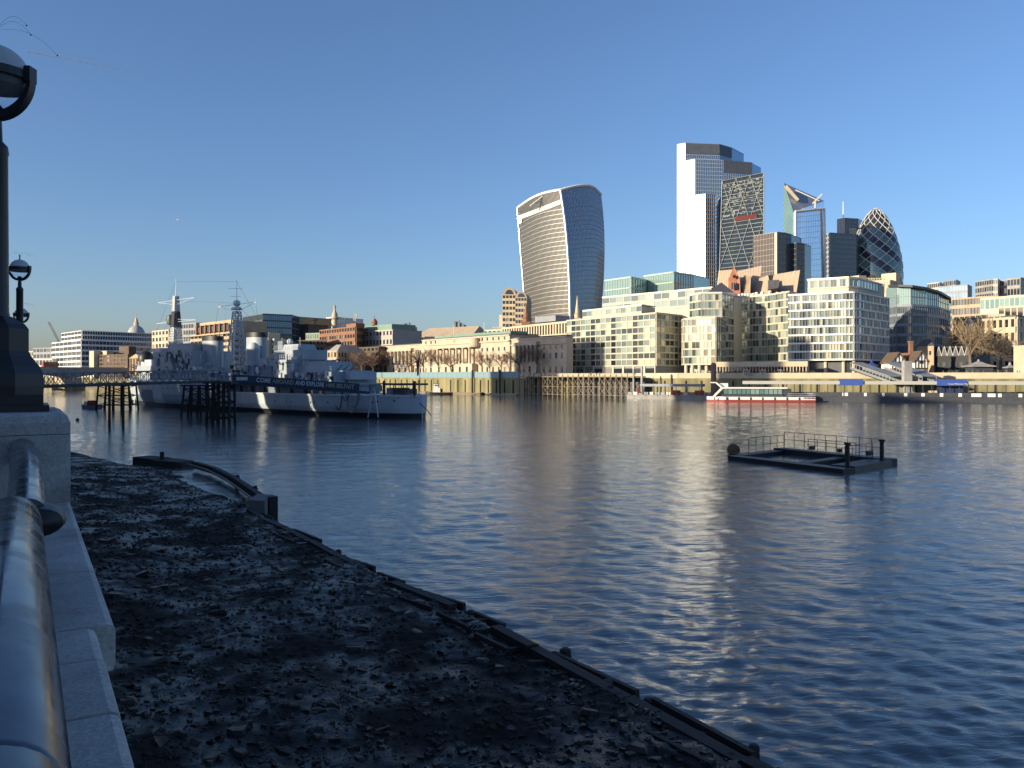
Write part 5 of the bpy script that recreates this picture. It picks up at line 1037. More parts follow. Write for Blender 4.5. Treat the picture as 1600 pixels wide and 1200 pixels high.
strips_on(f_l, 1, [k / 40 for k in range(41)], .3, .8, mat('teal_line', (.22, .34, .32), .4, .1, .1), at_, 'floor_lines')
m_ = MB()
for a_, c_ in ((M0, M4), (E0, F3), (M4, F3)): m_.tube(a_ + Vector((0, -1, 0)), c_ + Vector((0, -1, 0)), 1.3, n=5)
m_.build('white_edge', white, at_)
for (a_, c_, w_, h_, m) in (((1227, 291), (1247, 313), 5, 2.2, cream), ((1243, 297), (1280, 314), 1.6, 1.6, white), ((1270, 318), (1285, 303), 2.0, 1.0, white)):
    p0, p1 = W(*a_, 822), W(*c_, 822); m_ = MB(); m_.tube(p0, p1, w_ * .45, w_ * .35, 4); m_.build('cleaning_cradle', m, at_)
m_ = MB(); p_ = W(1274, 326, 818); m_.tube(p_, W(1274, 316, 820), .9, n=6); m_.build('crane_leg', cream, at_)
# --- bullet-shaped tower
bt = thing('bullet_tower', 'bullet-shaped glass tower with spiralling white diamond lines', 'tower', (*XY(1368, 927), G0)); BC = XY(1368, 927); kk = 927 / F
prof = [(445, 38.5), (430, 39), (415, 38.3), (400, 36.3), (385, 33), (370, 28.8), (358, 24.5), (347, 19.6), (338, 14.5), (331, 9), (327, 4.6), (325, .6)]
py_ = np.array([p[0] for p in prof][::-1]); pw_ = np.array([p[1] for p in prof][::-1]); NB_, NR = 72, 48; vs_, fs_, mi = [], [], []
zs = [G0] + list(np.linspace(ZP(445, 927), ZP(325.2, 927), NR))
def brad(z): py = HY - (z - H) / kk; return float(np.interp(py, py_, pw_)) * kk
for z in zs:
    for i in range(NB_): a = 2 * math.pi * i / NB_; vs_.append((BC.x + brad(z) * math.cos(a), BC.y + brad(z) * math.sin(a), z))
m_ = MB()
for j in range(len(zs) - 1):
    for i in range(NB_):
        i2 = (i + 1) % NB_; fs_.append((j * NB_ + i, j * NB_ + i2, (j + 1) * NB_ + i2, (j + 1) * NB_ + i)); mi.append(1 if (i + j * 1.0) % 12 < 4.5 or j > NR * .72 else 0)
m_.add(vs_, fs_); m_.m = mi; m_.build('glass_skin', [g_teal, glass('spiral_dark_glass', [(0, (.02, .025, .04)), (1, (.02, .025, .04))], .08, .4)], bt)
m_ = MB()
for sg_ in (1, -1):
    for k in range(12):
        q = []
        for j in range(0, NR + 1, 2): z = zs[j]; a = 2 * math.pi * (k / 12) - sg_ * j * 2 * math.pi / NB_; r_ = brad(z) + .25; q.append(Vector((BC.x + r_ * math.cos(a), BC.y + r_ * math.sin(a), z)))
        m_.path(q, .33, 4)
m_.build('diagonal_lines', white, bt)
m_ = MB()
for j in range(2, NR, 1): m_.lathe((BC.x, BC.y, 0), [(brad(zs[j]) + .12, zs[j] - .2), (brad(zs[j]) + .2, zs[j]), (brad(zs[j]) + .1, zs[j] + .2)], 48)
m_.build('floor_rings', dl, bt, kind='stuff')
m_ = MB(); m_.path([W(1337, 358, 895), W(1352, 355, 893), W(1366, 354, 892)], .9, 5); m_.tube(W(1386, 357, 893), W(1396, 355, 890), .4, n=4); m_.build('cleaning_gantry', mat('gantry_brown', (.28, .17, .10), .6, .2, .5), bt)
# --- other towers of the cluster
tower('curved_office', 'dark finned office block with a pale vertical strip, in front of the angular tower', [(1177, 800), (1210, 780), (1214, 779), (1226, 783), (1236, 792)], 369, 26, (14, 0, 5, 4), g_grey, [mat('fin_brown', (.26, .20, .15), .5, .1, .2), dl, dl, dl], 30, fin=.3, band=.1, mats=[None, alum, None, None])
tower('curved_office', 'lower dark rounded office wing at the foot of the angular tower', [(1236, 792), (1244, 788), (1257, 793)], 381, 24, (4, 6), g_dark, dl, 20, fin=.15, band=.1)
tower('grey_office', 'grey gridded office slab left of the bullet-shaped tower', [(1290, 905), (1297, 893), (1338, 903)], 367, 30, (2, 14), g_grey, [wl_, mat('grid_grey', (.24, .26, .28), .5, .1, .2)], 30, fin=.2, band=.3)
t, f_, z_ = tower('antenna_tower', 'distant grey tower with a white antenna behind the bullet-shaped tower', [(1308, 1200), (1320, 1190), (1341, 1196)], 343, 40, (5, 9), g_grey, greywall, 25, fin=.2, band=.15)
m_ = MB(); m_.tube(W(1317.5, 345, 1200), W(1317.5, 315, 1200), .9, .5, 6); m_.build('antenna', white, t)
tower('grey_office', 'dark blue-grey block directly behind the left edge of the bullet tower', [(1327, 1100), (1346, 1100)], 358, 20, (8,), g_grey, dl, 20)
tower('teal_office', 'teal glass box office left of the stepped roofs, lower one', [(945, 560), (985, 540), (1008, 556)], 439, 9, (10, 6), g_teal, mat('teal_frame', (.34, .44, .40), .4, .1, .2), 25, fin=.08, band=.12, cat='building')
tower('teal_office', 'teal glass box office beside the tallest tower, upper one', [(1006, 562), (1052, 540), (1083, 556)], 432, 10, (12, 8), g_teal, mat('teal_frame', (.34, .44, .40), .4, .1, .2), 25, fin=.08, band=.12, cat='building')
tower('ribbed_office', 'cream rooftop with plant boxes in front of the bullet tower', [(1328, 640), (1390, 620), (1401, 630)], 444, 6, (16, 3), cream, cream, 20, cat='building')
rp_ = thing('roof_plant', 'two cream plant boxes joined by an open truss at the foot of the bullet tower', 'roof plant', (*XY(1365, 624), 70))
zq = ZP(444, 630) + .7
for a_, c_, r0 in ((1328, 1342, 431), (1377, 1400, 427)): m_ = MB(); m_.slab(XY(a_, 634), XY(c_, 626), zq, ZP(r0, 630), 0, 8); m_.build('plant_box', cream, rp_)
for k in range(9): x0, x1 = 1342 + k * 4, 1346 + k * 4; m_ = MB(); m_.tube(W(x0, 443, 630), W(x1, 436, 630), .3, n=4); m_.tube(W(x1, 443, 630), W(x0, 436, 630), .3, n=4); m_.build('truss_bar', cream, rp_)
m_ = MB(); m_.tube(W(1341, 435, 630), W(1379, 435, 630), .5, n=4); m_.build('truss_chord', cream, rp_)
# --- steep tan roofs with a brick gable
sr = thing('steep_roofs', 'group of steep folded tan metal roofs with a red brick gable', 'building', (*XY(1185, 520), G0))
def quadroof(pts, Y0, Y1, nm='roof', m=tan_roof):
    mx_ = sum(p[0] for p in pts) / 4; a = [W(x, y, (Y0 if i in (0, 1) else Y1) + (mx_ - x) * .42) for i, (x, y) in enumerate(pts)]; m_ = MB(); bk_ = [p_ + Vector((3, 14, -3)) for p_ in a]; m_.add(a + bk_, [(0, 1, 2, 3), (7, 6, 5, 4), (0, 4, 5, 1), (1, 5, 6, 2), (2, 6, 7, 3), (3, 7, 4, 0)]); m_.build(nm, m, sr)
    for k in range(1, 9):
        f = k / 9; p0 = a[0].lerp(a[1], f) + Vector((0, -.15, 0)); p1 = a[3].lerp(a[2], f) + Vector((0, -.15, 0)); m_ = MB(); m_.tube(p0, p1, .14, n=4); m_.build('seam', m, sr)
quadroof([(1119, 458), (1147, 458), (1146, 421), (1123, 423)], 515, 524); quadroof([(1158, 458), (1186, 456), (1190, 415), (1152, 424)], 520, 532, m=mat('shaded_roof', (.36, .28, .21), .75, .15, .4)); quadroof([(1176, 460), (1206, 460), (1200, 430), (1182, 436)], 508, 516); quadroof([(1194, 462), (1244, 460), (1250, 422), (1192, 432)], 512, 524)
quadroof([(1160, 458), (1172, 458), (1173, 432), (1163, 430)], 506, 510); quadroof([(1200, 452), (1216, 450), (1218, 437), (1200, 438)], 500, 506, m=slate)
m_ = MB(); q = [W(1138, 460, 508), W(1157, 460, 506), W(1156, 436, 506), W(1147, 416, 508), W(1138, 436, 508)]; m_.add(q + [p_ + Vector((3, 10, 0)) for p_ in q], [(0, 1, 2, 3, 4), (9, 8, 7, 6, 5), (0, 5, 6, 1), (1, 6, 7, 2), (2, 7, 8, 3), (3, 8, 9, 4), (4, 9, 5, 0)]); m_.build('brick_gable', brick_red, sr)
for x_ in (1144, 1147.5, 1151): p_ = W(x_, 447, 505.6); piece('lancet_window', g_dark, sr, p_, (.9, .3, 4.2))
m_ = MB(); p_ = W(1147.3, 432, 506); m_.tube(p_, p_ + Vector((0, -.6, 0)), 1.1, n=12); m_.build('round_window', g_dark, sr)
m_ = MB(); m_.prism([XY(1119, 520), XY(1250, 516), XY(1252, 545), XY(1122, 548)], G0, ZP(457, 520)); m_.build('wall', brick_red, sr)
cl = MB()
for k in range(26): p_ = XY(1155 + k * 3.0, 372 - k * .3); cl.box((p_.x, p_.y, ZP(461 - rng.uniform(0, 6), 360)), (rng.uniform(.5, 2.2), 1, rng.uniform(.6, 2.2)), rng.random())
tag(cl.build('roof_plant', white, None), 'white clutter of roof plant below the steep tan roofs', 'roof plant')['kind'] = 'stuff'
m_ = MB(); m_.prism([XY(1150, 366), XY(1240, 356), XY(1242, 372), XY(1152, 384)], G0, ZP(463, 362)); tag(m_.build('rear_block', brick_red, None), 'plain rear block carrying roof plant above the concave wing', 'building')
# --- barrel-roofed tower and church spires
br = thing('barrel_roof_tower', 'pink granite tower with twin barrel-vaulted tops left of the flared tower', 'tower', (*XY(803, 600), G0))
for a_, c_, Y_, r0 in ((785, 806, 600, 449), (805, 823, 590, 455)):
    P, Q = XY(a_, Y_), XY(c_, Y_); rad = (Q - P).length / 2; zc = ZP(r0, Y_) - rad * 1.15; cc = (P + Q) / 2; m_ = MB(); m_.prism([P, Q, Q + Vector((4, 26)), P + Vector((4, 26))], G0, zc); m_.build('shaft', buff, br)
    rg = []
    for y_ in (0, 26): rg.append([Vector((cc.x + y_ * .15 + rad * math.cos(a), P.y + y_, zc + rad * 1.15 * math.sin(a))) for a in np.linspace(math.pi, 0, 13)])
    m_ = MB(); m_.loft(rg); m_.build('vault', tan_roof, br)
    g_ = MB(); facade(br, g_, P, Q, G0, zc, 4, 14, g_dark, .45, .2, .5, True); g_.build('facade_grid', cream, br, kind='stuff')
    m_ = MB(); p_ = Vector((cc.x, P.y - .3, zc)); m_.add([p_ + Vector((rad * .6 * math.cos(a), 0, rad * .8 * math.sin(a))) for a in np.linspace(0, math.pi, 11)], [tuple(range(10, -1, -1))]); m_.build('lunette', g_dark, br)
m_ = MB(); m_.slab(XY(780, 606), XY(786, 604), G0, ZP(492, 606), 0, 12); m_.build('stair_wing', buff, br)
for px, Y_, r0, r1, w_, lb, m in ((902, 440, 463, 497, 1.6, 'slim white church spire in front of the flared tower', portland), (822, 470, 474, 503, 2.2, 'brown church steeple between barrel tower and flared tower', brick_brown)):
    p_ = XY(px, Y_); t = thing('church_spire', lb, 'spire', (p_.x, p_.y, G0)); m_ = MB(); zb_, zt_ = ZP(r1, Y_), ZP(r0, Y_); m_.lathe((p_.x, p_.y, 0), [(w_, zb_), (w_, zb_ + 2), (w_ * 1.2, zb_ + 2.2), (w_ * .8, zb_ + 2.6), (.15, zt_)], 8); m_.build('steeple', m, t); m_ = MB(); m_.box((p_.x, p_.y, (G0 + zb_) / 2), (w_ * 2.2, w_ * 2.2, zb_ - G0)); m_.build('church_tower', m, t); m_ = MB(); m_.ball((p_.x, p_.y, zt_), .3, 8, 6); m_.build('finial', m, t)
block('ribbed_office', 'beige ribbed stone office with tall narrow windows above the classical building', 'building', [(786, 468), (893, 408), (900, 420)], 503, G0, (26, 0), 4, cream, g_dark, 25, .18, .42, .8, toppt=1)
m_ = MB(); m_.slab(XY(836, 446), XY(868, 432), ZP(503, 440), ZP(494, 440), 0, 10); tag(m_.build('plant_room', greywall, None), 'flat grey plant room on the ribbed beige office', 'roof plant')
# --- low City buildings, left to right
t, fr_, z_ = block('banded_office', 'white banded office with long ribbon windows behind the bridge', 'building', [(82, 655), (127, 600), (243, 648)], 532, 7, (7, 22), 7, white, g_grey, 40, .34, .05, .5, toppt=1)
m_ = MB(); f_ = [XY(97, 650), XY(128, 610), XY(243, 655)]; z1 = ZP(517, 610); m_.prism(back(f_, 34), z_ + .62, z1); m_.build('upper_storeys', g_grey, t); g_ = MB(); facade(t, g_, f_[0], f_[1], z_ + .65, z1, 6, 2, g_grey, .35, .05, .5, False); facade(t, g_, f_[1], f_[2], z_ + .65, z1, 30, 2, g_grey, .3, .12, .5, False); g_.build('facade_grid', white, t, kind='stuff')
block('low_building', 'low white building left of the red bus on the bridge', 'building', [(36, 640), (82, 640)], 562, 7, (9,), 2, white, g_grey, 20, .4, .2)
block('low_building', 'grey-blue block left of the banded white office', 'building', [(52, 720), (85, 700)], 545, 7, (6,), 5, greywall, g_grey, 20, .4, .2); block('low_building', 'small cream building at the far left behind the lamp posts', 'building', [(36, 760), (58, 750)], 550, 7, (5,), 4, cream, g_grey, 20, .4, .2)
t, fr_, z_ = block('brick_flats', 'dark brick flats with pale stair towers behind the footbridge', 'building', [(140, 560), (200, 536)], 556, 7, (11,), 6, brick_dark, g_dark, 15, .45, .3)
for a_, c_ in ((141, 148), (160, 168)): m_ = MB(); m_.slab(XY(a_, 556), XY(c_, 552), 7, ZP(548, 550), .6, 4); m_.build('stair_tower', cream, t)
m_ = MB(); m_.slab(XY(186, 560), XY(201, 556), 7, ZP(541, 556), 0, 6); m_.build('chimney_block', brick_dark, t)
fh_ = thing('pedimented_hall', 'small stone hall with columns and a pediment left of the ship bridge', 'building', (*XY(203, 520), 7)); A_, B_ = XY(203, 520), XY(226, 512); m_ = MB(); m_.slab(A_, B_, 7, ZP(560, 516), 0, 12); m_.build('wall', buff, fh_)
m_ = MB(); dv = (B_ - A_); mm_ = (A_ + B_) / 2; nn2 = Vector((dv.y, -dv.x)).normalized(); m_.add([(*(A_ + nn2), ZP(560, 516)), (*(B_ + nn2), ZP(560, 516)), (*(mm_ + nn2), ZP(553, 516)), (*(A_ - nn2 * 12), ZP(560, 516)), (*(B_ - nn2 * 12), ZP(560, 516)), (*(mm_ - nn2 * 12), ZP(553, 516))], [(0, 1, 2), (5, 4, 3), (0, 2, 5, 3), (1, 4, 5, 2), (0, 3, 4, 1)]); m_.build('pediment', buff, fh_)
for k in range(5): p_ = A_.lerp(B_, (k + .5) / 5) + nn2 * .7; m_ = MB(); m_.tube((p_.x, p_.y, 9), (p_.x, p_.y, ZP(560, 516)), .45, .4, 10); m_.build('column', buff, fh_)
block('stone_block', 'beige stone office rising behind the ship forward mast', 'building', [(238, 540), (264, 520), (300, 540)], 516, G0, (5, 8), 7, cream, g_dark, 20, .4, .35, toppt=1); block('grey_office', 'dark grey block right of the ship forward mast', 'building', [(283, 515), (307, 505)], 507, G0, (6,), 8, greywall, g_dark, 20, .35, .2)
t, fr_, z_ = block('stepped_office', 'beige stepped riverside office with deep ribbon windows between the ship masts', 'building', [(300, 505), (364, 462), (378, 478)], 520, G0, (10, 4), 7, buff, g_dark, 25, .5, .06, 1.0, toppt=1)
f_ = [XY(312, 505), XY(364, 470), XY(376, 480)]; m_ = MB(); m_.prism(back(f_, 18), z_ + .6, ZP(499, 470)); m_.build('upper_storeys', buff, t)
for k in range(7): p_ = f_[0].lerp(f_[1], (k + .5) / 7); piece('bay_window', g_dark, t, (p_.x - .6, p_.y - .8, z_ + 3.6), (2.4, 2.4, 3.4), -.6); piece('bay_fin', brick_brown, t, (p_.x - 2.6, p_.y - .1, z_ + 3.8), (1.0, 2.6, 5.0), -.6)
t, fr_, z_ = tower('dark_glass_office', 'dark glass office with a blue glazed middle, behind the aft mast', [(380, 590), (411, 560), (456, 572), (467, 590)], 496, 9, (10, 14, 4), g_grey, dl, 30, cat='building', fin=.1, band=.2, mats=[g_dark, g_blue, None]); m_ = MB(); m_.slab(XY(409, 575), XY(457, 585), z_ + .62, ZP(490, 575), 0, 18); m_.build('roof_storey', greenroof, t)
block('slab_building', 'pale slab building seen between the aft funnel and aft superstructure', 'building', [(411, 480), (420, 474)], 522, G0, (2,), 8, cream2, g_teal, 8, .3, .3); block('slab_building', 'lower pale slab right of the aft funnel', 'building', [(420, 478), (429, 474)], 531, G0, (2,), 7, cream2, g_teal, 8, .3, .3)
for pts, top, m, lb in (([(455, 600), (482, 590)], 509, brick_dark, 'brown office roof line left of the monument, leftmost'), ([(478, 560), (506, 552)], 522, greenroof, 'green-grey roofed block left of the orange brick office'), ([(466, 540), (512, 530)], 533, brick_dark, 'dark brick block behind the aft ship superstructure'), ([(484, 640), (500, 636)], 514, greywall, 'grey block left of the monument'), ([(545, 505), (592, 480)], 545, brick_dark, 'dark low block behind the reddish bare trees'), ([(598, 560), (648, 540)], 530, concrete, 'grey concrete block right of the green-roofed building'), ([(736, 560), (790, 540)], 518, cream2, 'pale low roofs left of the barrel-roofed tower'), ([(745, 520), (775, 512)], 522, slate, 'slate-roofed block behind the classical building'), ([(770, 590), (790, 585)], 512, concrete, 'small concrete block beside the barrel-roofed tower')):
    block('city_block', lb, 'building', pts, top, G0, (8,), 5, m, g_dark, 18, .45, .35)
mo = thing('monument_column', 'tall pale stone column topped by a gilded urn', 'monument', (*XY(523, 600), G0)); p_ = XY(523, 600); m_ = MB(); k_ = 600 / F; m_.lathe((p_.x, p_.y, 0), [(4.2 * k_, G0), (4.0 * k_, ZP(499, 600)), (6.5 * k_, ZP(498, 600)), (6.5 * k_, ZP(496, 600)), (4.6 * k_, ZP(495.5, 600)), (4.6 * k_, ZP(491, 600)), (2.4 * k_, ZP(487, 600)), (1.6 * k_, ZP(483, 600))], 16); m_.build('shaft', portland, mo, smooth=True)
m_ = MB(); m_.lathe((p_.x, p_.y, 0), [(.8 * k_, ZP(483, 600)), (2.0 * k_, ZP(480.5, 600)), (1.6 * k_, ZP(478, 600)), (.3 * k_, ZP(475.5, 600))], 10); m_.build('urn', buff, mo, smooth=True)
block('white_block', 'white office block directly behind the monument column', 'building', [(510, 700), (525, 690), (540, 705)], 497, G0, (4, 4), 10, white, g_grey, 20, .5, .2)
t, fr_, z_ = block('brick_office', 'orange brick office with ribbon windows below the monument', 'building', [(500, 540), (556, 498), (568, 518)], 511, G0, (14, 6), 7, brick_brown, g_dark, 25, .5, .25, .5, toppt=1); m_ = MB(); m_.slab(XY(541, 515), XY(556, 504), z_, ZP(505, 505), 0, 6); m_.build('plant_room', brick_brown, t)
t, fr_, z_ = block('green_roof_building', 'grey stone building with green roof and a small cupola', 'building', [(567, 520), (614, 498)], 519, G0, (9,), 5, mat('grey_stone', (.36, .34, .31), .85, .12, .2), g_dark, 25, .5, .5); m_ = MB(); f_ = [fr_[0] + Vector((1.5, 1.5)), fr_[1] + Vector((-1, 2))]; m_.slab(f_[0], f_[1], z_ + .6, z_ + 4, 0, 18); m_.build('mansard', greenroof, t)
p_ = XY(585, 515); m_ = MB(); m_.lathe((p_.x, p_.y, z_ + 4), [(1.9, 0), (1.9, 1.5), (2.1, 1.7), (1.7, 3.0), (.9, 4.0), (.2, 4.4), (.1, 6.4)], 12); m_.build('cupola', brick_brown, t, smooth=True)
for px, w_, Y_, r0, lb in ((643, 11, 1150, 505, 'distant grey jagged tower block left of the classical building'), (721, 10, 1100, 502, 'distant grey jagged tower block above the classical building')):
    t = thing('distant_tower', lb, 'tower', (*XY(px, Y_), G0))
    for k in range(6): m_ = MB(); q_ = XY(px - w_ + k * w_ / 3.2, Y_); m_.box((q_.x, q_.y + k % 2 * 2, (G0 + ZP(r0 + (0, 1, -1, 3, 4, 6)[k], Y_)) / 2), (w_ / 3.2 * Y_ / F * .98, 12, ZP(r0 + (0, 1, -1, 3, 4, 6)[k], Y_) - G0), 0); m_.build('tower_bay', greywall, t)
hb_ = thing('hipped_hall', 'tan hip-roofed building with a window row behind the classical building', 'building', (*XY(690, 540), G0)); f_ = [XY(640, 552), XY(736, 520)]; poly = back(f_, 22); m_ = MB(); ze = ZP(528, 530); m_.prism(poly, G0, ze); m_.build('wall', cream, hb_)
g_ = MB(); facade(hb_, g_, f_[0], f_[1], ze - 4, ze, 20, 1, g_dark, .3, .35, .4, True); g_.build('facade_grid', cream, hb_, kind='stuff'); rl = poly[0].lerp(poly[3], .5).lerp(poly[1].lerp(poly[2], .5), .14); rr2 = poly[1].lerp(poly[2], .5).lerp(poly[0].lerp(poly[3], .5), .04); zr2 = ZP(510, 535); m_ = MB(); q5 = [(p.x, p.y, ze) for p in poly] + [(rl.x, rl.y, zr2), (rr2.x, rr2.y, zr2)]; m_.add(q5, [(0, 1, 5, 4), (1, 2, 5), (2, 3, 4, 5), (3, 0, 4), (3, 2, 1, 0)]); m_.build('hip_roof', tan_roof, hb_)
# --- old market hall with mansard and pavilion
mh = thing('market_hall', 'ornate yellow stone market hall with a mansard pavilion behind the guns', 'building', (*XY(505, 470), G0)); f_ = [XY(452, 498), XY(512, 466)]; m_ = MB(); m_.prism(back(f_, 18), G0, ZP(556, 470)); m_.build('wall', buff, mh); g_ = MB(); facade(mh, g_, f_[0], f_[1], G0, ZP(556, 470), 10, 2, g_dark, .35, .4, .5); g_.build('facade_grid', buff, mh, kind='stuff')
m_ = MB(); e0, e1 = f_; z0, z1 = ZP(556, 470), ZP(547, 470); bk2 = Vector((.62, .785)); m_.hexa([(*e0, z0 + .02), (*e1, z0 + .02), (*(e1 + bk2 * 16), z0 + .02), (*(e0 + bk2 * 16), z0 + .02)], [(*(e0 + bk2 * 3), z1), (*(e1 + bk2 * 3), z1), (*(e1 + bk2 * 13), z1), (*(e0 + bk2 * 13), z1)]); m_.build('mansard', mat('grey_mansard', (.32, .30, .27), .7, .15, .3), mh)
for k in range(5): p_ = e0.lerp(e1, (k + .5) / 5) + bk2 * .6; m_ = MB(); m_.box((p_.x, p_.y, z0 + 1.5), (1.6, 2, 2.6), -.5); m_.build('dormer', buff, mh)
pv = [XY(512, 464), XY(527, 456), XY(546, 470)]; m_ = MB(); m_.prism(back(pv, 12), G0, ZP(550, 460)); m_.build('pavilion', buff, mh); g_ = MB(); facade(mh, g_, pv[0], pv[1], G0, ZP(550, 460), 3, 3, g_dark, .35, .4, .4); facade(mh, g_, pv[1], pv[2], G0, ZP(550, 460), 4, 3, g_dark, .35, .5, .4); g_.build('facade_grid', buff, mh, kind='stuff')
cc = sum(back(pv, 12), Vector((0, 0))) / 5; m_ = MB(); pl = back(pv, 12); z0, z1 = ZP(550, 460), ZP(538, 460); rgs = [[Vector((*(cc + (p - cc) * s_), z)) for p in pl] for s_, z in ((1.02, z0 + .02), (.92, z0 + 1.2), (.66, z0 + 3.2), (.5, z1))]; m_.loft(rgs); m_.build('pavilion_roof', mat('grey_mansard', (.32, .30, .27)), mh); m_ = MB(); m_.lathe((cc.x, cc.y, z1), [(.8, 0), (.8, 1.5), (.1, 2.2), (.06, 4)], 8); m_.build('finial', slate, mh)
# --- glass office with curved roof, right
arc = [(1386, 372), (1402, 363), (1424, 360), (1448, 364), (1468, 374), (1484, 392)]
t, fr_, z_ = block('curved_glass_office', 'curved glass office with a dark sweeping roof right of the apartments', 'building', arc, 478, ZP(572, 360), (7, 8, 8, 7, 5), 6, steel_mid, g_grey, 24, .28, .22, .4, toppt=2, ang=.5)
m_ = MB(); pl = back([p_ + Vector((.4, 1.5)) for p_ in fr_], 22, .5); ztops = [ZP(r_, y_) for r_, y_ in zip((449, 449, 449.5, 453, 459, 468), (372, 363, 360, 364, 374, 392))]; m_.prism(pl, z_ + .6, ztops + [ztops[-1], ztops[0]]); m_.build('glass_storey', g_teal, t)
m_ = MB(); pl2 = back([p_ + Vector((-.2, -1.5)) for p_ in fr_], 27, .5); zz2 = ztops + [ztops[-1], ztops[0]]; m_.prism(pl2, [z + .02 for z in zz2], [z + 1.0 for z in zz2]); m_.build('sweeping_roof', steel_dark, t)
g_ = MB()
for i in range(5): facade(t, g_, fr_[i] + Vector((.4, 1.5)), fr_[i + 1] + Vector((.4, 1.5)), z_ + .7, min(ztops[i], ztops[i + 1]), 6, 2, g_teal, .08, .06, .2, False, bandtop=False)
g_.build('glazing_bars', steel_mid, t, kind='stuff')
# --- right-hand background
for nm, pts, top, nb, nf, m, gm, lb in (('grey_office', [(1449, 640), (1468, 630)], 444, 6, 14, cream2, g_grey, 'small pale block on the skyline right of the curved glass roof'), ('grey_office', [(1474, 650), (1494, 640)], 440, 6, 14, greywall, g_grey, 'blue-grey block on the skyline, second from the curved roof'), ('grey_office', [(1466, 600), (1512, 585)], 449, 10, 12, greywall, g_blue, 'dark blue stepped office on the right skyline'), ('concrete_office', [(1524, 640), (1553, 620)], 441, 8, 14, concrete, g_grey, 'grey scaffolded office block on the right skyline'), ('concrete_office', [(1552, 620), (1559, 618)], 437, 2, 14, cream, g_grey, 'tall slim cream stair tower on the right skyline'), ('concrete_office', [(1558, 630), (1576, 625)], 439, 5, 12, greywall, g_dark, 'dark block between the slim cream tower and the right edge'), ('concrete_office', [(1574, 600), (1594, 592), (1640, 610)], 437, (4, 6), 10, concrete, g_dark, 'large pale concrete block at the right edge of the skyline'), ('terrace_office', [(1488, 520), (1535, 505), (1560, 500)], 468, (10, 6), 8, buff, g_grey, 'grey terraced office with sloping roof behind the bare tree'), ('green_glass_office', [(1532, 470), (1610, 448)], 468, 10, 5, cream2, g_teal, 'pale green glass building at the right edge'), ('cream_annexe', [(1560, 430), (1620, 418)], 481, 6, 5, cream, g_dark, 'cream flat-roofed annexe in front of the green glass building')):
    block(nm, lb, 'building', pts, top, G0, nb if isinstance(nb, tuple) else (nb,) * (len(pts) - 1), nf, m, gm, 18, .35, .2)
t, fr_, z_ = block('arched_building', 'sand stone building with arched windows behind the large bare tree', 'building', [(1490, 402), (1588, 372), (1625, 390)], 497, G0, (11, 4), 4, cream, g_dark, 20, .4, .45, .6, roof=slate, toppt=1, parapet=1.4)
for k in range(9): p_ = fr_[0].lerp(fr_[1], (k + .5) / 11); piece('dormer', cream, t, (p_.x + .6, p_.y + .8, z_ + 1.2), (1.8, 2, 2.6), -.4)
for px in (1508, 1545, 1580): p_ = XY(px, 392); m_ = MB(); m_.lathe((p_.x, p_.y - 4, z_ - 8), [(2.2, 0), (2.2, 6), (1.6, 7.5), (.2, 9.2)], 8); m_.build('gable_bay', cream, t)
# --- timber-framed pavilion, brick tower house and dark hall with zigzag gables
plaster = mat('white_plaster', (.74, .72, .66), .8, .06, .5)
tp = thing('timber_framed_pavilion', 'small black and white timber-framed pavilion with two gables on the quay', 'building', (*XY(1420, 306), G0))
def gable(root, px0, px1, Y_, r_base, r_eave, r_apex, m_lo, m_hi, rf, D_=9, studs=True):
    P, Q = XY(px0, Y_), XY(px1, Y_); z0, z1, z2 = max(G0, ZP(r_base, Y_)), ZP(r_eave, Y_), ZP(r_apex, Y_); d_ = (Q - P); mm = (P + Q) / 2; b_ = Vector((d_.y * -1, d_.x)).normalized() * D_; zm = z0 + (z1 - z0) * .5
    m_ = MB(); m_.prism([P, Q, Q + b_, P + b_], z0, zm); m_.build('lower_wall', m_lo, root); m_ = MB(); m_.prism([P, Q, Q + b_, P + b_], zm, z1); m_.add([(*P, z1), (*Q, z1), (*mm, z2), (*(P + b_), z1), (*(Q + b_), z1), (*(mm + b_), z2)], [(0, 1, 2), (5, 4, 3)]); m_.build('gable_wall', m_hi, root)
    for E_, sg_ in ((P, -1), (Q, 1)):
        o_ = d_.normalized() * .7 * sg_; f_ = -b_.normalized() * .6; m_ = MB(); a0, a1 = Vector((*(E_ + o_ + f_), z1 - .5)), Vector((*(mm + f_), z2 + .25)); bb_ = Vector((*(b_ * 1.1), 0)); th_ = Vector((0, 0, .25)); m_.hexa([a0, a1, a1 + bb_, a0 + bb_], [a0 + th_, a1 + th_, a1 + bb_ + th_, a0 + bb_ + th_]); m_.build('roof_slope', rf, root)
    if studs:
        n_ = -b_.normalized() * .12
        for k in range(5): p_ = P.lerp(Q, k / 4) + n_; zt_ = z1 + (z2 - z1) * (1 - abs(k / 2 - 1)) * .9; m_ = MB(); m_.tube((p_.x, p_.y, zm), (p_.x, p_.y, max(zt_, z1)), .14, n=4); m_.build('timber_stud', blackpaint, root)
        for z in (zm, z1): p_, q_ = P + n_, Q + n_; m_ = MB(); m_.tube((p_.x, p_.y, z), (q_.x, q_.y, z), .16, n=4); m_.build('timber_rail', blackpaint, root)
        p_ = P.lerp(Q, .5) + n_; piece('window', g_dark, root, (p_.x, p_.y, z1 - .4), (1.3, .12, 1.2), math.atan2(d_.y, d_.x)); piece('window', g_teal, root, (p_.x, p_.y, z0 + (zm - z0) * .55), (1.8, .12, 1.4), math.atan2(d_.y, d_.x))
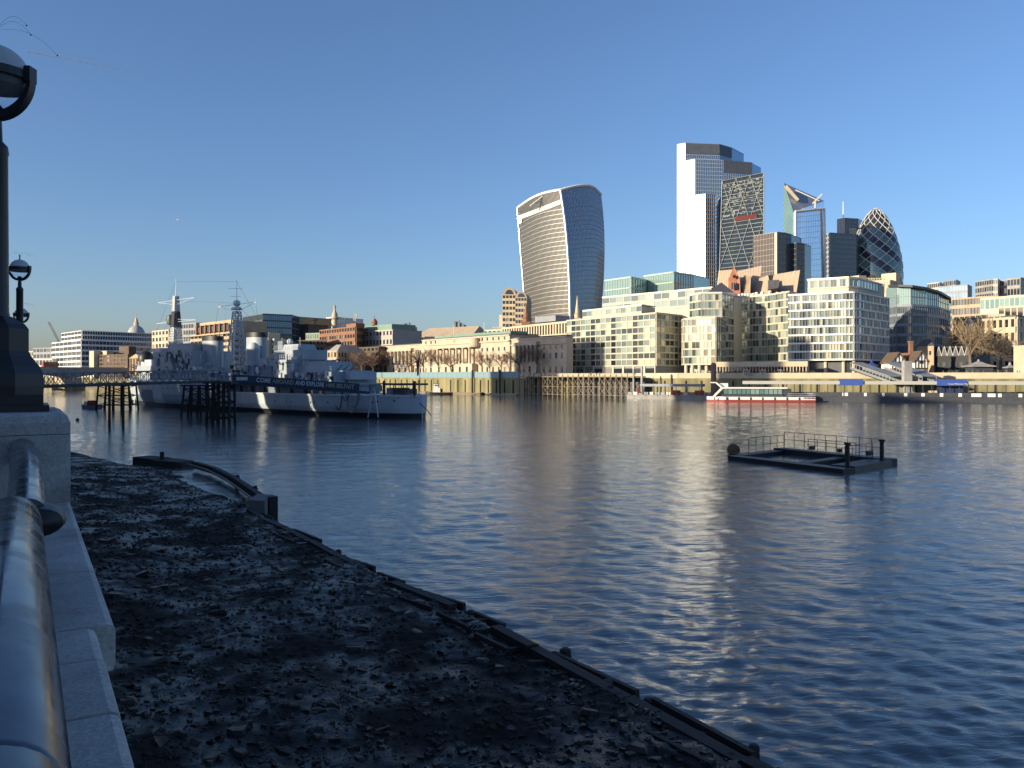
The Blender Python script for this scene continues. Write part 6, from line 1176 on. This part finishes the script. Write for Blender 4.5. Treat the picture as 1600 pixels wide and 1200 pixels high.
gable(tp, 1394, 1415, 306, 585, 566, 552, brick_brown, plaster, brick_dark); gable(tp, 1430, 1449, 302, 587, 564, 550, brick_dark, plaster, brick_dark); gable(tp, 1415, 1430, 309, 585, 560, 553, brick_brown, plaster, brick_brown, studs=False)
for px, r0, w_ in ((1423, 534, 1.3), (1432, 556, 1.8)): p_ = XY(px, 310); m_ = MB(); m_.box((p_.x, p_.y, (G0 + ZP(r0, 310)) / 2), (w_, w_, ZP(r0, 310) - G0)); m_.box((p_.x, p_.y, ZP(r0, 310)), (w_ * 1.3, w_ * 1.3, .5)); m_.build('chimney', brick_brown, tp)
th2 = thing('brick_tower_house', 'square brown brick tower house with a hipped slate roof', 'building', (*XY(1447, 330), G0)); q_ = [XY(1433, 334), XY(1459, 328), XY(1464, 338), XY(1440, 344)]; m_ = MB(); m_.prism(q_, G0, ZP(540, 330)); m_.build('wall', buff, th2); cc = sum(q_, Vector((0, 0))) / 4; m_ = MB(); e_ = [cc + (p - cc) * 1.12 for p in q_]; r1_, r2_ = cc + (q_[0] - q_[1]) * .15, cc - (q_[0] - q_[1]) * .15; zz_ = ZP(540, 330) + .02; m_.add([(*p, zz_) for p in e_] + [(*r1_, ZP(529, 332)), (*r2_, ZP(529, 332))], [(0, 1, 5, 4), (1, 2, 5), (2, 3, 4, 5), (3, 0, 4), (3, 2, 1, 0)]); m_.build('hip_roof', slate, th2)
for f_, z_o in ((.2, 3), (.5, 3), (.8, 3), (.65, 7)): p_ = q_[0].lerp(q_[1], f_); piece('window', g_flat if z_o == 7 else g_dark, th2, (p_.x, p_.y - .1, ZP(540, 330) - z_o), (1.0, .3, 1.6), -.2)
for px in (1453, 1480): p_ = XY(px, 350); m_ = MB(); m_.box((p_.x, p_.y, (G0 + ZP(526, 350)) / 2), (3.6, 2, ZP(526, 350) - G0)); m_.build('chimney_stack', buff, th2)
zh = thing('zigzag_hall', 'dark glazed hall front with a row of white zigzag gables', 'building', (*XY(1490, 325), G0)); A_, B_ = XY(1462, 330), XY(1516, 318); d_ = B_ - A_; m_ = MB(); m_.slab(A_, B_, G0, ZP(556, 325), 0, 14); m_.build('wall', blackpaint, zh)
for k in range(6):
    p0, p1 = A_ + d_ * k / 6, A_ + d_ * (k + 1) / 6; pm_ = (p0 + p1) / 2; z0, z1 = ZP(556, 325), ZP(541, 325); bk3 = Vector((4, 13)); m_ = MB(); m_.add([(*p0, z0 + .02), (*p1, z0 + .02), (*pm_, z1), (*(p0 + bk3), z0 + .02), (*(p1 + bk3), z0 + .02), (*(pm_ + bk3), z1)], [(0, 1, 2), (5, 4, 3), (0, 2, 5, 3), (1, 4, 5, 2)]); m_.build('gable', slate, zh)
    m_ = MB(); a0, a1, a2 = Vector((*p0, z0)), Vector((*pm_, z1)), Vector((*p1, z0)); e = Vector((0, -.2, 0)); m_.tube(a0 + e, a1 + e, .10, n=4); m_.tube(a1 + e, a2 + e, .10, n=4); m_.build('gable_trim', white, zh)
    for z in (G0 + 1.8, G0 + 4.4): piece('arched_window', g_grey, zh, (pm_.x, pm_.y - .1, z), (1.3, .2, 1.8), math.atan2(d_.y, d_.x))
def tent(label, px, Y_, w_, r_e, r_a, m, posts=True):
    p_ = XY(px, Y_); t = thing('kiosk', label, 'kiosk', (p_.x, p_.y, G0)); hw = w_ * Y_ / F / 2; m_ = MB(); ze, za = ZP(r_e, Y_), ZP(r_a, Y_)
    m_.lathe((p_.x, p_.y, 0), [(hw, ze), (hw * .98, ze + .25), (hw * .45, ze + (za - ze) * .55), (hw * .12, za)], 4, math.pi / 4, 1.414 * .72, .9); m_.build('canopy', m, t); m_ = MB(); m_.lathe((p_.x, p_.y, 0), [(hw * .78, G0), (hw * .78, ze)], 4, math.pi / 4, 1, .8); m_.build('kiosk_wall', steel_dark, t); m_ = MB(); m_.lathe((p_.x, p_.y, za), [(.4, 0), (.5, .5), (.1, .9)], 8); m_.build('finial', m, t)
tent('wide kiosk with a pale tent-shaped roof on the right quay', 1529, 298, 52, 573, 565, concrete); tent('small pale umbrella kiosk at the far right of the quay', 1578, 296, 22, 575, 570, concrete); tent('blue-topped ticket kiosk above the covered gangways', 1362, 296, 22, 572, 566, blue)
m_ = MB(); p_ = XY(1612, 288); m_.box((p_.x, p_.y, (G0 + ZP(540, 288)) / 2), (9.2, 6, ZP(540, 288) - G0), .1); tag(m_.build('stone_tower_base', cream, None), 'corner of an old pale stone tower at the right edge', 'tower')
# --- road bridge with red bus
lb = thing('road_bridge', 'low grey concrete road bridge crossing behind the footbridge', 'bridge', (*XY(110, 490), 0)); A_, B_ = XY(-330, 400), XY(268, 560); d_ = (B_ - A_).normalized(); n_ = Vector((d_.y, -d_.x)); BLn = (B_ - A_).length; fA = lambda px: (online(px, A_, B_) - A_).length / BLn
piers = [fA(-210), fA(-20), fA(107), fA(245)]; ztop = 13.0; NBR = 80; rgs = []
for k in range(NBR + 1):
    f = k / NBR; p_ = A_ + d_ * BLn * f; q = min(abs(f - x) for x in piers); sf = 9.9 - 2.6 * max(0, 1 - q / .10) ** 2; rgs.append([Vector((*(p_ + n_ * 8), sf)), Vector((*(p_ - n_ * 8), sf)), Vector((*(p_ - n_ * 8), ztop)), Vector((*(p_ + n_ * 8), ztop))])
m_ = MB(); m_.loft(rgs); m_.build('deck', concrete, lb); m_ = MB(); m_.slab(A_ + n_ * 8, B_ + n_ * 8, ztop + .02, ztop + 1.2, .3, .3); m_.build('parapet', concrete, lb)
for f in piers: p_ = A_ + d_ * BLn * f; m_ = MB(); m_.box((p_.x, p_.y, 3.4), (7, 20, 8), math.atan2(d_.y, d_.x)); m_.build('pier', cream, lb); m_ = MB(); m_.box((p_.x, p_.y, .6), (10, 23, 3), math.atan2(d_.y, d_.x)); m_.build('pier_foot', algae, lb)
bs = thing('bus', 'red double-deck bus crossing the road bridge', 'bus', (*online(80, A_, B_), ztop)); P, Q = online(69, A_, B_) - n_ * 1, online(92, A_, B_) - n_ * 1; Lq = (Q - P).length; Q = P + (Q - P) / Lq * min(Lq, 11); m_ = MB(); m_.slab(P, Q, ztop + .3, ztop + 4.3, 0, 2.5); bb2 = m_.build('body', red, bs)
for z in (1.7, 3.3):
    for k in range(6): p_ = P.lerp(Q, (k + .5) / 6) + n_ * .03; piece('window', g_dark, bb2, (p_.x, p_.y, ztop + z), ((Q - P).length / 6 * .9, .1, .8), math.atan2(d_.y, d_.x))
for f in (.18, .78): p_ = P.lerp(Q, f); m_ = MB(); m_.tube((*(p_ + n_ * .1), ztop + .5), (*(p_ - n_ * .3), ztop + .5), .5, n=12); m_.build('wheel', blackpaint, bs)
# --- cathedral dome and cranes
cdm = thing('cathedral_dome', 'pale lead cathedral dome with a lantern far behind the white office', 'dome', (*XY(213, 1494), G0)); p_ = XY(213, 1494); k_ = 1494 / F; m_ = MB(); m_.lathe((p_.x, p_.y, 0), [(13 * k_, G0), (13 * k_, ZP(524, 1494)), (13.2 * k_, ZP(523, 1494))], 24); m_.build('drum', portland, cdm); m_ = MB(); m_.lathe((p_.x, p_.y, 0), [(12.6 * k_, ZP(523, 1494)), (12 * k_, ZP(518, 1494)), (9.5 * k_, ZP(513, 1494)), (6 * k_, ZP(510, 1494)), (3.6 * k_, ZP(508.5, 1494))], 24); m_.build('dome', mat('lead_dome', (.34, .35, .37), .7, .1, .1), cdm, smooth=True)
m_ = MB(); m_.lathe((p_.x, p_.y, 0), [(3.6 * k_, ZP(508.5, 1494)), (3.6 * k_, ZP(504, 1494)), (2.6 * k_, ZP(503, 1494)), (2.4 * k_, ZP(499.5, 1494)), (1.0 * k_, ZP(497, 1494)), (.5 * k_, ZP(495, 1494)), (.5 * k_, ZP(491, 1494))], 12); m_.build('lantern', portland, cdm)
for lbl, a_, c_, Y_, m in (('thin dark crane jib leaning left over the white banded office', (91, 532), (76, 503), 800, steel_dark), ('pale crane jib right of the monument', (551, 514), (556, 490), 700, cream)):
    t = thing('crane', lbl, 'crane', W(*a_, Y_)); a, c = W(*a_, Y_), W(*c_, Y_); m_ = MB(); e = Vector((.9, 0, 0))
    for k in range(10): p0, p1 = a.lerp(c, k / 10), a.lerp(c, (k + 1) / 10); m_.tube(p0 - e, p1 + e, .18, n=4); m_.tube(p0 + e, p1 - e, .18, n=4)
    m_.tube(a - e, c - e, .3, n=4); m_.tube(a + e, c + e, .3, n=4); m_.build('jib', m, t); m_ = MB(); m_.tube(Vector((a.x, a.y, G0)), a, 1.0, n=4); m_.build('crane_mast', m, t)
    if Y_ == 700: m_ = MB(); m_.tube(c, W(558, 492, Y_), .5, n=4); m_.build('jib_head', m, t)
# ------------------------------------------------------------------ south bank buildings behind and left of the camera (unseen, their heights and gaps set for the shade they cast)
sbr = mat('shade_block_stone', (.34, .33, .31), .8, .15, .2)
for i, (s0, s1, hgt, D_, lb) in enumerate(((-75, 98, 38, 35, 'unseen long glazed riverside office behind the camera, shading the foreshore'), (100, 172, 60, 30, 'unseen tall slab on the near bank, added to shade the main pier'), (173, 190, 33, 25, 'unseen narrow stone office on the near bank, shading the warship before the first sun gap'), (193.2, 214, 31, 25, 'unseen short stone office on the near bank, shading the warship past the first sun gap'), (214.5, 231, 84, 18, 'unseen slim high tower on the near bank, added to shade the concave wing'), (231.5, 266, 32, 25, 'unseen warehouse block on the near bank beside the slim tower, shading the warship'), (284, 295, 33, 25, 'unseen small office on the near bank past the second sun gap'), (295.5, 334, 77, 25, 'unseen broad high tower on the near bank, added to shade the classical building'), (335, 470, 29, 30, 'unseen long low warehouse on the near bank near the road bridge'))):
    f_ = [SR(s0, -30).xy, SR(s1, -30).xy]; P, Q = f_[1], f_[0]; t = thing('unseen_shade_block', lb, 'building', (*P, ZC - .7)); m_ = MB(); b0 = SR(s0, -30 - D_).xy; b1 = SR(s1, -30 - D_).xy; m_.prism([b0, b1, P, Q][::-1] if False else [Q, P, b1, b0], -1, hgt); m_.build('wall', g_grey if i < 2 else sbr, t)
    g_ = MB(); facade(t, g_, Q, P, ZC - .7, hgt, max(3, int((s1 - s0) / 4)), max(4, int(hgt / 3.6)), g_grey, .3, .15, .3, False); g_.build('facade_grid', sbr, t, kind='stuff'); m_ = MB(); m_.prism([Q, P, b1, b0], hgt + .45, hgt + .8); m_.build('roof', greywall, t)
m_ = MB(); m_.prism([SR(-80, -8.02).xy, SR(700, -8.02).xy, SR(700, -400).xy, SR(-80, -400).xy], -4, ZC - .72); struct(m_.build('south_bank_ground', bank_ground))
# ------------------------------------------------------------------ bare winter trees
def tree_mesh(seed, h, spread):
    r = np.random.default_rng(seed); tr_, tw_ = MB(), MB()
    def grow(p, d, L_, rad, lv):
        n_ = 3; q = p
        for k in range(n_):
            d = (d + Vector(r.normal(size=3)) * .10 + Vector((0, 0, .05))).normalized(); q2 = q + d * L_ / n_; r2 = rad * (1 - .14 * (k + 1)); (tr_ if lv < 3 else tw_).tube(q, q2, rad * (1 - .14 * k), r2, 6 if lv < 2 else 3, cap=False); q = q2
            if lv >= 1 and lv < 5 and k < 2:
                sd_ = (d + Vector(r.normal(size=3)) * .75).normalized(); grow(q, sd_, L_ * r.uniform(.5, .7), rad * .45, lv + 1 if lv > 1 else 2)
        if lv < 5:
            for k in range(3 if lv < 3 else 2):
                a = r.uniform(0, 6.28); s_ = Vector((math.cos(a), math.sin(a), 0)) * spread * r.uniform(.5, 1.0); grow(q, (d + s_).normalized(), L_ * r.uniform(.62, .82), rad * .6, lv + 1)
    grow(Vector((0, 0, 0)), Vector((0, 0, 1)), h * .27, h * .022, 0)
    out = []
    zmax = max(v[2] for v in tw_.v); k = h / zmax
    for m_, nm, m in ((tr_, 'trunk', bark), (tw_, 'crown', twig)):
        me = bpy.data.meshes.new(nm); me.from_pydata([(v[0] * k, v[1] * k, v[2] * k) for v in m_.v], [], m_.f); me.materials.append(m); out.append(me)
    return out
TM = [tree_mesh(s_, 15, sp__) for s_, sp__ in ((11, .75), (23, .85), (37, .7))]
def tree(px, Y_, r_top, base, label, k, grp, m=None, wide=1.0):
    p_ = XY(px, Y_); t = thing('bare_tree', label, 'tree', (p_.x, p_.y, base), grp); h = ZP(r_top, Y_) - base; s_ = h / 15; t.rotation_euler = (0, 0, k * 1.7)
    for me, nm in zip(TM[k % 3], ('trunk', 'crown')):
        o = bpy.data.objects.new(nm, me); C.objects.link(o); o.parent = t; o.scale = (s_ * wide, s_ * wide, s_)
        if m and nm == 'crown': o.material_slots[0].link = 'OBJECT'; o.material_slots[0].material = m
nth = ('first', 'second', 'third', 'fourth', 'fifth', 'sixth', 'seventh', 'eighth', 'ninth')
for i, px in enumerate((599, 640, 663, 684, 706, 754, 782, 812, 838)):
    Y_ = online(px, CA, CB).y - 9; tree(px, Y_, (545, 548, 542, 545, 548, 545, 548, 540, 538)[i], G0, 'bare plane tree in front of the classical building, %s from the left' % nth[i], i, 'bare trees in front of the classical building', None, 1.5)
for i, (px, rt) in enumerate(((552, 550), (566, 544), (584, 552))): tree(px, 462 - i * 4, rt, G0, 'reddish bare tree left of the classical building, %s of three' % ('left', 'middle', 'right')[i], i, 'reddish bare trees', twig, 1.3)
for i, (px, Y_, rt, lb) in enumerate(((1518, 312, 490, 'large bare plane tree with a pale leaning trunk on the right quay'), (1537, 330, 505, 'bare tree behind the wide kiosk, right of the large plane tree'), (1500, 350, 515, 'bare tree behind the zigzag gables'), (1562, 338, 520, 'bare tree left of the old stone tower corner'), (1590, 345, 528, 'smaller bare tree by the right edge'))): tree(px, Y_, rt, G0, lb, i, 'bare trees on the right quay', twig2, 1.25)
for i in range(9):                                            # clipped shrubs in planters under the right-hand trees
    px = 1470 + i * 13.5; p_ = XY(px, 308); m_ = MB(); rr_ = np.random.default_rng(i)
    for k in range(240): v = Vector(rr_.normal(size=3)); v.normalize(); c_ = Vector((p_.x, p_.y, G0 + 1.1)) + Vector((v.x * 1.6, v.y * 1.2, v.z * 1.1)) * rr_.uniform(.6, 1); a = Vector(rr_.normal(size=3)).normalized() * .22; b_ = a.orthogonal().normalized() * .2; m_.add([c_ - a, c_ + b_, c_ + a, c_ - b_], [(0, 1, 2, 3)])
    tag(m_.build('shrub', leaf, None), 'low dark shrub on the right quay, %s from the left' % nth[i], 'shrub', 'shrubs on the right quay')
# ------------------------------------------------------------------ people on the far quay and pier
def person_mesh(st):
    m_ = MB(); 
    for sg_ in (-1, 1): m_.lathe((sg_ * .09, sg_ * st, 0), [(.06, 0), (.065, .3), (.085, .75), (.1, .88)], 7)
    m_.lathe((0, 0, 0), [(.15, .80), (.17, .95), (.15, 1.1), (.2, 1.38), (.17, 1.48), (.065, 1.53), (.06, 1.58), (.095, 1.64), (.105, 1.71), (.08, 1.79), (.01, 1.82)], 9, 0, 1.15, .75)
    for sg_ in (-1, 1): m_.tube((sg_ * .21, 0, 1.42), (sg_ * .27, .05, 1.1), .055, .045, 6); m_.tube((sg_ * .27, .05, 1.1), (sg_ * .25, .16 * (1 + st * 3), .86), .045, .035, 6)
    me = bpy.data.meshes.new('person'); me.from_pydata(m_.v, [], m_.f); me.materials.append(cloth); me.polygons.foreach_set('use_smooth', [True] * len(m_.f)); return me
PM = [person_mesh(s_) for s_ in (0, .08, .14)]
def folk(n_, fn, label, grp):
    for i in range(n_):
        p_ = fn(i); o = bpy.data.objects.new('person', PM[i % 3]); C.objects.link(o); o.location = p_; o.rotation_euler = (0, 0, rng.random() * 6.28); o.scale = [rng.uniform(.93, 1.05)] * 3; tag(o, label, 'person', grp)
folk(30, lambda i: (*(TA + td * TL * (.05 + .93 * rng.random()) - tn * rng.uniform(.8, 1.8)), G0), 'person in dark winter clothes on the terrace under the apartments', 'people on the terrace')
jn_ = jn
folk(16, lambda i: (*(JA_ + jd * JL * rng.random() - jn_ * rng.uniform(1, 4)), ZJ), 'person in dark winter clothes walking on the timber jetty', 'people on the timber jetty')
PA_, PB_ = XY(1290, 273), XY(1600, 254)
folk(30, lambda i: (*(PA_.lerp(PB_, rng.random()) + Vector((.5, 2.0 + 3 * rng.random()))), 1.7), 'person in dark clothes waiting under the pier canopy', 'people on the pier')
QA, QB = XY(1468, 288), XY(1600, 277)
folk(20, lambda i: (*(QA.lerp(QB, rng.random()) + Vector((.5, 2 + 4 * rng.random()))), G0), 'person in dark clothes strolling on the right quay', 'people on the right quay')
# ------------------------------------------------------------------ in the sky: vapour trail and airliner
vap = mat('vapour', (.85, .85, .86), 1.0, .02, .001)
vn = vap.node_tree.nodes; tl = vn.new('ShaderNodeBsdfTranslucent'); tl.inputs[0].default_value = (.9, .9, .9, 1); ms = vn.new('ShaderNodeMixShader'); ms.inputs[0].default_value = .5
vap.node_tree.links.new(vn['Principled BSDF'].outputs[0], ms.inputs[1]); vap.node_tree.links.new(tl.outputs[0], ms.inputs[2]); vap.node_tree.links.new(ms.outputs[0], vn['Material Output'].inputs[0])
a, c = W(40, 80, 9000), W(209, 112, 9600); m_ = MB(); q = [a.lerp(c, k / 24) + Vector((0, 0, 0.0 * k)) for k in range(25)]
m_.loft([[p_ + Vector((0, math.cos(t_), math.sin(t_))) * (2.6 + (24 - k) * .08) for t_ in [2 * math.pi * j / 10 for j in range(10)]] for k, p_ in enumerate(q)])
tag(m_.build('vapour_trail', vap, None), 'thin white vapour trail high in the sky at upper left', 'vapour trail')
al = thing('airliner', 'tiny white airliner high above the ship', 'aircraft', W(275, 344, 4200)); p_ = W(275, 344, 4200); m_ = MB(); m_.tube(p_ + Vector((-11, 0, 0)), p_ + Vector((11, 0, .5)), 2.0, 1.6, 10); m_.tube(p_ + Vector((11, 0, .5)), p_ + Vector((15, 0, 1)), 1.6, .3, 10); m_.build('fuselage', white, al, smooth=True)
m_ = MB(); m_.add([p_ + Vector(v) for v in ((2, 1, 0), (-4, 1, 0), (-9, 16, 1.5), (-7, 16, 1.5), (2, -1, 0), (-4, -1, 0), (-9, -16, 1.5), (-7, -16, 1.5), (2, 1, .5), (-4, 1, .5), (2, -1, .5), (-4, -1, .5))], [(0, 1, 2, 3), (8, 3, 2, 9), (4, 7, 6, 5), (10, 11, 6, 7)]); m_.build('wing', white, al)
m_ = MB(); m_.add([p_ + Vector(v) for v in ((11, .2, 1), (15, .2, 6), (13, .2, 6), (8, .2, 1.5), (11, -.2, 1), (15, -.2, 6), (13, -.2, 6), (8, -.2, 1.5))], [(0, 1, 2, 3), (7, 6, 5, 4), (0, 4, 5, 1), (1, 5, 6, 2), (2, 6, 7, 3)]); m_.build('tail_fin', white, al)
bpy.context.view_layer.update()
